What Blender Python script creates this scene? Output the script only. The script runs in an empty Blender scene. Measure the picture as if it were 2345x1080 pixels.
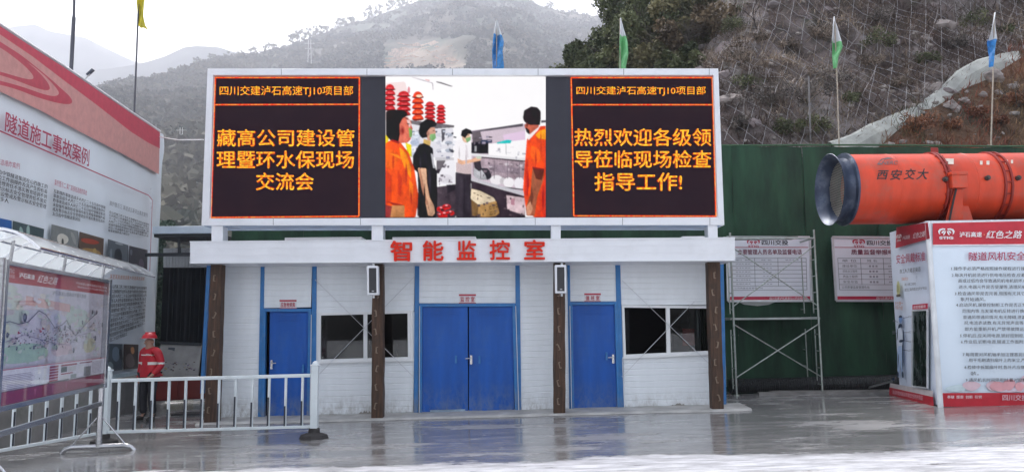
import bpy, bmesh, math, random
import numpy as np
from mathutils import Vector, Matrix, noise as mnoise
from mathutils.geometry import tessellate_polygon

S = bpy.context.scene
COL = S.collection
random.seed(7)
RNG = np.random.default_rng(11)
rad = math.radians

# ---------------------------------------------------------------- camera
F_PX, PITCH, ROLL, EYE = 1750.0, rad(6.48), 0.009, 1.6
cam_data = bpy.data.cameras.new('camera')
cam_data.sensor_width = 36.0
cam_data.lens = 36.0 * F_PX / 2345.0
cam_data.clip_start, cam_data.clip_end = 0.1, 16000
cam = bpy.data.objects.new('camera', cam_data)
COL.objects.link(cam)
CAM_M = Matrix.Translation((0, 0, EYE)) @ Matrix.Rotation(math.pi / 2 + PITCH, 4, 'X') @ Matrix.Rotation(-ROLL, 4, 'Z')
cam.matrix_world = CAM_M
S.camera = cam

# ---------------------------------------------------------------- world, sun, exposure
EXPOSURE = 1.66
SUN_EL, SUN_AZ = 48.0, -25.0          # azimuth measured from +Y towards +X
world = bpy.data.worlds.new('World')
S.world = world
world.use_nodes = True
wn, wl = world.node_tree.nodes, world.node_tree.links
wn.clear()
sky = wn.new('ShaderNodeTexSky')
sky.sky_type = 'NISHITA'
sky.sun_disc = False
sky.sun_elevation = rad(SUN_EL)
sky.sun_rotation = rad(SUN_AZ)
sky.air_density, sky.dust_density, sky.ozone_density = 1.0, 6.0, 1.0
hs = wn.new('ShaderNodeHueSaturation')
hs.inputs['Saturation'].default_value = 0.36
bg = wn.new('ShaderNodeBackground')
bg.inputs['Strength'].default_value = 0.15
wo = wn.new('ShaderNodeOutputWorld')
wl.new(sky.outputs[0], hs.inputs['Color'])
wl.new(hs.outputs[0], bg.inputs['Color'])
wl.new(bg.outputs[0], wo.inputs['Surface'])
sun_data = bpy.data.lights.new('sun', 'SUN')
sun_data.energy = 1.1
sun_data.angle = rad(25)
sun_data.color = (1.0, 0.97, 0.93)
sun = bpy.data.objects.new('sun', sun_data)
COL.objects.link(sun)
_sd = Vector((math.sin(rad(SUN_AZ)) * math.cos(rad(SUN_EL)), math.cos(rad(SUN_AZ)) * math.cos(rad(SUN_EL)), math.sin(rad(SUN_EL))))
sun.rotation_euler = _sd.to_track_quat('Z', 'Y').to_euler()
sun.location = (0, 0, 60)
S.view_settings.view_transform = 'Standard'
S.view_settings.look = 'None'
S.view_settings.exposure = EXPOSURE
S.view_settings.gamma = 1
S.view_settings.use_curve_mapping = False
S.cycles.max_bounces = 8
S.cycles.volume_bounces = 1
S.cycles.transparent_max_bounces = 12
EM = 1.0 / 2 ** EXPOSURE               # emission that shows as the LED's own colour

# ---------------------------------------------------------------- camera-ray helpers
R3 = CAM_M.to_3x3()
EYEV = Vector((0, 0, EYE))
def ray(px, py):
    return R3 @ Vector(((px - 1172.5) / F_PX, (540 - py) / F_PX, -1))
def P(px, py, Y):                       # point of the photograph on the upright plane y = Y
    d = ray(px, py)
    return EYEV + d * (Y / d.y)
def gz(x):                              # the yard slopes up gently to the right
    return 0.017 * max(-14.0, min(14.0, x))
def PG(px, py, h=0.0):
    d = ray(px, py)
    t = (h - EYE) / (d.z - 0.017 * d.x)
    return EYEV + d * t
def PL(px, py, a, n):                   # on the plane through a with normal n
    d = ray(px, py)
    return EYEV + d * ((a - EYEV).dot(n) / d.dot(n))
def G(x, y):
    return Vector((x, y, gz(x)))

# ---------------------------------------------------------------- materials
MATS = {}
def lin(c):
    c = [x / 255.0 for x in c]
    return tuple((x / 12.92 if x <= 0.04045 else ((x + 0.055) / 1.055) ** 2.4) for x in c) + (1.0,)
def newmat(name):
    m = bpy.data.materials.new(name)
    m.use_nodes = True
    MATS[name] = m
    nt = m.node_tree
    return m, nt, nt.nodes['Principled BSDF']
def mat(name, col, rough=0.6, metal=0.0, var=0.12, scale=3.0, bump=0.0, bscale=40.0, stretch=(1, 1, 1), dirt=None, dscale=1.5, damt=0.35, spec=0.5, coat=0.0, grime=0.0, gcol=(0.26, 0.235, 0.20)):
    if name in MATS: return MATS[name]
    m, nt, b = newmat(name)
    N, L = nt.nodes, nt.links
    b.inputs['Roughness'].default_value = rough
    b.inputs['Metallic'].default_value = metal
    b.inputs['Specular IOR Level'].default_value = spec
    b.inputs['Coat Weight'].default_value = coat
    tc = N.new('ShaderNodeTexCoord'); mp = N.new('ShaderNodeMapping')
    mp.inputs['Scale'].default_value = stretch
    L.new(tc.outputs['Object'], mp.inputs['Vector'])
    n1 = N.new('ShaderNodeTexNoise'); n1.inputs['Scale'].default_value = scale; n1.inputs['Detail'].default_value = 6
    L.new(mp.outputs[0], n1.inputs['Vector'])
    mr = N.new('ShaderNodeMapRange')
    mr.inputs['From Min'].default_value = 0.3; mr.inputs['From Max'].default_value = 0.7
    mr.inputs['To Min'].default_value = 1 - var; mr.inputs['To Max'].default_value = 1 + var
    L.new(n1.outputs[0], mr.inputs['Value'])
    mx = N.new('ShaderNodeMix'); mx.data_type = 'RGBA'; mx.blend_type = 'MULTIPLY'
    mx.inputs['Factor'].default_value = 1
    mx.inputs['A'].default_value = tuple(col) + (1,) if len(col) == 3 else col
    L.new(mr.outputs[0], mx.inputs['B'])
    out = mx.outputs['Result']
    if dirt:
        n2 = N.new('ShaderNodeTexNoise'); n2.inputs['Scale'].default_value = dscale; n2.inputs['Detail'].default_value = 8; n2.inputs['Roughness'].default_value = 0.7
        L.new(tc.outputs['Object'], n2.inputs['Vector'])
        r2 = N.new('ShaderNodeMapRange'); r2.inputs['From Min'].default_value = 0.5; r2.inputs['From Max'].default_value = 0.75
        r2.inputs['To Max'].default_value = damt
        L.new(n2.outputs[0], r2.inputs['Value'])
        m2 = N.new('ShaderNodeMix'); m2.data_type = 'RGBA'
        m2.inputs['B'].default_value = tuple(dirt) + (1,)
        L.new(r2.outputs[0], m2.inputs['Factor']); L.new(out, m2.inputs['A'])
        out = m2.outputs['Result']
    if grime:                             # soil splashed up from the yard, thinning out with height
        ge = N.new('ShaderNodeNewGeometry'); sp_ = N.new('ShaderNodeSeparateXYZ'); L.new(ge.outputs['Position'], sp_.inputs[0])
        g1 = N.new('ShaderNodeMapRange'); g1.inputs['From Min'].default_value = grime; g1.inputs['From Max'].default_value = 0.0; g1.inputs['To Max'].default_value = 0.9
        L.new(sp_.outputs['Z'], g1.inputs['Value'])
        n4 = N.new('ShaderNodeTexNoise'); n4.inputs['Scale'].default_value = 5; n4.inputs['Detail'].default_value = 10; n4.inputs['Roughness'].default_value = 0.75
        m4 = N.new('ShaderNodeMapping'); m4.inputs['Scale'].default_value = (1.6, 1, .7); L.new(ge.outputs['Position'], m4.inputs['Vector']); L.new(m4.outputs[0], n4.inputs['Vector'])
        g2 = N.new('ShaderNodeMapRange'); g2.inputs['From Min'].default_value = 0.42; g2.inputs['From Max'].default_value = 0.66
        L.new(n4.outputs[0], g2.inputs['Value'])
        g3 = N.new('ShaderNodeMath'); g3.operation = 'MULTIPLY'; L.new(g1.outputs[0], g3.inputs[0]); L.new(g2.outputs[0], g3.inputs[1])
        m5 = N.new('ShaderNodeMix'); m5.data_type = 'RGBA'; m5.inputs['B'].default_value = tuple(gcol) + (1,)
        L.new(g3.outputs[0], m5.inputs['Factor']); L.new(out, m5.inputs['A']); out = m5.outputs['Result']
    L.new(out, b.inputs['Base Color'])
    rr = N.new('ShaderNodeMapRange'); rr.inputs['To Min'].default_value = max(0.02, rough - 0.1); rr.inputs['To Max'].default_value = min(1, rough + 0.1)
    L.new(n1.outputs[0], rr.inputs['Value']); L.new(rr.outputs[0], b.inputs['Roughness'])
    if bump:
        n3 = N.new('ShaderNodeTexNoise'); n3.inputs['Scale'].default_value = bscale; n3.inputs['Detail'].default_value = 5
        L.new(mp.outputs[0], n3.inputs['Vector'])
        bp = N.new('ShaderNodeBump'); bp.inputs['Strength'].default_value = min(1, bump); bp.inputs['Distance'].default_value = 0.02
        L.new(n3.outputs[0], bp.inputs['Height']); L.new(bp.outputs[0], b.inputs['Normal'])
    return m
def emis(name, rgb, k=1.0, rgb2=None, scale=30.0):
    if name in MATS: return MATS[name]
    m, nt, b = newmat(name)
    N, L = nt.nodes, nt.links
    b.inputs['Base Color'].default_value = (0.006, 0.006, 0.006, 1)
    b.inputs['Roughness'].default_value = 0.9
    b.inputs['Specular IOR Level'].default_value = 0.1
    b.inputs['Emission Strength'].default_value = EM * k
    if rgb2:
        tc = N.new('ShaderNodeTexCoord')
        n = N.new('ShaderNodeTexNoise'); n.inputs['Scale'].default_value = scale
        L.new(tc.outputs['Object'], n.inputs['Vector'])
        r = N.new('ShaderNodeMapRange'); r.inputs['From Min'].default_value = 0.38; r.inputs['From Max'].default_value = 0.62
        L.new(n.outputs[0], r.inputs['Value'])
        mx = N.new('ShaderNodeMix'); mx.data_type = 'RGBA'
        mx.inputs['A'].default_value = lin(rgb); mx.inputs['B'].default_value = lin(rgb2)
        L.new(r.outputs[0], mx.inputs['Factor']); L.new(mx.outputs['Result'], b.inputs['Emission Color'])
    else:
        b.inputs['Emission Color'].default_value = lin(rgb)
    return m
def attrmat(name, emit=False, rough=0.55, spec=0.4):    # flat print whose inks come from a colour attribute
    if name in MATS: return MATS[name]
    m, nt, b = newmat(name)
    N, L = nt.nodes, nt.links
    at = N.new('ShaderNodeAttribute'); at.attribute_name = 'ink'
    tc = N.new('ShaderNodeTexCoord')
    n = N.new('ShaderNodeTexNoise'); n.inputs['Scale'].default_value = 9 if not emit else 14; n.inputs['Detail'].default_value = 6
    L.new(tc.outputs['Object'], n.inputs['Vector'])
    r = N.new('ShaderNodeMapRange'); r.inputs['From Min'].default_value = 0.3; r.inputs['From Max'].default_value = 0.7
    r.inputs['To Min'].default_value = 1.0 if emit else 0.9; r.inputs['To Max'].default_value = 1.0 if emit else 1.07
    L.new(n.outputs[0], r.inputs['Value'])
    mx = N.new('ShaderNodeMix'); mx.data_type = 'RGBA'; mx.blend_type = 'MULTIPLY'; mx.inputs['Factor'].default_value = 1
    L.new(at.outputs['Color'], mx.inputs['A']); L.new(r.outputs[0], mx.inputs['B'])
    b.inputs['Roughness'].default_value = rough
    b.inputs['Specular IOR Level'].default_value = spec
    if emit:
        b.inputs['Base Color'].default_value = (0.006, 0.006, 0.006, 1)
        b.inputs['Specular IOR Level'].default_value = 0.1
        L.new(mx.outputs['Result'], b.inputs['Emission Color'])
        b.inputs['Emission Strength'].default_value = EM
    else:
        L.new(mx.outputs['Result'], b.inputs['Base Color'])
    return m
def glassmat(name, tint=(0.75, 0.8, 0.8), base=0.05, rough=0.02, k=0.6):
    if name in MATS: return MATS[name]
    m, nt, b = newmat(name)
    N, L = nt.nodes, nt.links
    N.remove(b)
    tr = N.new('ShaderNodeBsdfTransparent'); tr.inputs[0].default_value = tuple(tint) + (1,)
    gl = N.new('ShaderNodeBsdfGlossy'); gl.inputs['Roughness'].default_value = rough; gl.inputs['Color'].default_value = (0.9, 0.9, 0.9, 1)
    fr = N.new('ShaderNodeLayerWeight'); fr.inputs['Blend'].default_value = 0.3
    ad = N.new('ShaderNodeMath'); ad.operation = 'MULTIPLY_ADD'; ad.inputs[1].default_value = k; ad.inputs[2].default_value = base
    L.new(fr.outputs['Fresnel'], ad.inputs[0])
    mx = N.new('ShaderNodeMixShader')
    L.new(ad.outputs[0], mx.inputs[0]); L.new(tr.outputs[0], mx.inputs[1]); L.new(gl.outputs[0], mx.inputs[2])
    L.new(mx.outputs[0], N['Material Output'].inputs['Surface'])
    return m

# ---------------------------------------------------------------- objects
def tag(o, label=None, cat=None, group=None, kind=None):
    if label: o['label'] = label
    if cat: o['category'] = cat
    if group: o['group'] = group
    if kind: o['kind'] = kind
    return o
WORIG = {}
def thing(name, loc, label, cat, group=None):
    o = bpy.data.objects.new(name, None)
    o.empty_display_size = 0.2
    COL.objects.link(o)
    o.location = loc
    WORIG[o] = Vector(loc)
    return tag(o, label, cat, group)
def link_mesh(name, me, mats, parent, origin):
    o = bpy.data.objects.new(name, me)
    COL.objects.link(o)
    for m in (mats if isinstance(mats, (list, tuple)) else [mats]):
        me.materials.append(m)
    if parent is not None:
        o.parent = parent
        o.location = origin - WORIG[parent]
    else:
        o.location = origin
    WORIG[o] = origin
    return o
def inst(src, name, parent, origin):     # another object on the same mesh
    o = bpy.data.objects.new(name, src.data)
    COL.objects.link(o)
    if parent is not None:
        o.parent = parent
        o.location = origin - WORIG[parent]
    else:
        o.location = origin
    WORIG[o] = origin
    return o
class MB:
    def __init__(s):
        s.v, s.f, s.mi, s.c, s.cur = [], [], [], [], 0
    def add(s, vs, fs, ink=None):
        k = len(s.v)
        s.v += [Vector(v) for v in vs]
        for f in fs:
            s.f.append([i + k for i in f]); s.mi.append(s.cur)
        s.c += [ink or (0.5, 0.5, 0.5, 1)] * len(vs)
        return s
    def hexa(s, a, b):                    # a, b: two matching quads
        s.add(list(a) + list(b), [(0, 1, 2, 3), (7, 6, 5, 4), (0, 4, 5, 1), (1, 5, 6, 2), (2, 6, 7, 3), (3, 7, 4, 0)])
        return s
    def box(s, x0, x1, y0, y1, z0, z1):
        return s.hexa([(x0, y0, z0), (x1, y0, z0), (x1, y0, z1), (x0, y0, z1)], [(x0, y1, z0), (x1, y1, z0), (x1, y1, z1), (x0, y1, z1)])
    def slab(s, quad, off):               # a quad pushed along a vector
        q = [Vector(p) for p in quad]
        return s.hexa(q, [p + Vector(off) for p in q])
    def bar(s, p, q, w, h=None, up=(0, 0, 1)):
        p, q = Vector(p), Vector(q); h = h or w
        d = (q - p).normalized(); u = Vector(up)
        if abs(d.dot(u)) > 0.98: u = Vector((0, 1, 0))
        r = d.cross(u).normalized() * w / 2; t = r.cross(d).normalized() * h / 2
        return s.hexa([p - r - t, p + r - t, p + r + t, p - r + t], [q - r - t, q + r - t, q + r + t, q - r + t])
    def tube(s, pts, r, n=10, cap=True):
        pts = [Vector(p) for p in pts]
        rs = r if isinstance(r, (list, tuple)) else [r] * len(pts)
        k = len(s.v); prev = None
        for i, p in enumerate(pts):
            d = (pts[min(i + 1, len(pts) - 1)] - pts[max(i - 1, 0)]).normalized()
            if prev is None:
                u = Vector((0, 0, 1)) if abs(d.z) < 0.9 else Vector((0, 1, 0))
                a = d.cross(u).normalized()
            else:
                a = (prev - d * prev.dot(d)).normalized()
            prev = a; b = d.cross(a)
            for j in range(n):
                t = 2 * math.pi * j / n
                s.v.append(p + (a * math.cos(t) + b * math.sin(t)) * rs[i]); s.c.append((0.5, 0.5, 0.5, 1))
        for i in range(len(pts) - 1):
            for j in range(n):
                j2 = (j + 1) % n
                s.f.append([k + i * n + j, k + i * n + j2, k + (i + 1) * n + j2, k + (i + 1) * n + j]); s.mi.append(s.cur)
        if cap:
            s.f.append([k + j for j in range(n)][::-1]); s.mi.append(s.cur)
            s.f.append([k + (len(pts) - 1) * n + j for j in range(n)]); s.mi.append(s.cur)
        return s
    def poly(s, pts, ink=None, holes=()):  # flat filled outline
        loops = [[Vector(p) for p in pts]] + [[Vector(p) for p in h] for h in holes]
        tris = tessellate_polygon(loops)
        flat = [p for l in loops for p in l]
        return s.add(flat, tris, ink)
    def build(s, name, mats, parent=None, origin=None, smooth=False, bevel=0.0, seg=2, fixn=True):
        if origin is None:
            if parent is not None: origin = sum(s.v, Vector()) / len(s.v)
            else:
                xs = [v.x for v in s.v]; ys = [v.y for v in s.v]; zs = [v.z for v in s.v]
                origin = Vector(((min(xs) + max(xs)) / 2, (min(ys) + max(ys)) / 2, min(zs)))
        origin = Vector(origin)
        me = bpy.data.meshes.new(name)
        me.from_pydata([tuple(v - origin) for v in s.v], [], s.f)
        me.polygons.foreach_set('material_index', s.mi)
        if any(c != (0.5, 0.5, 0.5, 1) for c in s.c):
            at = me.color_attributes.new('ink', 'FLOAT_COLOR', 'POINT')
            at.data.foreach_set('color', [x for c in s.c for x in c])
        if fixn:
            bm = bmesh.new(); bm.from_mesh(me)
            bmesh.ops.recalc_face_normals(bm, faces=bm.faces)
            bm.to_mesh(me); bm.free()
        if smooth:
            me.polygons.foreach_set('use_smooth', [True] * len(me.polygons))
            me.update()
            try: me.set_sharp_from_angle(angle=rad(40))
            except Exception: pass
        o = link_mesh(name, me, mats, parent, origin)
        if bevel:
            md = o.modifiers.new('bevel', 'BEVEL'); md.width = bevel; md.segments = seg; md.limit_method = 'ANGLE'; md.angle_limit = rad(40)
        return o
def np_obj(name, V, Fc, mats, parent=None, origin=(0, 0, 0), ink=None, smooth=False):
    origin = Vector(origin)
    V = np.asarray(V, dtype=np.float32) - np.array(origin, dtype=np.float32)
    Fc = np.asarray(Fc, dtype=np.int32)
    me = bpy.data.meshes.new(name)
    me.vertices.add(len(V)); me.vertices.foreach_set('co', V.ravel())
    n, k = Fc.shape
    me.loops.add(n * k); me.loops.foreach_set('vertex_index', Fc.ravel())
    me.polygons.add(n); me.polygons.foreach_set('loop_start', np.arange(0, n * k, k, dtype=np.int32))
    me.polygons.foreach_set('loop_total', np.full(n, k, dtype=np.int32))
    me.update(calc_edges=True)
    if smooth: me.polygons.foreach_set('use_smooth', np.ones(n, dtype=bool))
    if ink is not None:
        at = me.color_attributes.new('ink', 'FLOAT_COLOR', 'POINT')
        ink = np.asarray(ink, dtype=np.float32)
        if ink.shape[1] == 3: ink = np.hstack([ink, np.ones((len(ink), 1), dtype=np.float32)])
        at.data.foreach_set('color', ink.ravel())
    return link_mesh(name, me, mats, parent, origin)
# ---- lettering: the built-in font, laid into a quad (top left, top right, bottom right, bottom left)
def textmesh(body, bold=0.0, res=2, lines=1.0, extrude=0.0, space=1.0):
    c = bpy.data.curves.new('lettering', 'FONT')
    c.body = body; c.size = 1; c.resolution_u = res; c.space_line = lines; c.extrude = extrude; c.space_character = space
    o = bpy.data.objects.new('lettering', c)
    COL.objects.link(o)
    bpy.context.view_layer.update()
    me = bpy.data.meshes.new_from_object(o)
    vs = np.array([v.co[:] for v in me.vertices]); fs = [list(p.vertices) for p in me.polygons]
    bpy.data.objects.remove(o); bpy.data.curves.remove(c); bpy.data.meshes.remove(me)
    if bold:                              # heavier strokes: the same outlines a hair apart
        V0, F0, n0 = vs, fs, len(vs); vs, fs = [], []
        sh = [(-bold, 0), (bold, 0)] if res == 1 and bold < .02 else [(-bold, 0), (bold, 0), (0, -bold), (0, bold)]
        for k, (dx, dy) in enumerate(sh):
            vs.append(V0 + np.array([dx, dy, 0.0])); fs += [[i + k * n0 for i in f] for f in F0]
        vs = np.concatenate(vs)
    return vs, fs
def text(body, quad, m, parent, name='lettering', push=0.004, n=None, bold=0.0, res=2, lines=1.0, depth=0.0, space=1.0, shear=0.0, stuff=False, into=None, ink=None):
    vs, fs = textmesh(body, bold, res, lines, 0.5 if depth else 0, space)
    q = [Vector(p) for p in quad]
    if n is None:
        n = (q[1] - q[0]).cross(q[3] - q[0]).normalized()
        if n.dot(EYEV - q[0]) < 0: n = -n
    lo, hi = vs.min(0), vs.max(0)
    W, H = hi[0] - lo[0] or 1, hi[1] - lo[1] or 1
    b = into or MB(); pts = []
    for v in vs:
        u = (v[0] - lo[0]) / W; t = (hi[1] - v[1]) / H
        u += shear * (0.5 - t)
        p = (q[0] * (1 - u) + q[1] * u) * (1 - t) + (q[3] * (1 - u) + q[2] * u) * t
        pts.append(p + n * ((push + (v[2] + 0.5) * depth if depth else push) + (len(pts) * 4 // len(vs)) * 0.0004 * bool(bold)))
    b.add(pts, fs, ink)
    if into: return b
    o = b.build(name, m, parent, fixn=bool(depth))
    if stuff: o['kind'] = 'stuff'
    return o
# ---- value noise on arrays
def _hash(ix, iy, s):
    h = (ix * 374761393 + iy * 668265263 + s * 974634777) & 0xffffffff
    h = ((h ^ (h >> 13)) * 1274126177) & 0xffffffff
    return ((h ^ (h >> 16)) & 0xffff) / 65535.0
def vnoise(x, y, s=0):
    x = np.asarray(x, dtype=np.float64); y = np.asarray(y, dtype=np.float64)
    ix = np.floor(x).astype(np.int64); iy = np.floor(y).astype(np.int64)
    fx, fy = x - ix, y - iy
    fx = fx * fx * (3 - 2 * fx); fy = fy * fy * (3 - 2 * fy)
    a, b = _hash(ix, iy, s), _hash(ix + 1, iy, s); c, d = _hash(ix, iy + 1, s), _hash(ix + 1, iy + 1, s)
    return (a * (1 - fx) + b * fx) * (1 - fy) + (c * (1 - fx) + d * fx) * fy
def fbm(x, y, s=0, o=5):
    r, a, t = 0.0, 0.5, 0.0
    x = np.asarray(x, dtype=np.float64); y = np.asarray(y, dtype=np.float64)
    for i in range(o):
        r = r + a * (vnoise(x, y, s + i * 17) - 0.5); t += a
        x, y, a = x * 2.03 + 3.1, y * 2.03 + 1.7, a * 0.5
    return r / t
def leaves(C, size, aspect=0.6, flat=0.0, rng=RNG):     # one random quad per centre
    n = len(C)
    d = rng.normal(size=(n, 3)); d[:, 2] *= (1 - flat); d /= np.linalg.norm(d, axis=1)[:, None] + 1e-9
    e = rng.normal(size=(n, 3)); e -= d * (e * d).sum(1)[:, None]; e /= np.linalg.norm(e, axis=1)[:, None] + 1e-9
    s = np.asarray(size) * rng.uniform(0.6, 1.3, n)
    a = d * s[:, None] * 0.5; b = e * (s * aspect)[:, None] * 0.5
    V = np.stack([C - a, C + b, C + a, C - b], 1).reshape(-1, 3)
    return V, np.arange(n * 4).reshape(-1, 4)
def inkmat(name, rough=0.8, var=0.3, scale=0.8, transl=0.0):   # natural surfaces coloured by an attribute, with grain on top
    if name in MATS: return MATS[name]
    m, nt, b = newmat(name)
    N, L = nt.nodes, nt.links
    at = N.new('ShaderNodeAttribute'); at.attribute_name = 'ink'
    tc = N.new('ShaderNodeTexCoord'); n = N.new('ShaderNodeTexNoise'); n.inputs['Scale'].default_value = scale; n.inputs['Detail'].default_value = 8; n.inputs['Roughness'].default_value = 0.65
    L.new(tc.outputs['Object'], n.inputs['Vector'])
    r = N.new('ShaderNodeMapRange'); r.inputs['From Min'].default_value = 0.3; r.inputs['From Max'].default_value = 0.7
    r.inputs['To Min'].default_value = 1 - var; r.inputs['To Max'].default_value = 1 + var
    L.new(n.outputs[0], r.inputs['Value'])
    mx = N.new('ShaderNodeMix'); mx.data_type = 'RGBA'; mx.blend_type = 'MULTIPLY'; mx.inputs['Factor'].default_value = 1
    L.new(at.outputs['Color'], mx.inputs['A']); L.new(r.outputs[0], mx.inputs['B'])
    L.new(mx.outputs['Result'], b.inputs['Base Color'])
    b.inputs['Roughness'].default_value = rough; b.inputs['Specular IOR Level'].default_value = 0.25
    return m
# ================================================================ SETTING
# ---- ground
def ground_material():
    m, nt, b = newmat('wet_concrete')
    N, L = nt.nodes, nt.links
    geo = N.new('ShaderNodeNewGeometry')
    def nz(scale, st=(1, 1, 1), det=6, ro=0.55):
        mp = N.new('ShaderNodeMapping'); mp.inputs['Scale'].default_value = st
        L.new(geo.outputs['Position'], mp.inputs['Vector'])
        n = N.new('ShaderNodeTexNoise'); n.inputs['Scale'].default_value = scale; n.inputs['Detail'].default_value = det; n.inputs['Roughness'].default_value = ro
        L.new(mp.outputs[0], n.inputs['Vector']); return n.outputs[0]
    def rng(v, a, b_, c, d):
        r = N.new('ShaderNodeMapRange'); r.inputs[1].default_value = a; r.inputs[2].default_value = b_; r.inputs[3].default_value = c; r.inputs[4].default_value = d
        L.new(v, r.inputs[0]); return r.outputs[0]
    def math_(op, a, b_, c=None):
        x = N.new('ShaderNodeMath'); x.operation = op
        for i, v in enumerate((a, b_, c)):
            if v is None: continue
            if isinstance(v, (int, float)): x.inputs[i].default_value = v
            else: L.new(v, x.inputs[i])
        return x.outputs[0]
    def mixc(f, a, c):
        x = N.new('ShaderNodeMix'); x.data_type = 'RGBA'
        L.new(f, x.inputs['Factor'])
        for k, v in (('A', a), ('B', c)):
            if isinstance(v, tuple): x.inputs[k].default_value = v
            else: L.new(v, x.inputs[k])
        return x.outputs['Result']
    big = nz(0.35, (1, 2.2, 1)); mid = nz(1.6, (0.5, 2.4, 1)); fine = nz(9, (0.5, 2, 1), 8, 0.7); grain = nz(140, (1, 1, 1), 3)
    base = mixc(rng(mid, 0.3, 0.7, 0, 1), (0.17, 0.167, 0.165, 1), (0.36, 0.355, 0.35, 1))
    base = mixc(rng(fine, 0.42, 0.7, 0, 0.7), base, (0.12, 0.115, 0.11, 1))
    dry = rng(nz(0.8, (0.6, 1.6, 1), 7, 0.65), 0.52, 0.62, 0, 1)
    base = mixc(math_('MULTIPLY', dry, 0.55), base, (0.42, 0.41, 0.40, 1))
    # white sky reflection painted into the colour towards the camera, with a ragged edge
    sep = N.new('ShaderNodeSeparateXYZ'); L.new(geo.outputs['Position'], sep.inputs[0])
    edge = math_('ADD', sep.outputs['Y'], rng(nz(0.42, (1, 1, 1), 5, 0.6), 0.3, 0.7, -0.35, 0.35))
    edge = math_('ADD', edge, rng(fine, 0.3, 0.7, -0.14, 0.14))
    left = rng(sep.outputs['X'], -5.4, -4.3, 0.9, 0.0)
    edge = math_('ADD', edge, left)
    sky_glare = rng(edge, 9.25, 9.05, 0.0, 1.0)
    sky_glare = math_('MULTIPLY', sky_glare, rng(nz(2.2, (0.6, 2.6, 1), 7, 0.7), 0.35, 0.43, 0.25, 1.0))
    # thin streaks of the same painted white in the wet part
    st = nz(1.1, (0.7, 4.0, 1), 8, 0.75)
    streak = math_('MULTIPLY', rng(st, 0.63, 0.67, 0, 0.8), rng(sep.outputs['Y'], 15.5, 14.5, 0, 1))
    white = math_('MAXIMUM', sky_glare, streak)
    whitec = mixc(rng(nz(3.5, (0.5, 2.5, 1), 8, 0.75), 0.38, 0.6, 0, 1), (0.33, 0.33, 0.345, 1), (0.74, 0.74, 0.76, 1))
    col = mixc(white, base, whitec)
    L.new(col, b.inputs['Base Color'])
    wet = rng(big, 0.4, 0.62, 0.05, 0.16)
    wet = math_('ADD', wet, rng(fine, 0.45, 0.8, 0.0, 0.16))
    wet = math_('ADD', wet, math_('MULTIPLY', dry, 0.22))
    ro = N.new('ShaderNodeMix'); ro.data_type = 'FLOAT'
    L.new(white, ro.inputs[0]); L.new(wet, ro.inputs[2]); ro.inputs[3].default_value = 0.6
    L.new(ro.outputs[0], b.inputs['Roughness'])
    b.inputs['Specular IOR Level'].default_value = 0.5
    b.inputs['IOR'].default_value = 1.65
    h = math_('MULTIPLY_ADD', mid, 0.6, math_('MULTIPLY', fine, 0.25))
    h = math_('ADD', h, math_('MULTIPLY', math_('MULTIPLY', grain, 0.10), rng(big, 0.35, 0.6, 0.0, 1.0)))
    bp = N.new('ShaderNodeBump'); bp.inputs['Strength'].default_value = 0.45; bp.inputs['Distance'].default_value = 0.008
    L.new(h, bp.inputs['Height']); L.new(bp.outputs[0], b.inputs['Normal'])
    return m
xs = [-420, -14, 14, 420]
gb = MB()
for i in range(3):
    for (y0, y1) in ((-60, 420),):
        a, c = xs[i], xs[i + 1]
        gb.add([(a, y0, gz(a)), (c, y0, gz(c)), (c, y1, gz(c)), (a, y1, gz(a))], [(0, 1, 2, 3)])
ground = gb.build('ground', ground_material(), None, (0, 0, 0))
tag(ground, 'wet grey concrete yard with a sky reflection painted white along its near edge', kind='structure')

# ---- the cut slope behind the green hoarding
def smin(a, b, k=2.0):
    h = np.clip(0.5 + 0.5 * (b - a) / k, 0, 1)
    return b * (1 - h) + a * h - k * h * (1 - h)
KL = None; NOISE = False
def slope_z(X, Y):
    X = np.asarray(X, float); Y = np.asarray(Y, float)
    s = 4.9 + (Y - 20.6) * 1.02
    r = 8.0 + (X - 2.7) * 0.75 + np.clip(X - 7, 0, None) * 0.9 + (Y - 30) * 0.12
    z = smin(s, r, 2.5)
    amp = np.clip((z - 4) / 5, 0.15, 1) * (0 if KL is None else 1)
    k = 1.0 if KL is None else np.clip((np.abs(Y - np.interp(X, KL[0], KL[1])) - 0.3) / 3.0, 0.04, 1) * (X > KL[0][0] - 1) + 1.0 * (X <= KL[0][0] - 1)
    return z + k * amp * (fbm(X * 0.22, Y * 0.22, 3) * 3.4 + fbm(X * 1.3, Y * 1.3, 9) * 0.75 + np.abs(fbm(X * 0.7, Y * 0.7, 19)) * 1.2)
def slope_hit(px, py):
    d = ray(px, py); d = d / d.y
    Ys = np.arange(20.7, 75, 0.1)
    z = slope_z(d.x * Ys, Ys)
    k = np.nonzero(z > EYE + d.z * Ys)[0]
    if len(k) == 0: return None
    Y = Ys[k[0]]
    return Vector((d.x * Y, Y, float(slope_z(d.x * Y, Y))))
KERB_PX = [(1950, 345), (1990, 318), (2040, 283), (2099, 243), (2135, 222), (2165, 199), (2193, 184), (2240, 166), (2294, 137), (2345, 108), (2420, 70)]
KERB = [slope_hit(*p) for p in KERB_PX]
KERB = [k for k in KERB if k is not None]
KL = (np.array([k.x for k in KERB]), np.array([k.y for k in KERB]))
KERB = [Vector((k.x, k.y, float(slope_z(k.x, k.y)))) for k in KERB]
kx = np.array([k.x for k in KERB]); ky = np.array([k.y for k in KERB])
def below_kerb(X, Y):                    # True on the russet bank in front of the drain
    return (X > kx[0]) & (Y < np.interp(X, kx, ky))
nx, ny = 300, 210
gx = np.linspace(-16, 48, nx); gy = np.linspace(20.5, 66, ny)
GX, GY = np.meshgrid(gx, gy)
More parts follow.
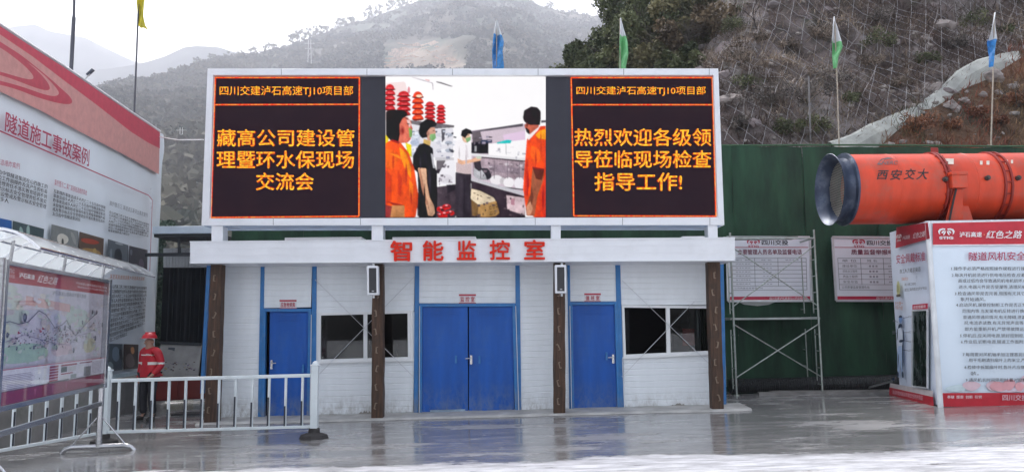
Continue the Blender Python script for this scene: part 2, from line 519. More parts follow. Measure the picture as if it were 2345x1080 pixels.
GZ = slope_z(GX, GY)
V = np.stack([GX, GY, GZ], -1).reshape(-1, 3)
idx = np.arange(nx * ny).reshape(ny, nx)
Fq = np.stack([idx[:-1, :-1], idx[:-1, 1:], idx[1:, 1:], idx[1:, :-1]], -1).reshape(-1, 4)
t1 = fbm(GX * 0.5, GY * 0.5, 41).ravel()[:, None]; t2 = fbm(GX * 1.7, GY * 1.7, 57).ravel()[:, None]
rockc = np.array([0.135, 0.105, 0.10]); palec = np.array([0.46, 0.41, 0.40]); soil = np.array([0.17, 0.095, 0.06]); moss = np.array([0.075, 0.08, 0.05])
c = rockc + (palec - rockc) * np.clip(t1 * 3 + 0.15, 0, 1)
c = c + (moss - c) * np.clip(t2 * 3 - 0.2, 0, 0.8)
bk = below_kerb(V[:, 0], V[:, 1])[:, None]
c = np.where(bk, soil + (moss - soil) * np.clip(t1 * 4, 0, 1), c)
slope = np_obj('rock_slope', V, Fq, inkmat('slope_rock', 0.9, 0.55, 1.6), ink=c, smooth=False)
_nt = MATS['slope_rock'].node_tree
_b = _nt.nodes['Principled BSDF']; _n = _nt.nodes.new('ShaderNodeTexNoise'); _n.inputs['Scale'].default_value = 3.0; _n.inputs['Detail'].default_value = 10; _n.inputs['Roughness'].default_value = 0.7
_tc = _nt.nodes.new('ShaderNodeTexCoord'); _bp = _nt.nodes.new('ShaderNodeBump'); _bp.inputs['Distance'].default_value = 0.5; _bp.inputs['Strength'].default_value = 0.9
_nt.links.new(_tc.outputs['Object'], _n.inputs['Vector']); _nt.links.new(_n.outputs[0], _bp.inputs['Height']); _nt.links.new(_bp.outputs[0], _b.inputs['Normal'])
tag(slope, 'steep grey and brown rock slope with dry growth behind the green hoarding', kind='structure')

# ---- the wooded hill across the valley, its ridge where the photograph has it
RIDGE = [(-500, 120), (-200, 150), (100, 190), (215, 198), (260, 188), (300, 182), (365, 177), (400, 167), (430, 152), (500, 133), (600, 122), (660, 103), (700, 90), (760, 68), (850, 38), (930, 10), (990, -14), (1060, -30), (1190, -12), (1230, 8), (1290, 28), (1360, 42), (1500, 60), (1800, 90), (2400, 130), (2900, 150)]
rp = np.array(RIDGE, float)
def ridge_y(px): return np.interp(px, rp[:, 0], rp[:, 1])
def ridge_R(px): return np.interp(px, [-500, 200, 420, 900, 2900], [720, 800, 1000, 1550, 1700])
NPX, NT = 420, 150
pxs = np.linspace(-500, 2900, NPX)
HX, HY, HZ = [np.zeros((NT, NPX)) for _ in range(3)]
tt = np.concatenate([np.linspace(0, 1, 120), np.linspace(1, 1.8, 31)[1:]])
for j, px in enumerate(pxs):
    d = ray(px, ridge_y(px)); d = d / d.y
    R = float(ridge_R(px)); top = EYE + d.z * R
    Y0 = 75.0
    Y = Y0 + tt * (R - Y0)
    t = np.clip(tt, 0, 1)
    z = -3 + (top + 3) * (0.10 * t + 0.90 * t ** 1.35)
    z = np.where(tt > 1, top * (1 - (tt - 1) * 1.1), z)
    HX[:, j] = d.x * Y; HY[:, j] = Y; HZ[:, j] = z
w = np.clip(tt * (1.02 - np.clip(tt, 0, 1)) * 4, 0, 1)[:, None]
HZ += w * (fbm(HX * 0.005, HY * 0.005, 5) * 130 + fbm(HX * 0.02, HY * 0.02, 8) * 30) * (HY / 1450)
V = np.stack([HX, HY, HZ], -1).reshape(-1, 3)
idx = np.arange(NT * NPX).reshape(NT, NPX)
Fq = np.stack([idx[:-1, :-1], idx[:-1, 1:], idx[1:, 1:], idx[1:, :-1]], -1).reshape(-1, 4)
t1 = fbm(HX * 0.008, HY * 0.008, 21).ravel()[:, None]; t2 = fbm(HX * 0.04, HY * 0.04, 31).ravel()[:, None]
fx = 1172.5 + F_PX * (HX / HY).ravel(); fz = ((HZ - EYE) / HY).ravel()
g1, g2, g3 = np.array([0.075, 0.09, 0.06]), np.array([0.14, 0.12, 0.095]), np.array([0.05, 0.07, 0.055])
c = g1 + (g2 - g1) * np.clip(t1 * 4 + 0.4, 0, 1); c = c + (g3 - c) * np.clip(t2 * 4, 0, 1)
_lo, _hi = [((lambda q: q.z / q.y)(ray(970, y))) for y in (158, 108)]
_f = ((fx > 865 + 60 * (fz - _lo) / (_hi - _lo)) & (fx < 1075 - 45 * (fz - _lo) / (_hi - _lo)) & (fz > _lo) & (fz < _hi + .004 * np.sin(fx * .05)))[:, None] & (HY.ravel() > 300)[:, None]
c = np.where(_f, np.array([0.27, 0.21, 0.16]) * (0.8 + 1.2 * np.abs(t2)), c)
hill = np_obj('wooded_hill', V, Fq, inkmat('hill_soil', 0.95, 0.4, 0.035), ink=c, smooth=True)
tag(hill, 'broad wooded hill in haze behind the screen', kind='structure')
def hill_point(px, py):
    """first point of the wooded hill met by the ray"""
    d = ray(px, py); d = d / d.y
    j = int(np.clip(np.searchsorted(pxs, px), 1, NPX - 1))
    f = (px - pxs[j - 1]) / (pxs[j] - pxs[j - 1])
    ys = HY[:, j - 1] * (1 - f) + HY[:, j] * f; zs = HZ[:, j - 1] * (1 - f) + HZ[:, j] * f
    k = np.nonzero(zs >= EYE + d.z * ys)[0]
    i = k[0] if len(k) else int(np.argmax(zs / ys))
    return Vector((d.x * ys[i], ys[i], zs[i]))
# tree cover of the hill: thousands of small crowns nobody could count
n = 17000
pj = RNG.uniform(0, NPX - 1.01, n); ti = 119 * RNG.uniform(0.0, 1.0, n) ** 0.8
pj = np.where(RNG.random(n) < 0.75, RNG.uniform((150 + 500) / 3400 * NPX, (1500 + 500) / 3400 * NPX, n), pj)
i0, j0 = ti.astype(int), pj.astype(int); fi, fj = ti - i0, pj - j0
def bil(A): return (A[i0, j0] * (1 - fj) + A[i0, j0 + 1] * fj) * (1 - fi) + (A[i0 + 1, j0] * (1 - fj) + A[i0 + 1, j0 + 1] * fj) * fi
cx, cy, cz = bil(HX), bil(HY), bil(HZ)
fd = fbm(cx * 0.012, cy * 0.012, 77)
field_c = hill_point(970, 128)
qx = 1172.5 + F_PX * cx / cy; ez = (cz - EYE) / cy
infield = (qx > 870) & (qx < 1075) & (np.abs(ez - (field_c.z - EYE) / field_c.y) < .022)
keep = (fd > -0.2) & ~infield
cx, cy, cz = cx[keep], cy[keep], cz[keep]; n = len(cx)
sz = RNG.uniform(2.8, 7.5, n) * np.where(ti[keep] > 112, 0.55, 1.0)
K = 26
C = np.repeat(np.stack([cx, cy, cz + sz * 0.5], 1), K, 0)
off = RNG.normal(size=(n * K, 3)); off /= np.linalg.norm(off, axis=1)[:, None]; off *= (RNG.random(n * K) ** 0.4)[:, None]
s = np.repeat(sz, K)
C = C + off * np.stack([s, s, s * 0.9], 1)
V, Fq = leaves(C, s * 0.75, 0.8)
tone = np.repeat(np.clip(fbm(cx * 0.008, cy * 0.008, 91) * 3 + 0.5 + RNG.normal(0, 0.28, n), 0, 1), K * 4)[:, None]
ca, cb = np.array([0.025, 0.038, 0.026]), np.array([0.115, 0.105, 0.07])
cover = np_obj('hill_trees', V, Fq, inkmat('far_leaves', 0.9, 0.2, 0.02), ink=ca + (cb - ca) * tone)
tag(cover, 'dense scrub and tree cover of the hazy hill behind the screen', kind='stuff')

# ---- two far mountains, almost lost in the haze
def mountain(name, prof, R, depth, label, seed):
    p = np.array(prof, float)
    q = np.linspace(p[0, 0], p[-1, 0], 160); yy = np.interp(q, p[:, 0], p[:, 1])
    X, Y, Z = [], [], []
    for t in np.linspace(0, 1, 26):
        row = []
        for a, b in zip(q, yy):
            d = ray(a, b); d = d / d.y
            top = EYE + d.z * R
            yv = R - depth * (1 - t)
            zv = -4 + (top + 4) * t ** 1.2
            X.append(d.x * yv); Y.append(yv); Z.append(zv)
    for t in (0.5, 1.0):
        for a, b in zip(q, yy):
            d = ray(a, b); d = d / d.y
            yv = R + depth * t
            X.append(d.x * yv); Y.append(yv); Z.append((EYE + d.z * R) * (1 - t) - 4 * t)
    X, Y, Z = map(np.array, (X, Y, Z))
    rows = 28
    tvec = np.repeat(np.concatenate([np.linspace(0, 1, 26), [0, 0]]), 160)
    Z = Z + fbm(X * 0.002, Y * 0.002, seed) * 260 * tvec * (1 - tvec) * 4
    idx = np.arange(rows * 160).reshape(rows, 160)
    Fq = np.stack([idx[:-1, :-1], idx[:-1, 1:], idx[1:, 1:], idx[1:, :-1]], -1).reshape(-1, 4)
    o = np_obj(name, np.stack([X, Y, Z], 1), Fq, mat('mountain_side', (0.10, 0.11, 0.10), 0.95, var=0.4, scale=0.01), smooth=True)
    tag(o, label, kind='structure')
mountain('mountain', [(-700, 160), (-300, 110), (-60, 74), (0, 66), (40, 60), (80, 56), (115, 72), (160, 80), (195, 86), (250, 114), (310, 142), (380, 160), (520, 210), (700, 250)], 2350, 700, 'pale far mountain fading into the white sky at far left', 5)
mountain('mountain', [(100, 230), (180, 170), (215, 160), (260, 156), (300, 150), (340, 141), (380, 128), (420, 109), (450, 105), (500, 108), (545, 122), (600, 150), (700, 190), (800, 240)], 1950, 300, 'hazy grey mountain between the far peak and the wooded hill', 15)

# ---- the air
hb = MB().box(-3600, 2800, -120, 4900, -9, 1800)
haze = hb.build('haze', [], None, (0, 0, 0))
hm = bpy.data.materials.new('haze_air'); hm.use_nodes = True
_nt = hm.node_tree; _nt.nodes.remove(_nt.nodes['Principled BSDF'])
pv = _nt.nodes.new('ShaderNodeVolumePrincipled'); pv.inputs['Color'].default_value = (0.74, 0.77, 0.86, 1); pv.inputs['Density'].default_value = 0.00046
pv.inputs['Anisotropy'].default_value = 0.35
_nt.links.new(pv.outputs[0], _nt.nodes['Material Output'].inputs['Volume'])
haze.data.materials.append(hm)
tag(haze, 'pale damp haze filling the valley', kind='stuff')

# ---- terraced field on the hill
tf = thing('terraced_field', hill_point(970, 150), 'tan terraced field stepping up the hazy hillside', 'field')
for k in range(7):
    y = 151 - k * 7.5
    w0, w1 = (868 + k * 7, 1072 - k * 9)
    row = [hill_point(a, y + 2.5 * math.sin(a * 0.03 + k) - (a - 868) * 0.012) for a in np.linspace(w0, w1, 15)]
    ry = np.convolve(np.pad([p.y for p in row], 4, mode='edge'), np.ones(9) / 9, 'valid')
    row = [EYEV + (p - EYEV) * (yy / p.y) for p, yy in zip(row, ry)]
    b = MB()
    for i in range(14):
        p, q = row[i], row[i + 1]
        q2 = Vector((0, 12, 2.0)); lo = Vector((0, 0, -5.0)); up = Vector((0, 0, 1.3))
        b.hexa([p + lo, q + lo, q + lo + q2, p + lo + q2], [p + up, q + up, q + up + q2, p + up + q2])
    b.build('terrace', mat('dry_field', (0.60, 0.45, 0.35), 0.95, var=0.35, scale=0.25), tf)

# ---- two pale power-line masts on the hill
for (px, y0, y1, lb) in ((415, 292, 352, 'pale twin-post power mast on the hill between banner and screen'), (709, 92, 158, 'pale slim power mast on the hill above the left part of the screen')):
    B0 = hill_point(px, y1); T0 = P(px, y0, B0.y); hw = 4.5 * B0.y / F_PX
    t = thing('power_mast', B0, lb, 'power mast', 'power masts on the hill')
    mm_ = mat('mast_grey', (0.62, 0.62, 0.60), .6); rr_ = .8 * B0.y / F_PX
    for s_ in (-1, 1): MB().tube([B0 + Vector((s_ * hw, 0, -4)), T0 + Vector((s_ * hw * .6, 0, 0))], rr_, 5).build('mast_post', mm_, t)
    for f in (.12, .3): MB().tube([B0.lerp(T0, 1 - f) + Vector((-hw * 2.6, 0, 0)), B0.lerp(T0, 1 - f) + Vector((hw * 2.6, 0, 0))], rr_ * .7, 5).build('cross_arm', mm_, t)
    for f in (.4, .6): MB().tube([B0.lerp(T0, f) + Vector((-hw * .8, 0, 0)), B0.lerp(T0, f + .18) + Vector((hw * .8, 0, 0))], rr_ * .5, 4).build('lattice_bar', mm_, t)

# ---- trees
def crown_mesh(name, clumps, nleaf, lsize, ink_a, ink_b, parent, rng, flat=0.0):
    C, T = [], []
    for (c, r) in clumps:
        o = rng.normal(size=(nleaf, 3)); o /= np.linalg.norm(o, axis=1)[:, None]; o *= (rng.random(nleaf) ** 0.45)[:, None]
        C.append(np.array(c) + o * r); T.append(np.full(nleaf, rng.random()))
    C = np.concatenate(C); T = np.concatenate(T) + rng.normal(0, 0.15, len(C))
    V, Fq = leaves(C, lsize, 0.55, flat, rng)
    t = np.repeat(np.clip(T, 0, 1), 4)[:, None]
    ink = np.array(ink_a) + (np.array(ink_b) - np.array(ink_a)) * t
    return np_obj(name, V, Fq, inkmat('leaves', 0.7, 0.25, 0.6), parent, WORIG[parent], ink)
def tree(base, height, r, label, inks, seed, group=None, name='tree', n=34, nleaf=260, ls=0.2, trunk_frac=0.3, cat='tree', twiggy=0):
    rng = np.random.default_rng(seed)
    t = thing(name, base, label, cat, group)
    b = MB(); base = Vector(base)
    bend = Vector((rng.normal(0, .06), rng.normal(0, .04), 0)) * height
    top = base + Vector((0, 0, height * 0.86)) + bend
    pts = [base + (top - base) * u + Vector((math.sin(u * 5 + seed), math.cos(u * 4 + seed), 0)) * 0.03 * height * u - Vector((0, 0, .3 if u == 0 else 0)) for u in (0, .2, .4, .6, .8, 1)]
    tr = max(0.05, height * 0.02)
    b.tube(pts, [tr * (1.2 - u) for u in (0, .2, .4, .6, .8, 1)], 8)
    limbs = []
    for k in range(9 + twiggy):
        u = rng.uniform(trunk_frac, 0.95); a = rng.uniform(0, 6.28)
        p = base + (top - base) * u
        L_ = r * rng.uniform(0.6, 1.0) * (1.15 - 0.5 * u)
        q = p + Vector((math.cos(a) * L_, math.sin(a) * L_, L_ * rng.uniform(0.2, 0.8)))
        m_ = p + (q - p) * 0.5 + Vector((0, 0, 0.08 * L_))
        b.tube([p, m_, q], [tr * 0.45, tr * 0.3, tr * 0.12], 5); limbs += [q, m_]
        for kk in range(3 if twiggy else 1):
            q2 = m_ + Vector(rng.normal(0, 0.45, 3)) * L_
            b.tube([m_, q2], [tr * 0.2, tr * 0.06], 4)
    b.build('trunk', mat('bark', (0.10, 0.085, 0.07), 0.9, var=0.4, scale=5, bump=0.5), t, smooth=True)
    clumps = []
    zc = height * (trunk_frac + 1) / 2; zr = height * (1 - trunk_frac) / 2
    for k in range(n):
        while True:
            o = rng.uniform(-1, 1, 3)
            if 0.2 < (o ** 2).sum() < 1: break
        c_ = (base.x + bend.x * .6 + o[0] * r, base.y + o[1] * r, base.z + zc + o[2] * zr)
        clumps.append((c_, r * rng.uniform(0.16, 0.34)))
    crown_mesh('crown', clumps, nleaf, ls, inks[0], inks[1], t, rng)
    return t
GREEN = ((0.035, 0.05, 0.022), (0.17, 0.19, 0.09))
OLIVE = ((0.05, 0.055, 0.028), (0.20, 0.18, 0.09))
RUST = ((0.075, 0.055, 0.036), (0.24, 0.18, 0.11))
def slope_tree(px, top_py, Y, r, label, inks, seed, **kw):
    d = ray(px, top_py); d = d / d.y
    x = d.x * Y; z = float(slope_z(x, Y)); top = EYE + d.z * Y
    return tree((x, Y, z - 0.2), max(1.6, top - z + 0.3), r, label, inks, seed, **kw)
TG = 'trees on the spur right of the screen'
slope_tree(1312, 112, 36, 1.5, 'low dark green bush at the left foot of the tree clump above the screen', GREEN, 1, group=TG, trunk_frac=0.1)
slope_tree(1352, 82, 38, 1.7, 'rounded evergreen second from the left above the screen corner', GREEN, 2, group=TG, trunk_frac=0.1)
slope_tree(1405, -6, 40, 2.0, 'tall dark evergreen rising behind the green flag above the screen', GREEN, 3, group=TG, trunk_frac=0.15, n=44)
slope_tree(1458, -34, 39, 2.4, 'tall olive evergreen just right of the green flag', GREEN, 4, group=TG, trunk_frac=0.15, n=48)
slope_tree(1530, -46, 40, 2.6, 'broad dark tree at the top of the clump left of the netted rock', OLIVE, 5, group=TG, trunk_frac=0.2, n=48)
slope_tree(1598, -40, 42, 2.2, 'loose tree with sky showing through, right edge of the clump', GREEN, 6, group=TG, trunk_frac=0.3, n=26)
slope_tree(1385, 96, 34, 1.6, 'leafy green bush in front of the tall evergreen behind the flag', GREEN, 7, group=TG, trunk_frac=0.05, n=26)
slope_tree(1462, 70, 33, 1.5, 'olive bush low in the clump right of the green flag', OLIVE, 8, group=TG, trunk_frac=0.05, n=22)
slope_tree(1520, 76, 31.5, 1.5, 'russet leaved bush just above the screen top edge', RUST, 9, group=TG, trunk_frac=0.1, n=20, twiggy=8)
slope_tree(1580, 50, 31.5, 1.5, 'bare tangled brown shrub above the right end of the screen', RUST, 10, group=TG, trunk_frac=0.2, n=12, nleaf=120, twiggy=20)
slope_tree(1630, 40, 32, 1.4, 'thin grey brown shrub where the clump meets the rock slope', RUST, 12, group=TG, trunk_frac=0.2, n=10, nleaf=120, twiggy=20)
for k, (px, py, Y, r_, inks, lb) in enumerate((
    (1440, 62, 34, 1.7, GREEN, 'dark green bush just right of the green flag cloth'), (1492, 30, 34, 1.9, GREEN, 'full green tree in the middle of the clump above the screen'),
    (1545, 8, 34, 1.8, OLIVE, 'olive green tree leaning over the russet bush'), (1500, 108, 31, 1.1, OLIVE, 'low olive bush peeping over the screen top edge'),
    (1596, 62, 33, 1.4, OLIVE, 'thinning olive bush above the right end of the screen'), (1340, 128, 34, 1.1, GREEN, 'small green bush just above the screen left of the green flag'),
    (1655, 10, 36, 1.3, OLIVE, 'sparse olive shrub on the crest where sky ends'), (1560, 112, 30, 1.0, GREEN, 'small green bush just above the screen right of the clump'),
    (1470, -20, 37, 2.2, GREEN, 'dense dark tree filling the top of the clump'))):
    slope_tree(px, py, Y, r_, lb, inks, 40 + k, group=TG, trunk_frac=0.05, n=34, nleaf=280)
# ridge trees on the far hill, each its own
RT = 'trees along the ridge of the hazy hill'
ridge_list = [(392, 12), (452, 14), (487, 14), (520, 13), (548, 12), (580, 17), (612, 20), (628, 13), (668, 24), (690, 26), (712, 26), (733, 24), (752, 14), (776, 24), (795, 20), (812, 14), (846, 26), (868, 22), (893, 22), (915, 28), (935, 20), (960, 24), (985, 26), (1215, 10), (1262, 14), (1318, 12)]
for k, (px, hp) in enumerate(ridge_list):
    Y = float(ridge_R(px)); y0 = float(ridge_y(px))
    base = P(px, y0 + 9, Y); h = (hp + 11) * Y / F_PX
    ORD = ('first', 'second', 'third', 'fourth', 'fifth', 'sixth', 'seventh', 'eighth', 'ninth', 'tenth', 'eleventh', 'twelfth', 'thirteenth')
    nl = ORD[k] + ' from the left' if k < 13 else (ORD[len(ridge_list) - 1 - k] + ' from the right')
    sz_ = 'tall' if hp > 23 else 'mid-sized' if hp > 16 else 'small'
    tree(base, h, h * 0.42, '%s hazy tree on the ridge of the far hill, %s' % (sz_, nl), GREEN, 100 + k, group=RT, name='ridge_tree', n=20, nleaf=34, ls=h * 0.11, trunk_frac=0.18)
slope_sap = slope_hit(1735, 75)
if slope_sap:
    b = MB(); t = thing('bare_sapling', slope_sap, 'leafless dark sapling leaning out of the netted rock near the top', 'sapling')
    q = slope_sap
    def twig(p, d, L_, r, n):
        e = p + d * L_
        b.tube([p, (p + e) / 2 + Vector((random.uniform(-.1, .1), 0, .05)) * L_, e], [r, r * .8, r * .5], 5)
        if n:
            for s_ in range(3):
                twig(p + d * L_ * random.uniform(.45, 1), (d + Vector((random.uniform(-.8, .8), random.uniform(-.4, .4), random.uniform(-.1, .6)))).normalized(), L_ * .6, r * .55, n - 1)
    twig(q, Vector((-.25, -.1, 1)).normalized(), 0.8, .03, 3)
    b.build('branches', mat('dark_twig', (0.05, 0.04, 0.035), 0.9), t)

# ---- dry brush and grass on the slope, as real blades
def blades(X, Y, h, w, ink, name, label, lean=0.8, rng=RNG):
    n = len(X); Z = slope_z(X, Y)
    a = rng.uniform(0, 2 * np.pi, n); d = np.stack([np.cos(a) * lean * rng.uniform(.2, 1, n), np.sin(a) * lean * rng.uniform(.2, 1, n) - .25, rng.uniform(.3, 1, n)], 1)
    d /= np.linalg.norm(d, axis=1)[:, None]
    s = np.stack([-np.sin(a), np.cos(a), rng.normal(0, .3, n)], 1) * (w[:, None] / 2)
    B = np.stack([X, Y, Z - 0.03], 1); M_ = B + d * h[:, None] * .55; T = B + d * h[:, None] + np.stack([rng.normal(0, .12, n), rng.normal(0, .12, n), rng.normal(-.1, .15, n)], 1) * h[:, None]
    V = np.stack([B - s, B + s, M_ + s * .8, T, M_ - s * .8], 1).reshape(-1, 3)
    k = np.arange(n)[:, None] * 5
    Fq = np.concatenate([k + np.array([[0, 1, 2, 4]])], 0)
    F2 = np.concatenate([k + np.array([[4, 2, 3, 3]])], 0)
    me_f = np.concatenate([k + np.array([[0, 1, 2]]), k + np.array([[0, 2, 4]]), k + np.array([[4, 2, 3]])], 0)
    o = np_obj(name, V, me_f, inkmat('dry_blades', 0.85, 0.2, 1.0), ink=np.repeat(ink, 5, 0))
    tag(o, label, kind='stuff')
n = 190000
X = RNG.uniform(1.5, 30, n); Y = RNG.uniform(20.7, 50, n)
vis = (X / Y < 0.72) & (X / Y > 0.04); dens = fbm(X * .35, Y * .35, 63) + 0.12
keep = vis & (RNG.random(n) < np.clip(dens * 4.0 + 0.45, 0.12, 1)) & ~below_kerb(X, Y)
X, Y = X[keep], Y[keep]; n = len(X)
tn = np.clip(fbm(X * .3, Y * .3, 71) * 3 + .5 + RNG.normal(0, .25, n), 0, 1)[:, None]
ia = np.array([0.13, 0.095, 0.082]) + (np.array([0.46, 0.38, 0.30]) - np.array([0.13, 0.095, 0.082])) * tn
gr = (fbm(X * .25, Y * .25, 88) > .09)[:, None] & (RNG.random((n, 1)) < .7)
ia = np.where(gr, np.array([0.085, 0.10, 0.05]) * (0.6 + tn), ia)
blades(X, Y, RNG.uniform(.15, .6, n), RNG.uniform(.012, .035, n), ia, 'dry_brush', 'tangled dry grass and brush growing through the netted rock slope', lean=1.6)
n = 60000
X = RNG.uniform(kx[0], 30, n); Y = RNG.uniform(20.7, 40, n)
keep = below_kerb(X, Y - 0.15) & (X / Y < 0.75) & (fbm(X * .5, Y * .5, 23) > -0.13)
X, Y = X[keep], Y[keep]; n = len(X)
tn = np.clip(fbm(X * .6, Y * .6, 171) * 3.5 + .5 + RNG.normal(0, .2, n), 0, 1)[:, None]
ia = np.array([0.26, 0.085, 0.055]) + (np.array([0.30, 0.20, 0.11]) - np.array([0.26, 0.085, 0.055])) * tn
gr = (fbm(X * .4, Y * .4, 188) > .12)[:, None]
ia = np.where(gr, np.array([0.09, 0.095, 0.045]) * (0.6 + tn), ia)
blades(X, Y, RNG.uniform(.12, .5, n), RNG.uniform(.01, .03, n), ia, 'russet_growth', 'russet dry weeds covering the bank below the concrete drain')
# small loose stones
def blob(c, r, rng, sub=1, sq=0.7):
    bm = bmesh.new(); bmesh.ops.create_icosphere(bm, subdivisions=sub, radius=1)
    off = Vector(rng.uniform(0, 50, 3)); st = Vector((rng.uniform(.8, 1.3), rng.uniform(.7, 1.1), sq * rng.uniform(.7, 1.1)))
    vs = []
    for v in bm.verts:
        k = 1 + 0.55 * mnoise.noise(v.co * 1.1 + off) + 0.2 * mnoise.noise(v.co * 3.1 + off)
        vs.append(Vector((v.co.x * st.x, v.co.y * st.y, v.co.z * st.z)) * k * r + Vector(c))
    fs = [[v.index for v in f.verts] for f in bm.faces]
    bm.verts.ensure_lookup_table(); bm.free()
    return vs, fs
sb = MB()
for k in range(900):
    x = RNG.uniform(5, 28); y = RNG.uniform(20.9, 36)
    if not (0.15 < x / y < 0.74): continue
    if not below_kerb(np.array(x), np.array(y)) and RNG.random() < .5: continue
    vs, fs = blob((x, y, float(slope_z(x, y)) + .02), RNG.uniform(.05, .17), RNG, 1)
    sb.add(vs, fs)
o = sb.build('loose_stones', mat('stone', (0.30, 0.27, 0.25), 0.9, var=0.35, scale=3, bump=0.6), None, (0, 0, 0)); tag(o, 'small loose stones strewn over the slope', kind='stuff')
ROCKS = [(2165, 66, 34, 'large angular grey boulder jutting from the netted slope top right'), (2272, 180, 27, 'grey block of stone beside the blue flag pole above the drain end'),
         (2137, 207, 24, 'flat slab wedged against the top edge of the concrete drain'), (2099, 220, 11, 'small pale stone left of the slab by the drain'),
         (2180, 250, 20, 'rounded stone on the russet bank under the drain middle'), (2208, 236, 15, 'broken pale rock right of the rounded stone on the bank'),
         (2252, 222, 13, 'low stone on the bank left of the blue flag pole'), (2286, 217, 13, 'pale stone on the bank right of the blue flag pole'),
         (2322, 201, 15, 'long pale rock near the right edge above the bank'), (2017, 289, 9, 'little pale stone on the upper side of the drain low end'),
         (1668, 236, 40, 'pale bare rock face beside the upper right corner of the screen'), (1950, 172, 10, 'small white stone caught under the net below the green flag'),
         (2120, 95, 14, 'stone below the large boulder near the top right'), (1672, 40, 12, 'pale rock on the crest left of the sapling'),
         (1838, 165, 12, 'grey stone left of the right green flag pole'), (1990, 262, 12, 'brown stone above the drain low end')]
for k, (px, py, r, lb) in enumerate(ROCKS):
    p = slope_hit(px, py)
    if p is None: continue
    rr = r * p.y / F_PX
    vs, fs = blob(p + Vector((0, rr * .2, -rr * .1)), rr, np.random.default_rng(k + 5), 3, 0.75)
    o = MB().add(vs, fs).build('boulder', mat('boulder_rock', (0.27, 0.235, 0.22), 0.9, var=0.4, scale=2.5, bump=0.9, bscale=9), None)
    tag(o, lb, 'boulder', 'boulders on the slope')

# bedrock knuckles breaking through, and low scrub
ob = MB(); rg = np.random.default_rng(77)
for k in range(110):
    x = rg.uniform(3, 26); y = rg.uniform(21.5, 46)
    if not (0.17 < x / y < 0.73) or bool(below_kerb(np.array(x), np.array(y + .8))): continue
    vs, fs = blob((x, y + .1, float(slope_z(x, y)) - .05), rg.uniform(.12, .5) * (1.3 if rg.random() < .15 else 1), rg, 2, .7)
    ob.add(vs, fs)
    nrk = 0
o = ob.build('rock_outcrops', mat('outcrop_rock', (0.22, 0.185, 0.185), 0.9, var=0.5, scale=1.8, bump=1.0, bscale=7, dirt=(.10, .085, .08), dscale=1.5, damt=.8), None, (0, 0, 0), fixn=False); tag(o, 'knuckles of bare rock breaking through the slope', kind='stuff')
SCRUB0 = [(1700, 150), (1720, 215), (1765, 250), (1800, 120), (1845, 240), (1880, 90), (1905, 205), (1960, 240), (1990, 150), (2030, 110), (2060, 200), (2010, 60), (2120, 150), (2190, 110), (2230, 60), (2300, 80), (1700, 300), (1790, 310), (1870, 310), (1740, 100), (1690, 75), (2180, 300), (2290, 290), (2100, 310), (2330, 250), (2230, 270)]
def scrub_kind(k, px, py):
    p = slope_hit(px, py)
    if p is None: return None
    kd = 3 if below_kerb(np.array(p.x), np.array(p.y)) else k % 3
    lb = ('low green scrub bush', 'straw coloured dry bush', 'grey leafless bush', 'russet bush')[kd] + ' %s the slope %s' % ('high on' if py < 120 else 'halfway up' if py < 230 else 'at the foot of', 'by the screen corner' if px < 1760 else 'left of the green flag' if px < 1900 else 'between the two flag poles' if px < 2260 else 'at the right edge')
    return kd, lb
SCRUB = sorted(SCRUB0); _kl = [scrub_kind(k, *q) for k, q in enumerate(SCRUB)]
def scrub_label(k):
    same = [i for i, q in enumerate(_kl) if q and q[1] == _kl[k][1]]
    if len(same) == 1: return _kl[k][1]
    j = same.index(k)
    return _kl[k][1] + (', leftmost' if j == 0 else ', rightmost' if j == len(same) - 1 else ', middle one')
for k, (px, py) in enumerate(SCRUB):
    p = slope_hit(px, py)
    if p is None: continue
    g = np.random.default_rng(500 + k); rr = g.uniform(.3, .8)
    kind_ = k % 3; inks = [((.05, .06, .03), (.16, .17, .085)), ((.09, .07, .055), (.30, .24, .19)), ((.075, .065, .06), (.22, .19, .17))][kind_]
    if below_kerb(np.array(p.x), np.array(p.y)): inks = ((.13, .05, .03), (.32, .15, .08)); kind_ = 3
    t = thing('scrub_bush', p, '', 'bush', 'scrub on the netted slope')
    t['label'] = scrub_label(k)
    cl = [((p.x + g.normal(0, rr * .5), p.y + g.normal(0, rr * .4), p.z + rr * g.uniform(.1, .7)), rr * g.uniform(.3, .55)) for _ in range(9)]
    crown_mesh('foliage', cl, 110, .085, inks[0], inks[1], t, g)
    b = MB()
    for q in range(16):
        a = g.uniform(0, 6.28); e = p + Vector((math.cos(a) * rr * .9, math.sin(a) * rr * .7, rr * g.uniform(.6, 1.5)))
        b.tube([p, p.lerp(e, .5) + Vector(g.normal(0, .06, 3)), e], [.014, .01, .004], 4)
    b.build('stems', mat('bark', (0.10, 0.085, 0.07)), t)

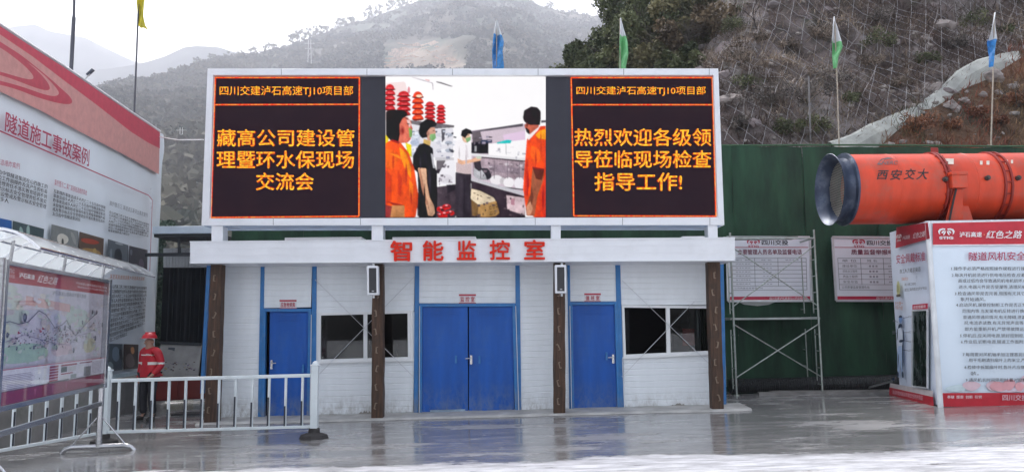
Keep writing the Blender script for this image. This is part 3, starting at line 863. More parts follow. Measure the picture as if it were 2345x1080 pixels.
# ---- concrete drain running down the slope
t = thing('concrete_drain', KERB[0], 'pale concrete drain running diagonally up the slope at right', 'drain')
KERB = [KERB[0] + (KERB[0] - KERB[1]) * 1.2] + KERB
dense = []
for a, b_ in zip(KERB[:-1], KERB[1:]):
    m_ = max(2, int((b_ - a).length / 0.8))
    dense += [a + (b_ - a) * i / m_ for i in range(m_)]
b = MB()
prev = None
zz = np.array([float(slope_z(p.x, p.y)) for p in dense]); zz = np.convolve(np.pad(zz, 6, mode='edge'), np.ones(13) / 13, 'valid')
for i, p in enumerate(dense):
    d = (dense[min(i + 1, len(dense) - 1)] - dense[max(i - 1, 0)]); d.z = 0; d.normalize()
    nrm = Vector((d.y, -d.x, 0))
    if nrm.y > 0: nrm = -nrm               # towards the camera
    z = zz[i]
    prof = [nrm * .40 + Vector((0, 0, -.9)), nrm * .30 + Vector((0, 0, -.12)), nrm * .08 + Vector((0, 0, .16)), nrm * -.02 + Vector((0, 0, .20)), nrm * -.06 + Vector((0, 0, .0)), nrm * -.4 + Vector((0, 0, -.8))]
    row = [Vector((p.x, p.y, z)) + q for q in prof]
    if prev:
        k = len(row)
        b.add(prev + row, [(j, j + 1, k + j + 1, k + j) for j in range(k - 1)])
    prev = row
b.build('drain_wall', mat('drain_concrete', (0.40, 0.41, 0.38), 0.85, var=0.3, scale=1.4, bump=0.5, dirt=(0.16, 0.14, 0.10), dscale=0.9, damt=0.7), t)

# ---- rockfall netting
def tube_net(segs, r):
    """many thin prisms at once: segs (n,2,3)"""
    A, B_ = segs[:, 0], segs[:, 1]; d = B_ - A; d /= np.linalg.norm(d, axis=1)[:, None] + 1e-9
    u = np.cross(d, np.array([0.3, -0.9, 0.31])); u /= np.linalg.norm(u, axis=1)[:, None]; v = np.cross(d, u)
    ring = [u * math.cos(a) + v * math.sin(a) for a in (0, 2.094, 4.189)]
    V = np.stack([A + q * r for q in ring] + [B_ + q * r for q in ring], 1).reshape(-1, 3)
    k = np.arange(len(A))[:, None] * 6
    return V, np.concatenate([k + np.array([[0, 1, 4, 3]]), k + np.array([[1, 2, 5, 4]]), k + np.array([[2, 0, 3, 5]])], 0)
def surf(x, y):
    z = slope_z(x, y)
    z = np.maximum(z, (slope_z(x + .4, y) + slope_z(x - .4, y)) / 2)
    return np.stack([x, y, z + 0.16], -1)
segs = []
step = 0.42
for sgn in (1, -1):
    for c0 in np.arange(-60, 90, step * 1.4142):
        s_ = np.arange(20.7, 46, step * 0.8)
        y = s_; x = c0 + sgn * (s_ - 20.7) * 0.62
        q = surf(x, y)
        ok = (x > 5.2 + .5 * fbm(y * .3, y * .1, 5)) & (x / y < .72) & (x / y > .235 + .05 * vnoise(y, y, 4)) & ~below_kerb(x, y + .3)
        ok &= (fbm(x * .3, y * .3, 301) > -.2)
        g = ok[:-1] & ok[1:]
        segs.append(np.stack([q[:-1][g], q[1:][g]], 1))
segs = np.concatenate(segs)
V, Fq = tube_net(segs, 0.0095)
net = thing('rockfall_net', (8, 24, float(slope_z(8, 24))), 'grey diamond wire rockfall netting draped over the rock slope', 'netting')
o = np_obj('wire_mesh', V, Fq, mat('net_wire', (0.42, 0.41, 0.42), 0.5, metal=0.3), net, WORIG[net]); o['kind'] = 'stuff'
for (a, b_) in (((2050, 20), (1960, 290)), ((2150, 40), (2125, 130)), ((2330, 20), (2290, 110)), ((1800, 200), (2000, 60)), ((1740, 60), (1700, 300))):
    A, B_ = slope_hit(*a), slope_hit(*b_)
    if A is None or B_ is None: continue
    s_ = np.linspace(0, 1, 26)
    q = surf(A.x + (B_.x - A.x) * s_, A.y + (B_.y - A.y) * s_); q[:, 2] += .05
    MB().tube([Vector(p) for p in q], .009, 5).build('cable', mat('rope_wire', (0.34, 0.31, 0.30), 0.6, metal=0.2), net)
for (px, y0, y1, lb) in ((1856, 175, 325, 'rusty grey steel stake standing in the slope left of the green flag pole'), (2106, 243, 275, 'short dark rod stuck in the concrete drain')):
    p = slope_hit(px, y1)
    if p is None: continue
    top = P(px - 4, y0, p.y)
    o = MB().tube([p, top], .03 if y0 < 200 else .02, 8).build('steel_stake', mat('stake_steel', (0.2, 0.19, 0.19), 0.6, metal=0.4), None, p)
    tag(o, lb, 'stake')
# ================================================================ BUILDINGS AND LARGE STRUCTURES
white_panel = mat('white_panel', (0.80, 0.83, 0.86), 0.38, var=0.04, scale=1.5, stretch=(2.5, 1, .5), dirt=(0.42, 0.40, 0.37), dscale=1.7, damt=0.14, bump=.05, bscale=2, grime=.38)
white_metal = mat('white_metal', (0.78, 0.79, 0.82), 0.35, var=0.04, scale=2, dirt=(0.45, 0.44, 0.43), dscale=3, damt=0.2)
blue_post = mat('blue_post', (0.018, 0.165, 0.44), 0.4, var=0.12, scale=4, dirt=(0.25, 0.3, 0.36), dscale=5, damt=0.25, grime=.5)
blue_door = mat('blue_door', (0.010, 0.095, 0.41), 0.4, var=0.16, scale=1.6, stretch=(3, 3, .6), dirt=(0.07, 0.15, 0.34), dscale=3, damt=0.35, bump=.25, bscale=3, spec=.3, grime=.6, gcol=(.16, .2, .27))
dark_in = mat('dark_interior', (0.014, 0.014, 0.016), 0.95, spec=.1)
steel = mat('steel', (0.55, 0.56, 0.58), 0.32, metal=0.9, var=0.08, scale=12)
pvc = mat('window_pvc', (0.78, 0.79, 0.80), 0.35, var=0.03)
glass = glassmat('window_glass', (0.55, 0.58, 0.58), 0.045, .02, .25)
YW = 14.0                                 # wall plane of the site office
def PQ(x0, y0, x1, y1, x2, y2, x3, y3, Y):
    return [P(x0, y0, Y), P(x1, y1, Y), P(x2, y2, Y), P(x3, y3, Y)]

# ---- green netted hoarding
YH = PG(1950, 888).y
gr = thing('green_hoarding', (3, YH, gz(3)), 'long dark green net-covered hoarding wall behind the office and the fan', 'hoarding wall')
gm, nt, bb = newmat('green_net')
N_, L_ = nt.nodes, nt.links
tc = N_.new('ShaderNodeTexCoord'); wv = N_.new('ShaderNodeTexNoise'); wv.inputs['Scale'].default_value = 1.2; wv.inputs['Detail'].default_value = 9; wv.inputs['Roughness'].default_value = .65
mpg = N_.new('ShaderNodeMapping'); mpg.inputs['Scale'].default_value = (1.6, 1, .35)
L_.new(tc.outputs['Object'], mpg.inputs['Vector']); L_.new(mpg.outputs[0], wv.inputs['Vector'])
rp_ = N_.new('ShaderNodeValToRGB'); rp_.color_ramp.elements[0].position = .36; rp_.color_ramp.elements[1].position = .66
rp_.color_ramp.elements[0].color = (0.005, 0.030, 0.015, 1); rp_.color_ramp.elements[1].color = (0.020, 0.085, 0.040, 1)
L_.new(wv.outputs[0], rp_.inputs[0]); L_.new(rp_.outputs[0], bb.inputs['Base Color']); bb.inputs['Roughness'].default_value = 0.75
x_edges = [-6.25 + 1.6 * k for k in range(17)]
ZH = P(1900, 336, YH).z
for k in range(len(x_edges) - 1):
    xa, xb = x_edges[k], x_edges[k + 1]
    V, Fq = [], []
    m_, n_ = 26, 46
    for i in range(n_):
        for j in range(m_):
            u, v = j / (m_ - 1), i / (n_ - 1)
            x = xa + (xb - xa) * u
            zt = ZH - 0.012 * (x - 7)
            z = gz(x) + (zt - gz(x)) * v
            y = YH - 0.02 * abs(math.sin(math.pi * u)) + 0.13 * float(fbm(x * 1.9, z * 0.4, 61 + k)) + 0.05 * float(fbm(x * 6, z * 1.1, 65 + k)) + 0.02 * math.sin(z * 2 + k)
            V.append((x, y, z + (0.035 * float(fbm(x * 2, 3, 8)) if i == n_ - 1 else 0)))
    for i in range(n_ - 1):
        for j in range(m_ - 1):
            a = i * m_ + j; Fq.append((a, a + 1, a + m_ + 1, a + m_))
    np_obj('net_panel', V, Fq, gm, gr, WORIG[gr], smooth=True)
MB().box(x_edges[0] + .1, x_edges[-1], YH + .12, YH + .5, -.2, ZH - .2).build('backing_wall', mat('wall_block', (0.12, 0.12, 0.11), 0.9), gr)
b = MB().tube([(x, YH - .02, ZH + .03 - 0.012 * (x - 7) + .01 * math.sin(x)) for x in np.linspace(-6.25, 19.3, 40)], .022, 6)
b.build('top_rope', mat('green_rope', (0.05, 0.12, 0.06), 0.8), gr)

# ---- site office
off = thing('site_office', (-0.9, YW, gz(-.9)), 'white panel site office with blue doors under a long white fascia', 'building')
def wall_z(px, py): return P(px, py, YW)
def ribbed(quad, name='wall_panel', pitch=0.105, thick=0.05):
    """sandwich panel: flat ribs with recessed joints between them"""
    TL, TR, BR, BL = quad
    h = (TL - BL).length
    n = max(1, round(h / pitch)); b = MB(); g = 0.09
    n_out = Vector((0, -1, 0))
    for i in range(n):
        def at(u, v): return (TL * (1 - u) + TR * u) * (1 - v) + (BL * (1 - u) + BR * u) * v
        v0, v1 = i / n, (i + 1) / n; dv = (v1 - v0)
        r = 0.008
        a = [at(0, v0), at(1, v0)]; c1 = [at(0, v0 + dv * g), at(1, v0 + dv * g)]; c2 = [at(0, v1 - dv * g), at(1, v1 - dv * g)]; e = [at(0, v1), at(1, v1)]
        pts = a + [p + n_out * r for p in c1] + [p + n_out * r for p in c2] + e
        b.add(pts, [(0, 1, 3, 2), (2, 3, 5, 4), (4, 5, 7, 6)])
    back = Vector((0, thick, 0))
    b.add([TL, TR, BR, BL, TL + back, TR + back, BR + back, BL + back], [(7, 6, 5, 4), (0, 4, 5, 1), (1, 5, 6, 2), (2, 6, 7, 3), (3, 7, 4, 0)])
    return b.build(name, white_panel, off, fixn=False)
bays = [
    (506, 598, 598, 598, 591, 964, 497, 968),
    (604, 598, 715, 598, 712, 703, 604, 705),
    (725, 598, 950, 598, 948, 712, 724, 718),
    (725, 828, 948, 823, 946, 956, 722, 962),
    (960, 598, 1180, 598, 1181, 694, 960, 694),
    (1190, 598, 1300, 598, 1306, 946, 1194, 952),
    (1304, 598, 1409, 598, 1412, 690, 1306, 690),
    (1420, 598, 1646, 598, 1648, 698, 1423, 698),
    (1427, 818, 1651, 812, 1655, 940, 1430, 944)]
for q in bays: ribbed(PQ(*q, YW))
for q in ((724, 718, 729, 718, 728, 828, 723, 828), (945, 713, 950, 713, 949, 823, 946, 823), (1423, 698, 1425, 698, 1428, 818, 1426, 818), (1626, 698, 1648, 698, 1650, 812, 1629, 812)):
    MB().slab(PQ(*q, YW), (0, .05, 0)).build('wall_strip', white_panel, off)
def bluepost(q, d=0.05, proud=.03):
    MB().slab(PQ(*q, YW - proud), (0, d + proud, 0)).build('blue_post', blue_post, off, bevel=.004)
for q in ((597, 598, 605, 598, 600, 962, 590, 962), (715, 598, 725, 598, 722, 958, 711, 958), (950, 598, 960, 598, 958, 954, 947, 954), (1180, 598, 1190, 598, 1194, 948, 1182, 948),
          (1299, 598, 1305, 598, 1310, 945, 1304, 945), (1409, 598, 1420, 598, 1430, 943, 1418, 943), (1649, 596, 1657, 596, 1664, 938, 1656, 938)):
    bluepost(q)
MB().slab(PQ(474, 600, 482, 600, 466, 900, 458, 900, YW - .35), (0, 2.5, 0)).build('side_wall', blue_post, off)
a = P(1655, 600, YW); c = P(1662, 938, YW)
MB().hexa([c + Vector((-.12, .02, 0)), c + Vector((-.02, .02, 0)), a + Vector((-.02, .02, 0)), a + Vector((-.12, .02, 0))], [c + Vector((-.12, 2.3, 0)), c + Vector((-.02, 2.3, 0)), a + Vector((-.02, 2.3, 0)), a + Vector((-.12, 2.3, 0))]).build('side_wall', white_panel, off)
# inside: floor, back wall, ceiling, partition walls
zt = P(1000, 600, YW).z
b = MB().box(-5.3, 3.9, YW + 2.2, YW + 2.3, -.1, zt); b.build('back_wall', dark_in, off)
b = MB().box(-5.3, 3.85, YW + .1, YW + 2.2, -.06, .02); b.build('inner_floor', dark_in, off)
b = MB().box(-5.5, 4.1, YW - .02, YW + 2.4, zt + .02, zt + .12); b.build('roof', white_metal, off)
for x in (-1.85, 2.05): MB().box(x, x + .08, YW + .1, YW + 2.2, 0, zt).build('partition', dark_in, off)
for (px0, px1, py) in ((655, 830, 545), (900, 1090, 544), (1560, 1640, 542)):
    p, q = P(px0, py, 15.6), P(px1, py - .5, 15.6)
    MB().box(p.x, q.x, 15.5, 16.1, p.z - .06, p.z).build('roof_ridge_cap', white_metal, off, bevel=.01)
# fascia box with its ribs, underside and raised letters
YF = 13.15
fq = PQ(435, 552, 1683, 543, 1683, 597, 435, 603, YF)
b = MB().slab(fq, (0, YW - YF - .01, 0))
fas = b.build('fascia', white_metal, off, bevel=.006)
for f0, f1 in ((0.0, 0.045), (0.93, 1.0), (0.3, 0.33), (0.62, 0.65)):
    TL, TR, BR, BL = fq
    q = [TL.lerp(BL, f0), TR.lerp(BR, f0), TR.lerp(BR, f1), TL.lerp(BL, f1)]
    o = MB().slab([p + Vector((0, -.014 if f0 in (0, .93) else -.004, 0)) for p in q], (0, .02, 0)).build('fascia_rib', white_metal, fas)
SG = mat('sign_red', (0.70, 0.028, 0.010), 0.6, var=0.08, spec=.15)
for ch, x0, x1, y0, y1 in (('智', 894, 944, 551, 598), ('能', 968, 1016, 551, 597), ('监', 1046, 1091, 551, 595), ('控', 1121, 1168, 550, 595), ('室', 1200, 1248, 549, 594)):
    text(ch, PQ(x0, y0, x1, y0, x1, y1, x0, y1, YF - .012), SG, fas, 'raised_letter', push=0.0, bold=0.018, res=3, depth=0.035)
# wooden posts with iron staples
wood = mat('old_timber', (0.075, 0.040, 0.024), 0.75, var=0.5, scale=6, bump=0.8, bscale=14, stretch=(6, 6, 0.5), dirt=(0.035, 0.025, 0.02), dscale=4, damt=0.8)
iron = mat('staple_iron', (0.24, 0.18, 0.13), 0.5, metal=0.5)
YP = 13.42
for q in ((482, 600, 508, 600, 496, 974, 466, 974), (852, 598, 877, 598, 877, 962, 850, 962), (1268, 596, 1294, 596, 1295, 951, 1268, 951), (1620, 596, 1649, 596, 1659, 943, 1632, 943)):
    TL, TR, BR, BL = PQ(*q, YP)
    BL = Vector((BL.x, BL.y, gz(BL.x) - .02)); BR = Vector((BR.x, BR.y, gz(BR.x) - .02))
    n = 12; rows = []
    for i in range(n + 1):
        f = i / n; l, r = TL.lerp(BL, f), TR.lerp(BR, f)
        j = [Vector((random.uniform(-.006, .006), random.uniform(-.005, .005), 0)) for _ in range(4)]
        rows.append([l + j[0], r + j[1], r + Vector((0, .2, 0)) + j[2], l + Vector((0, .2, 0)) + j[3]])
    b = MB(); b.v = [p for r_ in rows for p in r_]; b.c = [(0.5, 0.5, 0.5, 1)] * len(b.v)
    for i in range(n):
        for j in range(4):
            b.f.append([i * 4 + j, i * 4 + (j + 1) % 4, (i + 1) * 4 + (j + 1) % 4, (i + 1) * 4 + j]); b.mi.append(0)
    b.f += [[3, 2, 1, 0], [n * 4, n * 4 + 1, n * 4 + 2, n * 4 + 3]]; b.mi += [0, 0]
    post = b.build('timber_post', wood, off, bevel=.012)
    src = None
    for i in range(8):
        f = 0.10 + i * 0.115
        c = TL.lerp(BL, f).lerp(TR.lerp(BR, f), 0.45 + random.uniform(-.12, .12))
        if src is None:
            s_ = MB().bar(c + Vector((0, -.012, -.05)), c + Vector((0, -.012, .05)), .02, .014)
            s_.bar(c + Vector((0, -.012, -.05)), c + Vector((.03, -.006, -.05)), .014); s_.bar(c + Vector((0, -.012, .05)), c + Vector((.03, -.006, .05)), .014)
            src = s_.build('iron_staple', iron, post)
        else:
            o = inst(src, 'iron_staple', post, c + Vector((0, -.012, 0))); o.rotation_euler.y = random.uniform(-.5, .5) + (math.pi if random.random() < .4 else 0)
    # short white steel column from the fascia up to the screen
cols = [(484, 515, 510, 515, 510, 556, 484, 556), (851, 515, 877, 515, 877, 553, 851, 553), (1262, 515, 1284, 515, 1284, 551, 1262, 551), (1621, 514, 1643, 514, 1644, 548, 1622, 548)]

# doors
def door(frame, leaves, recess=0.03, handles=(), dark=None, grooves=True):
    TL, TR, BR, BL = PQ(*frame, YW - .045)
    w = .055
    fr = MB()
    fr.hexa([BL, BL + Vector((w, 0, 0)), TL + Vector((w, 0, 0)), TL], [p + Vector((0, .09, 0)) for p in (BL, BL + Vector((w, 0, 0)), TL + Vector((w, 0, 0)), TL)])
    fr.hexa([BR - Vector((w, 0, 0)), BR, TR, TR - Vector((w, 0, 0))], [p + Vector((0, .09, 0)) for p in (BR - Vector((w, 0, 0)), BR, TR, TR - Vector((w, 0, 0)))])
    a, c = TL + Vector((w, 0.001, 0)), TR - Vector((w, -.001, 0))
    fr.hexa([a - Vector((0, 0, w)), c - Vector((0, 0, w)), c, a], [p + Vector((0, .088, 0)) for p in (a - Vector((0, 0, w)), c - Vector((0, 0, w)), c, a)])
    root = fr.build('door_frame', blue_post, off, bevel=.004)
    for lv in leaves:
        q = PQ(*lv[:8], YW - .02 + recess)
        lf = MB().slab(q, (0, .035, 0))
        if grooves:
            TLq, TRq, BRq, BLq = q
            for g in (0.05, 0.072, 0.094):
                l, r = TLq.lerp(BLq, g).lerp(TRq.lerp(BRq, g), .2), TLq.lerp(BLq, g).lerp(TRq.lerp(BRq, g), .8)
                lf.bar(l + Vector((0, -.002, 0)), r + Vector((0, -.002, 0)), .012, .012)
        o = lf.build('door_leaf', blue_door, root, bevel=.003)
    return root
steelh = mat('handle_metal', (0.6, 0.6, 0.6), 0.25, metal=0.9)
d1 = door((601, 706, 713, 706, 709, 959, 598, 960), [(618, 713, 706, 713, 702, 956, 615, 957)], recess=.045)
d2 = door((960, 695, 1180, 694, 1186, 948, 959, 951), [(966, 701, 1071, 700, 1072, 945, 967, 947), (1074, 700, 1174, 700, 1178, 945, 1074, 946)])
d3 = door((1304, 691, 1414, 690, 1421, 943, 1308, 945), [(1310, 697, 1407, 697, 1413, 941, 1314, 942)])
def handle(root, px, py, side=1):
    c = P(px, py, YW - .02)
    b = MB().box(c.x - .02, c.x + .02, c.y - .012, c.y, c.z - .08, c.z + .08)
    b.tube([c + Vector((0, -.01, .03)), c + Vector((0, -.055, .03)), c + Vector((side * .1, -.055, .025))], .009, 8)
    b.build('door_handle', steelh, root, bevel=.002)
handle(d1, 622, 834, 1); handle(d2, 1079, 823, -1); handle(d3, 1404, 821, -1)
for r_, px, py in ((d2, 1044, 822), (d2, 1098, 823), (d3, 1389, 815), (d1, 694, 843)):
    c = P(px, py, YW - .02)
    MB().box(c.x - .018, c.x + .018, c.y - .012, c.y + .004, c.z - .07, c.z + .07).build('pull_plate', blue_post, r_, bevel=.003)
for q in ((1314, 936, 1413, 935, 1413, 942, 1314, 943), (985, 938, 1065, 936, 1066, 946, 985, 947)):   # scuffed kick strip at the foot
    MB().slab(PQ(*q, YW - .036), (0, .01, 0)).build('kick_plate', mat('scuffed', (0.25, 0.33, 0.42), 0.5, var=.3, scale=6), off)
# windows
def window(outer, cells, mull):
    O = PQ(*outer, YW - .03)
    b = MB()
    TL, TR, BR, BL = O
    w = .045
    dn = Vector((0, 0, w)); rt = Vector((w, 0, 0)); bk = Vector((0, .07, 0))
    for q in ([BL, BL + rt, TL + rt, TL], [BR - rt, BR, TR, TR - rt], [TL + rt - dn, TR - rt - dn, TR - rt, TL + rt], [BL + rt, BR - rt, BR - rt + dn, BL + rt + dn]):
        b.slab(q, bk)
    for m_ in mull:
        b.slab([p + Vector((0, .004, 0)) for p in PQ(*m_, YW - .03)], (0, .05, 0))
    fr = b.build('window_frame', pvc, off, bevel=.003)
    sl = MB().hexa([BL + Vector((-.02, -.035, -.03)), BR + Vector((.02, -.035, -.03)), BR + Vector((.02, -.035, .004)), BL + Vector((-.02, -.035, .004))], [BL + Vector((-.02, .02, -.03)), BR + Vector((.02, .02, -.03)), BR + Vector((.02, .02, .004)), BL + Vector((-.02, .02, .004))])
    sl.build('window_sill', pvc, fr)
    for c in cells:
        MB().slab(PQ(*c, YW), (0, .005, 0)).build('window_pane', glass, fr)
    return fr
w1 = window((729, 716, 945, 711, 946, 822, 728, 828), [(732, 720, 834, 719, 834, 823, 732, 825), (838, 718, 942, 714, 943, 820, 838, 822)], [(832, 719, 841, 719, 841, 824, 832, 824), (933, 714, 941, 714, 942, 820, 934, 820)])
w2 = window((1424, 698, 1627, 700, 1630, 808, 1428, 817), [(1532, 702, 1624, 702, 1626, 806, 1534, 809)], [(1525, 701, 1534, 701, 1536, 811, 1527, 811)])
red_note = MB().slab(PQ(1563, 752, 1590, 752, 1591, 790, 1563, 791, YW + .02), (0, .002, 0)).build('paper_notice', mat('red_paper', (0.45, 0.05, 0.04), 0.7), off)
MB().tube([P(1596, 704, YW + .25), P(1600, 806, YW + .25)], .022, 8).build('reflected_pole', pvc, off)  # tube added to stand for a pole reflected in the pane
cur = MB()
pts = [P(1603 + i * 1.6, 703, YW + .3 + .03 * math.sin(i * 1.5)) for i in range(12)]; ptb = [P(1606 + i * 1.5, 806, YW + .3 + .03 * math.sin(i * 1.5)) for i in range(12)]
cur.add(pts + ptb, [(i, i + 1, i + 13, i + 12) for i in range(11)])
cur.build('curtain', mat('green_curtain', (0.10, 0.16, 0.12), 0.8), off)
# desks and shelf units one can just make out behind the panes
b = MB(); p = P(780, 800, YW + 1.2)
b.box(p.x - .7, p.x + 1.6, YW + 1, YW + 1.7, .70, .75)
for x_ in (-.65, 0.4, 1.5): b.box(p.x + x_, p.x + x_ + .05, YW + 1.05, YW + 1.1, 0, .7)
b.box(p.x - .1, p.x + .45, YW + 1.3, YW + 1.36, .85, 1.2); b.box(p.x + .6, p.x + 1.1, YW + 1.3, YW + 1.36, .85, 1.2)
b.build('desk', mat('desk_grey', (0.07, 0.065, 0.06), .6), off)
# diagonal tie rods
rod = mat('tie_rod', (0.62, 0.63, 0.66), 0.35, metal=0.7)
for a, c in (((722, 640), (945, 860)), ((948, 634), (722, 865)), ((1425, 642), (1630, 838)), ((1590, 690), (1424, 862))):
    A, B_ = P(*a, YW - .09), P(*c, YW - .09)
    MB().tube([A, B_], .0055, 6).build('tie_rod', rod, off)
# cable clips beside the doors, mortar splashes at the foot
for (x0, y0, x1, y1) in ((713, 720, 710, 950), (961, 700, 960, 945), (1181, 700, 1188, 940), (1305, 700, 1309, 940), (1425, 820, 1430, 935)):
    MB().tube([P(x0, y0, YW - .06), P(x1, y1, YW - .06)], .006, 5).build('white_cable', pvc, off)
ap = MB()
ax = np.linspace(-5.45, 4.1, 90)
front = [YW - .68 + .09 * float(fbm(x * 1.3, 2, 5)) + (.5 if x > 3.95 else 0) * (x - 3.95) for x in ax]
for i in range(89):
    x0, x1 = ax[i], ax[i + 1]
    A = [(x0, front[i], gz(x0) + .003), (x1, front[i + 1], gz(x1) + .003), (x1, front[i + 1] + .05, gz(x1) + .035), (x0, front[i] + .05, gz(x0) + .035), (x1, YW + .1, gz(x1) + .05 + .01 * float(vnoise(x1 * 4, 1))), (x0, YW + .1, gz(x0) + .05 + .01 * float(vnoise(x0 * 4, 1)))]
    ap.add(A, [(0, 1, 2, 3), (3, 2, 4, 5)])
ap.build('concrete_plinth', mat('pale_plinth', (0.46, 0.45, 0.43), 0.7, var=.25, scale=3, bump=.4, dirt=(.22, .2, .18), dscale=1.8, damt=.6), off)
MUD = mat('splash', (0.30, 0.28, 0.25), 0.9, var=.4, scale=14)
for (px, py, w_, h_) in ((840, 952, 26, 13), (1555, 930, 22, 7), (1445, 940, 9, 5), (1500, 939, 8, 4), (1010, 955, 12, 4), (897, 955, 9, 3), (640, 962, 14, 4), (1240, 949, 10, 4)):
    pts = []
    for i in range(22):
        u = i / 21; hh = math.sin(math.pi * u) ** .7 * h_ * (0.55 + .6 * random.random())
        pts.append(P(px - w_ + 2 * w_ * u, py - hh, YW - .02))
    pts += [P(px + w_, py + 3, YW - .02), P(px - w_, py + 3, YW - .02)]
    MB().poly(pts).build('mortar_splash', MUD, off)
# three small door signs
signred = mat('plate_red', (0.45, 0.03, 0.06), 0.5); platew = mat('plate_white', (0.75, 0.72, 0.74), 0.45, var=.05); inkd = mat('ink_maroon', (0.20, 0.02, 0.06), .6)
for (x0, x1, y0, y1, s_, lb) in ((640, 679, 686, 706, '应急物资库', 'small red and white sign over the single left door, five characters wide'), (1051, 1090, 673, 694, '监控室', 'small red and white sign over the blue double doors'), (1338, 1376, 671, 690, '值班室', 'small red and white sign over the right hand blue door')):
    q = PQ(x0, y0, x1, y0, x1, y1, x0, y1, YW - .012)
    t = thing('door_sign', (q[2] + q[3]) / 2, lb, 'sign', 'door signs on the office')
    MB().slab(q, (0, .006, 0)).build('sign_plate', platew, t)
    MB().slab(PQ(x0, y0, x1, y0, x1, y0 + 4, x0, y0 + 4, YW - .014), (0, .002, 0)).build('sign_header', signred, t)
    MB().slab(PQ(x0, y1 - 1.6, x1, y1 - 1.6, x1, y1, x0, y1, YW - .014), (0, .002, 0)).build('sign_footer', signred, t)
    text(s_, PQ(x0 + 3, y0 + 5.5, x1 - 3, y0 + 5.5, x1 - 3, y1 - 3, x0 + 3, y1 - 3, YW - .013), signred, t, bold=.02, space=1.0 if len(s_) > 3 else 1.5)
# two column loudspeakers
for k, (cx_, y0, y1, lb) in enumerate(((852.5, 604, 681, 'slim white column loudspeaker with dark grille on the post left of the double doors'), (1283.5, 602, 677, 'slim white column loudspeaker on the post beside the right hand door'))):
    q = PQ(cx_ - 13, y0 + 4, cx_ + 13, y0 + 4, cx_ + 14, y1 - 6, cx_ - 12, y1 - 6, 13.12)
    t = thing('column_speaker', (q[2] + q[3]) / 2, lb, 'loudspeaker', 'loudspeakers on the posts')
    MB().slab(q, (0, .14, 0)).build('speaker_box', white_metal, t, bevel=.015)
    MB().slab(PQ(cx_ - 8, y0 + 9, cx_ + 9, y0 + 9, cx_ + 9.5, y1 - 11, cx_ - 7.5, y1 - 11, 13.113), (0, .012, 0)).build('grille', mat('grille', (0.07, 0.07, 0.075), .55, bump=1, bscale=300), t, bevel=.004)
    MB().slab(PQ(cx_ - 1, y1 - 16, cx_ + 4, y1 - 16, cx_ + 4, y1 - 14, cx_ - 1, y1 - 14, 13.11), (0, .004, 0)).build('maker_plate', steel, t)
    for yy in (y0 - 1, y1 - 7):
        b = MB().bar(P(cx_ + 3, yy, 13.2), P(cx_ + 3, yy + 8, 13.2), .035, .03); b.bar(P(cx_ + 3, yy + 4, 13.2), P(cx_ + 3, yy + 4, 13.44), .03)
        b.build('bracket', steel, t)

# ---- LED screen
YS = 13.3
scr = thing('led_screen', P(1060, 556, YS), 'wide white framed outdoor LED display board showing orange text and a storeroom picture', 'led screen')
fr_out = (475, 157, 1645, 157, 1659, 515, 461, 516); fr_in = (488, 172, 1634, 172, 1644, 497, 479, 500)
O, I = PQ(*fr_out, YS), PQ(*fr_in, YS)
bk = Vector((0, .72, 0))
names = [(0, 1), (1, 2), (2, 3), (3, 0)]
for (i, j) in names:
    q = [O[i], O[j], I[j], I[i]]
    MB().hexa(q, [q[0] + bk, q[1] + bk, q[2] + Vector((0, .1, 0)), q[3] + Vector((0, .1, 0))]).build('frame_side', white_metal, scr, bevel=.006)
seam = mat('seam_dark', (0.25, 0.25, 0.27), .6)
for k in range(6):
    for (ya, yb, ia, ib) in ((157, 172, 0, 0), (498, 515, 0, 0)):
        px = 475 + (k + .86) * 196 if ya < 300 else 461 + (k + .82) * 200
        if px > 1640: continue
        MB().slab(PQ(px, ya + .6, px + 1.3, ya + .6, px + 1.3, yb, px, yb, YS - .002), (0, .004, 0)).build('frame_seam', seam, scr)
MB().hexa([p + Vector((0, .1, 0)) for p in I], [p + Vector((0, .5, 0)) for p in I]).build('screen_body', mat('screen_black', (0.012, 0.012, 0.014), .5), scr)
b_under = MB().hexa([O[3] + Vector((.03, .06, .012)), O[2] + Vector((-.03, .06, .012)), O[2] + Vector((-.03, .68, .012)), O[3] + Vector((.03, .68, .012))], [O[3] + Vector((.03, .06, .05)), O[2] + Vector((-.03, .06, .05)), O[2] + Vector((-.03, .68, .05)), O[3] + Vector((.03, .68, .05))])
b_under.v = [v + Vector((0, 0, -.02)) for v in b_under.v]
b_under.build('underside_sheet', mat('blue_grey_sheet', (0.25, 0.33, 0.45), .5, var=.2), scr)
for q in cols:
    TL, TR, BR, BL = PQ(*q, YS + .05)
    MB().slab([TL + Vector((0, 0, -.01)), TR + Vector((0, 0, -.01)), BR, BL], (0, .25, 0)).build('steel_column', white_metal, scr, bevel=.005)
SL = YS + .09
led_off = mat('led_unlit', (0.05, 0.05, 0.062), .8, var=.06, scale=3, spec=.15)
MB().slab(PQ(488, 173, 1634, 173, 1644, 497, 479, 499, SL), (0, .006, 0)).build('led_panel', led_off, scr)
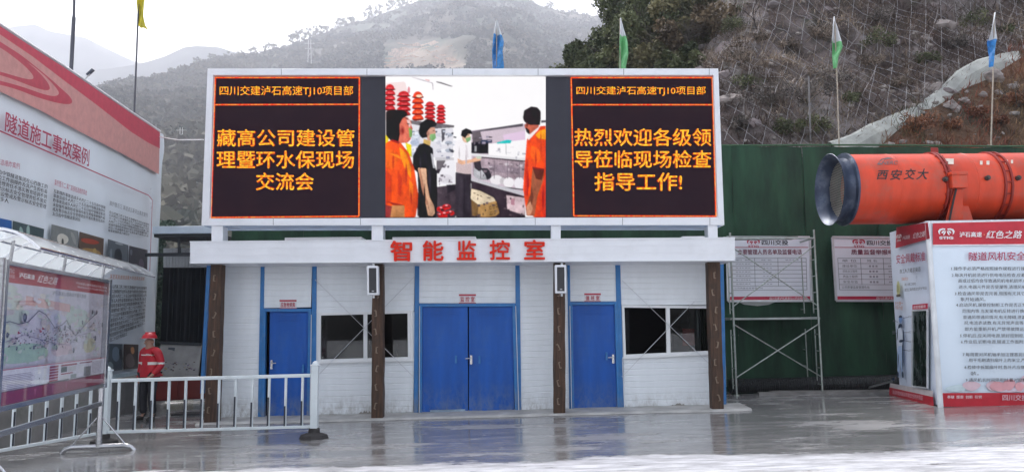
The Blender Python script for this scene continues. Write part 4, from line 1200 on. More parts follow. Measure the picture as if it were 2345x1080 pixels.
# module joints, faint, as thin raised seams between the LED cabinets
emis('led_dark', (46, 26, 38), 0.75, (40, 22, 36), 2.0)
led_y = emis('led_yellow', (255, 212, 52), 1.1, (255, 128, 28), 20.0)
led_r = emis('led_red', (205, 28, 22), 0.8, (150, 14, 18), 18.0)
led_line = emis('led_line', (255, 60, 25), 1.0, (255, 170, 70), 22.0)
def SQ(*q): return PQ(*q, SL - .004)
def boxpanel(q, lines, divider, title, rows):
    MB().slab(PQ(*q, SL - .003), (0, .003, 0)).build('led_text_field', MATS['led_dark'], scr)
    TL, TR, BR, BL = PQ(*q, SL - .007)
    b, g = MB(), MB()
    ring = [TL, TR, BR, BL]
    dv = PQ(*divider, SL - .007)
    for a, c in list(zip(ring, ring[1:] + ring[:1])) + [(dv[0], dv[1])]:
        b.bar(a, c, .019, .004, up=(0, 1, 0)); g.bar(a + Vector((0, .0025, 0)), c + Vector((0, .0025, 0)), .036, .002, up=(0, 1, 0))
    g.build('led_border_glow', led_r, scr); b.build('led_border', led_line, scr)
    for (s_, x0, y0, x1, y1) in [title] + rows:
        small = y1 - y0 < 30
        qd = PQ(x0, y0, x1, y0, x1, y1, x0, y1, SL - .004)
        e = .02
        text(s_, qd, led_r, scr, 'led_lettering', push=.002, bold=.042 if not small else .03, res=2, n=Vector((0, -1, 0)))
        text(s_, qd, led_y, scr, 'led_lettering', push=.005, bold=.010 if not small else .006, res=2, n=Vector((0, -1, 0)))
boxpanel((493, 178, 823, 178, 822, 495, 483, 498), 3, (489, 240, 823, 239, 0, 0, 0, 0), ('四川交建泸石高速TJ10项目部', 503, 197, 809, 222),
         [('藏高公司建设管', 497, 296, 812, 336), ('理暨环水保现场', 496, 345, 811, 386), ('交流会', 586, 395, 719, 436)])
boxpanel((1308, 178, 1631, 178, 1640, 495, 1314, 494), 3, (1310, 240, 1632, 240, 0, 0, 0, 0), ('四川交建泸石高速TJ10项目部', 1320, 198, 1616, 220),
         [('热烈欢迎各级领', 1315, 294, 1629, 335), ('导莅临现场检查', 1316, 344, 1629, 385), ('指导工作!', 1361, 395, 1562, 437)])
# the storeroom picture: a flat image on the LED wall
def zc(p): return (860 + p[0] / 2.92, 150 + p[1] / 2.92)
QX, QY = 330, 290                          # LED grid of the picture field
gxs = 67 + (1138 - 67) * (np.arange(QX * 2) + .5) / (QX * 2); gys = 75 + (1013 - 75) * (np.arange(QY * 2) + .5) / (QY * 2)
PGX, PGY = np.meshgrid(gxs, gys)
IMG = np.ones((QY * 2, QX * 2, 3)) * 0.97
FOLD = fbm(PGX * .035, PGY * .018, 11, 6); GRAIN = fbm(PGX * .11, PGY * .11, 12, 4)
def sp(pts, rgb):
    """one patch of the picture, corner-rounded, shaded from the upper left with folds"""
    pts = [Vector((min(max(p[0], 60), 1145), min(max(p[1], 68), 1020))) for p in pts]
    out = []; n = len(pts)
    if n > 4:
        for i in range(n):
            a, c, e = pts[i - 1], pts[i], pts[(i + 1) % n]
            out += [c.lerp(a, .2), c.lerp(a, .06), c.lerp(e, .06), c.lerp(e, .2)]
    else: out = pts
    ins = np.zeros(PGX.shape, bool)
    for i in range(len(out)):
        (x1, y1), (x2, y2) = out[i], out[(i + 1) % len(out)]
        if y1 == y2: continue
        c = ((PGY < y1) != (PGY < y2)) & (PGX < (x2 - x1) * (PGY - y1) / (y2 - y1) + x1)
        ins ^= c
    if not ins.any(): return
    xs_, ys_ = [p[0] for p in out], [p[1] for p in out]
    wx, wy = max(xs_) - min(xs_) + 1, max(ys_) - min(ys_) + 1
    u, v = (PGX - min(xs_)) / wx, (PGY - min(ys_)) / wy
    pale = min(rgb) > 185
    big = min(1, (wx * wy) / 12000)
    k = 1 + (.04 if pale else .20 * big + .06) * (0.5 - u) + (.02 if pale else .10) * (.5 - v)
    k = k + FOLD * (.03 if pale else 1.0 * (0.35 + .65 * big)) + GRAIN * (.02 if pale else .4)
    base = np.array(lin(rgb)[:3])
    IMG[ins] = (base[None, :] * k[ins][:, None]).clip(0, 1.1)
def ell(cx, cy, rx, ry, rgb, a0=0, a1=360, n=18):
    pts = [(cx + rx * math.cos(rad(a0 + (a1 - a0) * i / n)), cy + ry * math.sin(rad(a0 + (a1 - a0) * i / n))) for i in range(n + (0 if a1 - a0 == 360 else 1))]
    sp(pts, rgb)
W_ = (252, 250, 252)
sp([(67, 75), (1138, 75), (1138, 1013), (67, 1013)], W_)
sp([(245, 78), (385, 118), (388, 165), (382, 165), (380, 123), (245, 83)], (190, 180, 190)); sp([(405, 108), (440, 114), (520, 143), (505, 145), (408, 116)], (120, 115, 120)); sp([(330, 92), (365, 100), (360, 108), (335, 100)], (225, 170, 170))
sp([(67, 120), (200, 110), (240, 300), (180, 400), (67, 380)], (245, 225, 225))
sp([(640, 440), (1000, 395), (1000, 880), (640, 760)], (208, 192, 204)); sp([(850, 470), (1000, 440), (1000, 520), (860, 505)], (225, 200, 225))
sp([(640, 445), (985, 392), (985, 412), (645, 455)], (96, 90, 100)); sp([(1105, 372), (1138, 370), (1138, 386), (1105, 389)], (96, 90, 100))
sp([(645, 455), (700, 445), (720, 520), (650, 560)], (100, 92, 98)); sp([(640, 520), (755, 505), (755, 595), (640, 592)], (46, 44, 50)); sp([(662, 545), (676, 543), (676, 580), (662, 582)], (170, 170, 175)); sp([(706, 503), (780, 500), (780, 522), (706, 526)], (50, 62, 88))
sp([(755, 530), (1010, 500), (1010, 625), (755, 612)], (248, 246, 248)); sp([(868, 530), (874, 530), (876, 600), (870, 600)], (190, 190, 195)); sp([(810, 520), (880, 501), (910, 505), (902, 526), (812, 529)], (45, 195, 195))
sp([(630, 590), (1000, 626), (1000, 640), (635, 606)], (228, 226, 230)); sp([(700, 614), (1000, 640), (1000, 650), (705, 628)], (60, 50, 58)); sp([(650, 612), (700, 622), (1000, 650), (1000, 772), (650, 742)], (168, 150, 160)); sp([(760, 660), (960, 690), (960, 730), (770, 715)], (150, 134, 146))
sp([(655, 692), (700, 684), (742, 692), (768, 730), (765, 766), (700, 768), (658, 750)], (178, 178, 184)); sp([(702, 690), (748, 690), (775, 722), (775, 755), (745, 768), (735, 740)], (50, 48, 54))
ell(808, 768, 42, 32, (236, 232, 236)); ell(850, 775, 20, 22, (200, 195, 200)); ell(890, 785, 36, 34, (240, 236, 240)); ell(960, 790, 34, 40, (236, 232, 238)); ell(925, 742, 18, 14, (150, 130, 140)); sp([(860, 812), (990, 828), (990, 836), (858, 820)], (60, 55, 60))
sp([(640, 752), (1000, 852), (1000, 874), (640, 770)], (196, 194, 202)); sp([(640, 772), (1000, 876), (1000, 1013), (640, 1013)], (60, 50, 58)); sp([(875, 868), (1000, 886), (1000, 1000), (880, 962)], (208, 184, 190)); sp([(905, 890), (930, 890), (928, 935), (905, 930)], (180, 130, 145))
sp([(540, 800), (660, 830), (660, 1013), (540, 1013)], (70, 60, 66))
sp([(640, 826), (700, 840), (790, 885), (806, 915), (690, 932), (636, 892)], (222, 204, 176)); sp([(690, 932), (806, 905), (828, 985), (800, 1005), (745, 1013), (680, 1008), (660, 950)], (178, 138, 88)); sp([(640, 895), (690, 932), (680, 1008), (645, 1000)], (120, 92, 62))
for (a, c) in ((655, 850), (678, 862), (700, 870)): sp([(a, c), (a + 14, c + 5), (a + 12, c + 10), (a - 2, c + 5)], (60, 45, 35))
for (a, c) in ((760, 940), (782, 935), (802, 925), (765, 975), (790, 968)): sp([(a, c), (a + 12, c - 3), (a + 14, c + 22), (a + 3, c + 25)], (96, 70, 40)); sp([(a + 5, c + 5), (a + 9, c + 4), (a + 10, c + 17), (a + 6, c + 18)], (190, 150, 96))
sp([(238, 370), (527, 405), (527, 420), (400, 428), (238, 396)], (116, 110, 116)); sp([(240, 396), (400, 428), (520, 424), (520, 620), (240, 620)], (226, 224, 232))
for k in range(9): ell(430 + (k % 3) * 30, 470 + (k // 3) * 52, 26, 13, ((205, 205, 215), (240, 240, 246), (170, 176, 190))[k % 3])
sp([(440, 432), (468, 430), (462, 500), (444, 520)], (88, 86, 94)); sp([(240, 440), (300, 450), (290, 600), (240, 620)], (200, 206, 222)); ell(268, 470, 26, 20, (240, 244, 252)); ell(262, 520, 30, 18, (180, 190, 212)); ell(262, 565, 28, 20, (240, 240, 250))
sp([(400, 618), (525, 620), (525, 638), (400, 640)], (202, 200, 206)); sp([(408, 640), (470, 640), (470, 720), (440, 735), (408, 700)], (112, 106, 112)); ell(430, 712, 30, 16, (58, 50, 58)); sp([(470, 640), (532, 640), (532, 790), (480, 800), (420, 800), (415, 745)], (238, 236, 242)); ell(470, 760, 46, 30, (222, 218, 226))
sp([(280, 850), (400, 815), (545, 795), (545, 1013), (280, 1013)], (76, 66, 74)); sp([(475, 800), (540, 795), (540, 830), (480, 860)], (48, 42, 50))
for (cx_, w_, y0, y1, c) in ((98, 72, 134, 305, (216, 52, 58)), (190, 92, 180, 340, (206, 48, 54)), (284, 78, 184, 370, (238, 74, 36)), (365, 72, 250, 385, (212, 48, 52)), (438, 62, 270, 392, (212, 44, 50))):
    n_ = 5; hh = (y1 - y0) / n_
    for k in range(n_ - 1, -1, -1):
        y_ = y0 + hh * (k + 1)
        ell(cx_, y_ - hh * .15, w_ * .52, hh * .28, tuple(int(v * .62) for v in c)); ell(cx_, y_ - hh * .2, w_ * (.5 if k else .42), hh * (1.0 if k == 0 else .85), c, 180, 360)
        sp([(cx_ - w_ * .46, y_ - hh * .1), (cx_ + w_ * .46, y_ - hh * .12), (cx_ + w_ * .42, y_ - hh * .02), (cx_ - w_ * .42, y_)], (70, 16, 24))
        sp([(cx_ - w_ * .2, y_ - hh * .5), (cx_ + w_ * .25, y_ - hh * .5), (cx_ + w_ * .2, y_ - hh * .35), (cx_ - w_ * .15, y_ - hh * .35)], tuple(min(255, v + 60) for v in c))
ell(224, 168, 9, 24, (232, 150, 160)); ell(293, 208, 20, 9, (252, 220, 190))
for (a, c, r_) in ((440, 960, 32), (475, 945, 30), (500, 985, 28), (460, 995, 34), (430, 1000, 24)): ell(a, c, r_, r_ * .6, (200, 34, 42)); sp([(a - r_ * .7, c), (a + r_ * .7, c - 8), (a + r_ * .6, c - 2), (a - r_ * .7, c + 7)], (80, 14, 24)); ell(a, c - r_ * .35, r_ * .3, 4, (240, 170, 175))
# clutter on the shelves, labels, shadows between things
r_ = random.Random(21)
for (x0, x1, y0, y1, n_, pal) in ((245, 400, 430, 610, 34, ((240, 240, 248), (150, 158, 180), (96, 98, 112), (206, 214, 232), (180, 172, 170))), (405, 522, 440, 612, 26, ((236, 236, 244), (140, 142, 160), (70, 70, 82), (196, 200, 214))),
                                  (660, 985, 650, 735, 22, ((190, 176, 186), (120, 106, 116), (92, 80, 90), (210, 200, 208))), (770, 1000, 545, 615, 10, ((214, 212, 220), (188, 186, 196), (236, 230, 236))), (415, 525, 650, 790, 16, ((210, 206, 214), (150, 142, 152), (96, 88, 98))),
                                  (655, 990, 880, 1005, 20, ((44, 36, 42), (80, 68, 76), (108, 92, 98))), (290, 535, 830, 1005, 22, ((58, 50, 58), (96, 84, 92), (50, 42, 50))), (645, 760, 460, 520, 10, ((70, 64, 72), (130, 122, 134), (160, 150, 168)))):
    for k in range(n_):
        x, y, w, h = r_.uniform(x0, x1), r_.uniform(y0, y1), r_.uniform(5, 26), r_.uniform(4, 18)
        sp([(x, y), (x + w, y + r_.uniform(-3, 3)), (x + w * r_.uniform(.7, 1.1), y + h), (x + r_.uniform(-3, 3), y + h * r_.uniform(.8, 1.1))], r_.choice(pal))
for x in (700, 790, 880, 960): sp([(x, 640), (x + 5, 641), (x + 5, 760), (x, 758)], (120, 108, 118))
# man in white shirt
sp([(535, 712), (640, 722), (638, 860), (630, 1013), (545, 1013), (535, 880)], (62, 56, 64)); sp([(590, 760), (600, 760), (596, 1013), (588, 1013)], (46, 40, 48))
sp([(528, 525), (560, 500), (600, 500), (630, 530), (642, 620), (642, 728), (600, 728), (538, 716), (525, 610)], (244, 240, 244)); sp([(540, 650), (590, 668), (642, 655), (642, 728), (600, 728), (540, 715)], (206, 186, 188)); sp([(600, 530), (612, 540), (622, 620), (612, 620)], (222, 214, 220))
sp([(548, 625), (580, 640), (640, 632), (688, 612), (706, 622), (700, 640), (650, 652), (580, 668), (550, 655)], (228, 178, 148)); sp([(655, 650), (700, 640), (712, 700), (692, 712), (665, 692)], (60, 54, 62)); ell(690, 620, 18, 10, (200, 210, 190))
ell(606, 482, 28, 40, (222, 184, 156)); sp([(570, 475), (576, 440), (605, 424), (640, 438), (648, 466), (618, 462), (600, 492), (585, 482)], (24, 22, 28)); sp([(600, 492), (638, 480), (636, 505), (612, 522)], (128, 170, 118))
# man in black
sp([(250, 610), (290, 535), (335, 518), (385, 560), (390, 650), (412, 720), (414, 880), (408, 1013), (290, 1013), (282, 720), (250, 690)], (32, 29, 36)); sp([(370, 590), (385, 600), (398, 690), (386, 690)], (190, 190, 196)); sp([(330, 560), (350, 640), (345, 690), (320, 620)], (44, 40, 48))
sp([(284, 688), (340, 692), (345, 790), (362, 880), (392, 940), (398, 985), (380, 1006), (352, 1000), (338, 930), (312, 830)], (218, 172, 142)); sp([(288, 692), (302, 694), (330, 830), (352, 930), (340, 930), (310, 830)], (180, 128, 104))
sp([(322, 495), (372, 510), (366, 542), (320, 522)], (206, 172, 104)); sp([(335, 440), (365, 418), (398, 420), (404, 470), (388, 510), (350, 505), (335, 470)], (202, 152, 132))
sp([(288, 445), (300, 392), (340, 362), (375, 366), (410, 390), (404, 412), (370, 420), (350, 442), (348, 485), (312, 492), (292, 465)], (20, 19, 24)); sp([(365, 465), (400, 460), (406, 490), (382, 516), (362, 492)], (130, 176, 118)); ell(352, 460, 9, 16, (176, 124, 108))
# man in orange, left
sp([(67, 470), (90, 480), (88, 530), (67, 545)], (236, 210, 50)); sp([(200, 520), (240, 535), (244, 620), (215, 595)], (240, 222, 40))
sp([(67, 525), (110, 500), (165, 515), (225, 590), (262, 700), (285, 850), (282, 930), (270, 1013), (67, 1013)], (240, 88, 18)); sp([(160, 550), (205, 590), (240, 690), (238, 760), (200, 700), (170, 620)], (254, 150, 28)); sp([(67, 560), (120, 570), (150, 640), (120, 700), (67, 680)], (250, 110, 24)); sp([(67, 700), (110, 740), (110, 900), (67, 940)], (214, 70, 16)); sp([(150, 700), (180, 760), (170, 880), (150, 860)], (208, 66, 18)); sp([(225, 760), (252, 800), (250, 900), (230, 880)], (252, 130, 30))
sp([(110, 935), (195, 935), (200, 1013), (100, 1013)], (190, 130, 84)); sp([(67, 930), (112, 940), (100, 1013), (67, 1013)], (150, 60, 60)); sp([(196, 945), (260, 920), (278, 960), (265, 1013), (196, 1013)], (236, 84, 16))
sp([(140, 380), (205, 338), (238, 375), (248, 450), (236, 500), (215, 522), (160, 525), (140, 460)], (214, 112, 92)); sp([(200, 345), (222, 350), (240, 400), (228, 420)], (236, 200, 196)); sp([(70, 312), (120, 298), (180, 302), (212, 318), (214, 340), (182, 360), (162, 400), (164, 470), (155, 515), (100, 505), (70, 470)], (42, 30, 34)); sp([(222, 420), (248, 432), (246, 482), (228, 488)], (122, 164, 92)); ell(180, 440, 16, 30, (190, 84, 72)); ell(182, 440, 8, 16, (150, 54, 50))
# man in orange, right
sp([(1010, 500), (1050, 450), (1100, 410), (1138, 408), (1138, 1013), (1060, 1013), (1004, 960), (985, 820), (998, 650)], (240, 80, 20)); sp([(1066, 470), (1100, 440), (1138, 430), (1138, 500), (1090, 495)], (255, 165, 36)); sp([(1040, 540), (1090, 560), (1110, 640), (1060, 660), (1035, 600)], (250, 104, 22)); sp([(1005, 620), (1020, 640), (1012, 880), (992, 860)], (212, 60, 24)); sp([(1110, 760), (1138, 740), (1138, 1013), (1100, 1013)], (226, 66, 24))
sp([(1048, 688), (1126, 700), (1120, 770), (1080, 880), (1062, 1005), (1008, 1002), (1002, 950), (1032, 870), (1040, 780)], (158, 92, 68)); sp([(1050, 690), (1126, 704), (1110, 770), (1070, 760)], (100, 52, 44)); sp([(1010, 940), (1040, 900), (1050, 960), (1030, 1000), (1008, 998)], (214, 150, 120))
sp([(1000, 400), (1040, 385), (1090, 395), (1092, 432), (1040, 470), (1010, 450)], (192, 100, 80)); sp([(1014, 482), (1060, 440), (1100, 410), (1082, 440), (1022, 505)], (244, 232, 232)); sp([(984, 352), (992, 305), (1040, 278), (1080, 284), (1103, 310), (1104, 360), (1098, 404), (1040, 404), (1010, 398), (990, 375)], (48, 38, 44)); sp([(992, 400), (1008, 418), (1030, 440), (1028, 468), (1008, 452)], (44, 40, 44)); ell(1002, 410, 7, 16, (176, 92, 76))
for (pts, c) in (([(120, 560), (128, 640), (118, 720), (112, 640)], (196, 62, 14)), ([(205, 640), (216, 720), (206, 800), (198, 720)], (186, 56, 14)), ([(90, 590), (150, 602), (190, 640), (140, 616)], (255, 150, 50)), ([(70, 905), (180, 930), (200, 936), (120, 934)], (150, 44, 14)),
                 ([(235, 820), (248, 880), (240, 940), (232, 880)], (180, 52, 14)), ([(110, 500), (165, 516), (158, 530), (108, 514)], (170, 44, 16)), ([(1070, 560), (1078, 640), (1068, 690), (1064, 620)], (190, 52, 18)), ([(1020, 700), (1026, 800), (1014, 880), (1010, 790)], (172, 40, 18)),
                 ([(1048, 680), (1126, 694), (1126, 704), (1046, 692)], (140, 34, 16)), ([(1104, 430), (1112, 560), (1104, 640), (1098, 520)], (206, 70, 20)), ([(1118, 800), (1126, 900), (1116, 980), (1112, 880)], (160, 40, 18)), ([(300, 600), (308, 680), (300, 700), (294, 650)], (60, 56, 66)),
                 ([(360, 640), (372, 760), (366, 900), (354, 760)], (58, 54, 64)), ([(330, 780), (336, 900), (326, 1000), (322, 880)], (14, 12, 18)), ([(560, 540), (566, 600), (560, 640), (554, 590)], (206, 200, 206)), ([(604, 560), (612, 640), (606, 700), (600, 640)], (196, 186, 192)),
                 ([(196, 350), (214, 352), (226, 372), (206, 366)], (150, 70, 62)), ([(212, 392), (228, 394), (228, 400), (212, 399)], (50, 26, 26)), ([(384, 440), (396, 440), (396, 445), (384, 445)], (36, 22, 24)), ([(612, 470), (626, 468), (626, 472), (612, 474)], (30, 22, 26)),
                 ([(240, 405), (250, 425), (244, 440), (236, 424)], (196, 92, 76)), ([(1008, 385), (1018, 392), (1016, 420), (1006, 410)], (120, 56, 46)), ([(345, 880), (352, 950), (366, 985), (356, 940)], (150, 104, 84)), ([(1040, 800), (1056, 880), (1040, 940), (1032, 880)], (120, 64, 50))):
    sp(pts, c)
for k_ in range(5):
    I2 = np.pad(IMG, ((1, 1), (1, 1), (0, 0)), mode='edge')
    IMG = (I2[:-2, 1:-1] + I2[2:, 1:-1] + I2[1:-1, :-2] + I2[1:-1, 2:] + 2 * I2[1:-1, 1:-1]) / 6
IMG = (IMG[::2, ::2] + IMG[1::2, ::2] + IMG[::2, 1::2] + IMG[1::2, 1::2]) / 4
IMG *= 1 + RNG.normal(0, .07, IMG.shape[:2])[..., None] * (IMG.mean(-1, keepdims=True) < .6)
IMG = np.clip((IMG - .02) * 1.04, 0.004, 1.1)
ux, uy = np.meshgrid((np.arange(QX)) / (QX - 1), np.arange(QY) / (QY - 1))
cor = [np.array(P(*zc(p), SL - .006)) for p in ((67, 75), (1138, 75), (1138, 1013), (67, 1013))]
V = (cor[0] * (1 - ux[..., None]) + cor[1] * ux[..., None]) * (1 - uy[..., None]) + (cor[3] * (1 - ux[..., None]) + cor[2] * ux[..., None]) * uy[..., None]
idx = np.arange(QX * QY).reshape(QY, QX)
Fq = np.stack([idx[:-1, :-1], idx[1:, :-1], idx[1:, 1:], idx[:-1, 1:]], -1).reshape(-1, 4)
np_obj('led_picture', V.reshape(-1, 3), Fq, attrmat('led_image', True), scr, WORIG[scr], IMG.reshape(-1, 3))
# ================================================================ LEFT SIDE: banner wall, notice board, fences, shed, person
# ---- big case-study banner on its frame
BA, BB = Vector((-7.48, 11.2, 0)), Vector((-8.35, 18.0, 0))
BD = (BB - BA).normalized(); BN = Vector((BD.y, -BD.x, 0))          # BN points to the yard
if BN.x < 0: BN = -BN
def PB(px, py, off=0.0): return PL(px, py, BA + BN * off, BN)
bw = thing('banner_wall', Vector((-7.9, 14.5, gz(-8))), 'huge printed safety banner stretched along the left, red band on top', 'banner')
END = PB(361, 600); END.z = 0
def along(d): return BB + BD * d                                    # d = 0 at the far end
s_end = (END - BB).dot(BD)
vinyl = attrmat('banner_print', rough=0.35, spec=0.5)
# cloth body, gently wrinkled near the far end, wrapped round its frame
V, Fq, INK = [], [], []
d_start = (PB(-88, 300) - BB).dot(BD)
U = np.concatenate([np.linspace(d_start, s_end - 1.6, 60), np.linspace(s_end - 1.6, s_end, 40)[1:]])
Wn = 40
white_ink = lin((222, 232, 240))
topE = [(-90, -2), (0, 60), (75, 109), (150, 157), (225, 208), (300, 259), (366, 303)]
_tp = [PB(*p) for p in topE]; _td = np.array([(p - BB).dot(BD) for p in _tp]); _tz = np.array([p.z for p in _tp])
topz = lambda d: float(np.interp(d, _td, _tz)) - .01
for d in U:
    for i in range(Wn):
        v = i / (Wn - 1)
        p = along(d); z = 0.62 + (topz(d) - 0.62) * v
        e = max(0, 1 - (s_end - d) / 1.6)
        wr = 0.012 * float(fbm(d * .8, z * .5, 7)) + e * 0.035 * math.sin((s_end - d) * 9 + (6.2 - z) * 4.0 * (1 if z > 4.6 else .35)) * float(vnoise(z * 1.2, 3, 4))
        q = p + BN * wr
        V.append((q.x, q.y, z))
for i in range(len(U) - 1):
    for j in range(Wn - 1):
        a = i * Wn + j; Fq.append((a, a + Wn, a + Wn + 1, a + 1))
cloth = np_obj('banner_cloth', V, Fq, mat('banner_vinyl', (0.80, 0.86, 0.91), 0.32, var=0.05, scale=1.0, bump=.15, bscale=3), bw, WORIG[bw], smooth=True)
e0 = along(s_end)
MB().hexa([e0 + Vector((0, 0, .5)), e0 - BN * .5 + Vector((0, 0, .5)), e0 - BN * .5 + Vector((0, 0, topz(s_end))), e0 + Vector((0, 0, topz(s_end)))],
          [p + BD * .03 for p in (e0 + Vector((0, 0, .5)), e0 - BN * .5 + Vector((0, 0, .5)), e0 - BN * .5 + Vector((0, 0, topz(s_end))), e0 + Vector((0, 0, topz(s_end))))]).build('banner_return', mat('banner_edge', (0.45, 0.5, 0.5), .5), bw)
b = MB()
for d in np.linspace(s_end - .1, d_start + .1, 4):
    p = along(float(d)) - BN * .3
    b.bar((p.x, p.y, -.2), (p.x, p.y, 6.1), .1)
for z in (.7, 3.4, 6.05): b.bar(along(s_end) - BN * .25 + Vector((0, 0, z)), along(d_start) - BN * .25 + Vector((0, 0, z)), .08)
b.build('steel_frame', steel, bw)
b = MB(); a = along(s_end) - BN * .6; c = along(d_start) - BN * .6
b.hexa([a + Vector((0, 0, -.4)), a + BN * .9 + Vector((0, 0, -.4)), a + BN * .9 + Vector((0, 0, .55)), a + Vector((0, 0, .62))], [c + Vector((0, 0, -.4)), c + BN * .9 + Vector((0, 0, -.4)), c + BN * .9 + Vector((0, 0, .55)), c + Vector((0, 0, .62))])
b.build('concrete_footing', mat('footing', (0.24, 0.235, 0.225), .8, var=.3, scale=1.2, bump=.4, dirt=(.07, .09, .06), dscale=1.1, damt=.8), bw)
art = MB(); lay = [0]
def bp(pts, rgb, holes=()):
    lay[0] += 1; o = .06 + lay[0] * .0004
    art.poly([PB(x, y, o) for x, y in pts], lin(rgb), [[PB(x, y, o) for x, y in h] for h in holes])
def sm(pts, k=3):                         # rounded outline
    pts = [Vector(p) for p in pts]
    for _ in range(k):
        out = []
        for i in range(len(pts)):
            a, c = pts[i], pts[(i + 1) % len(pts)]
            out += [a.lerp(c, .25), a.lerp(c, .75)]
        pts = out
    return [tuple(p) for p in pts]
EX = -90
def lny(x, y0, k): return y0 + k * x
bp([topE[0]] + topE[1:] + [(364, 399), (280, 352), (180, 300), (90, 252), (0, 210), (EX, 165)], (212, 152, 146))
bp(topE + [(366, 340), (338, 326), (300, 302), (225, 243), (150, 187), (75, 130), (0, 79), (EX, 16)], (204, 66, 88))
def z8(p): return (p[0] / 3.857, 50 + p[1] / 3.857)
outer = sm([z8(p) for p in [(-300, 40), (-100, 110), (60, 215), (180, 290), (300, 385), (430, 490), (540, 590), (620, 660), (645, 715), (600, 733), (480, 712), (320, 665), (160, 600), (0, 555), (-300, 500)]], 2)
inner = sm([z8(p) for p in [(-280, 60), (0, 215), (150, 305), (280, 380), (400, 480), (500, 585), (528, 640), (480, 662), (380, 640), (200, 575), (0, 520), (-280, 460)]], 2)
bp(outer, (198, 72, 90)); bp(inner, (214, 150, 146))
outer2 = sm([z8(p) for p in [(-280, 40), (0, 190), (120, 275), (240, 355), (350, 450), (430, 545), (445, 600), (400, 608), (300, 580), (150, 520), (0, 470), (-280, 400)]], 2)
inner2 = sm([z8(p) for p in [(-260, 90), (0, 225), (120, 310), (230, 400), (300, 480), (290, 512), (220, 505), (100, 470), (0, 440), (-260, 380)]], 2)
bp(outer2, (196, 76, 92)); bp(inner2, (210, 150, 144))
def bt(s_, quad, m_, **k): text(s_, [PB(x, y, .085) for x, y in quad], m_, bw, 'banner_lettering', n=BN, **k)
maroon = mat('print_maroon', (0.42, 0.03, 0.09), .5); blackp = mat('print_black', (0.03, 0.03, 0.035), .5); greyp = mat('print_grey', (0.16, 0.17, 0.19), .5)
bt('隧道施工事故案例', [(13, 254), (205, 343), (203, 382), (10, 300)], maroon, bold=.012, res=3)
b = MB()
for a, c in (((EX, 262), (0, 300)), ((0, 300), (340, 447)), ((340, 447), (349, 458)), ((349, 458), (343, 620)),):
    b.bar(PB(*a, .08), PB(*c, .08), .02, .004, up=BN)
b.build('printed_rule', maroon, bw)
BODY = ['施工过程中发生瓦斯爆炸事故造成多人死亡', '二十五日由中铁隧道集团在山西施工的工地', '在实施爆破作业时未按操作规程检查现场', '中发生坍塌事故爆炸威力相当于一百二十公斤', '的周边工作面爆炸及其产生的有毒气体等', '五人受伤该事故现场未设警戒及警示标志', '安全管理责任不落实教育培训不到位']
def block(lines, quad, m_=None, **k): bt('\n'.join(lines), quad, m_ or blackp, res=1, lines=1.05, stuff=True, bold=.012, **k)
def mix(n, w, seed=0):
    r = random.Random(seed); t = ''.join(BODY); out = []
    for i in range(n):
        k = r.randrange(len(t) - w); out.append(t[k:k + w])
    out[-1] = out[-1][:w // 2]
    return out
bt('中铁隧道山西隧道爆炸案例', [(-70, 348), (45, 374), (44, 388), (-72, 360)], maroon, res=1)
block(mix(6, 19, 1), [(-70, 366), (109, 423), (104, 490), (-74, 440)])
bt('案例警示二 某广高铁隧道爆燃事故', [(125, 410), (199, 436), (198, 448), (124, 424)], maroon, res=1)
block(mix(6, 20, 2), [(122, 432), (241, 472), (239, 519), (119, 493)])
bt('案例警示三 某隧道瓦斯突出事故案例', [(251, 459), (338, 488), (337, 498), (250, 470)], greyp, res=1)
block(mix(7, 20, 3), [(250, 482), (341, 512), (339, 548), (247, 530)])
bt('某至某高速隧道重大坍塌事故通报', [(252, 627), (331, 634), (330, 642), (251, 638)], mat('print_orange', (0.5, 0.16, 0.05), .5), res=1)
block(mix(12, 20, 4), [(252, 650), (336, 656), (330, 752), (246, 785)])
def photo(q, c, extra=()):
    bp(q, c)
    for e, cc in extra: bp(sm(e, 2), cc)
photo([(EX, 480), (27, 505), (27, 547), (EX, 530)], (48, 100, 168), [([(0, 520), (12, 520), (14, 545), (0, 543)], (210, 225, 240)), ([(14, 528), (27, 532), (27, 546), (14, 544)], (70, 90, 100))])
photo([(29, 505), (101, 524), (99, 556), (28, 547)], (72, 88, 92), [([(44, 520), (50, 518), (56, 540), (50, 548), (45, 540)], (150, 176, 168)), ([(61, 517), (68, 515), (68, 540), (64, 549), (60, 535)], (158, 184, 176)), ([(28, 536), (36, 533), (38, 546), (28, 546)], (130, 140, 140))])
photo([(118, 513), (179, 529), (178, 577), (116, 560)], (128, 132, 130), [([(130, 540), (140, 533), (155, 540), (158, 552), (148, 560), (132, 556)], (212, 208, 196)), ([(141, 546), (146, 546), (146, 563), (141, 562)], (60, 60, 58)), ([(160, 530), (168, 532), (176, 560), (170, 560)], (160, 160, 156))])
photo([(182, 530), (238, 546), (236, 594), (180, 577)], (96, 78, 66), [([(184, 545), (210, 546), (232, 556), (214, 560), (188, 554)], (168, 72, 54)), ([(188, 566), (228, 572), (234, 588), (190, 576)], (158, 126, 72)), ([(212, 570), (220, 566), (222, 588), (214, 586)], (180, 150, 90))])
photo([(247, 547), (294, 561), (293, 606), (246, 600)], (92, 100, 106), [([(262, 575), (268, 568), (276, 570), (280, 584), (278, 600), (262, 598)], (40, 46, 52)), ([(252, 570), (257, 568), (257, 590), (252, 590)], (130, 140, 146)), ([(264, 553), (282, 558), (282, 562), (264, 558)], (170, 176, 180))])
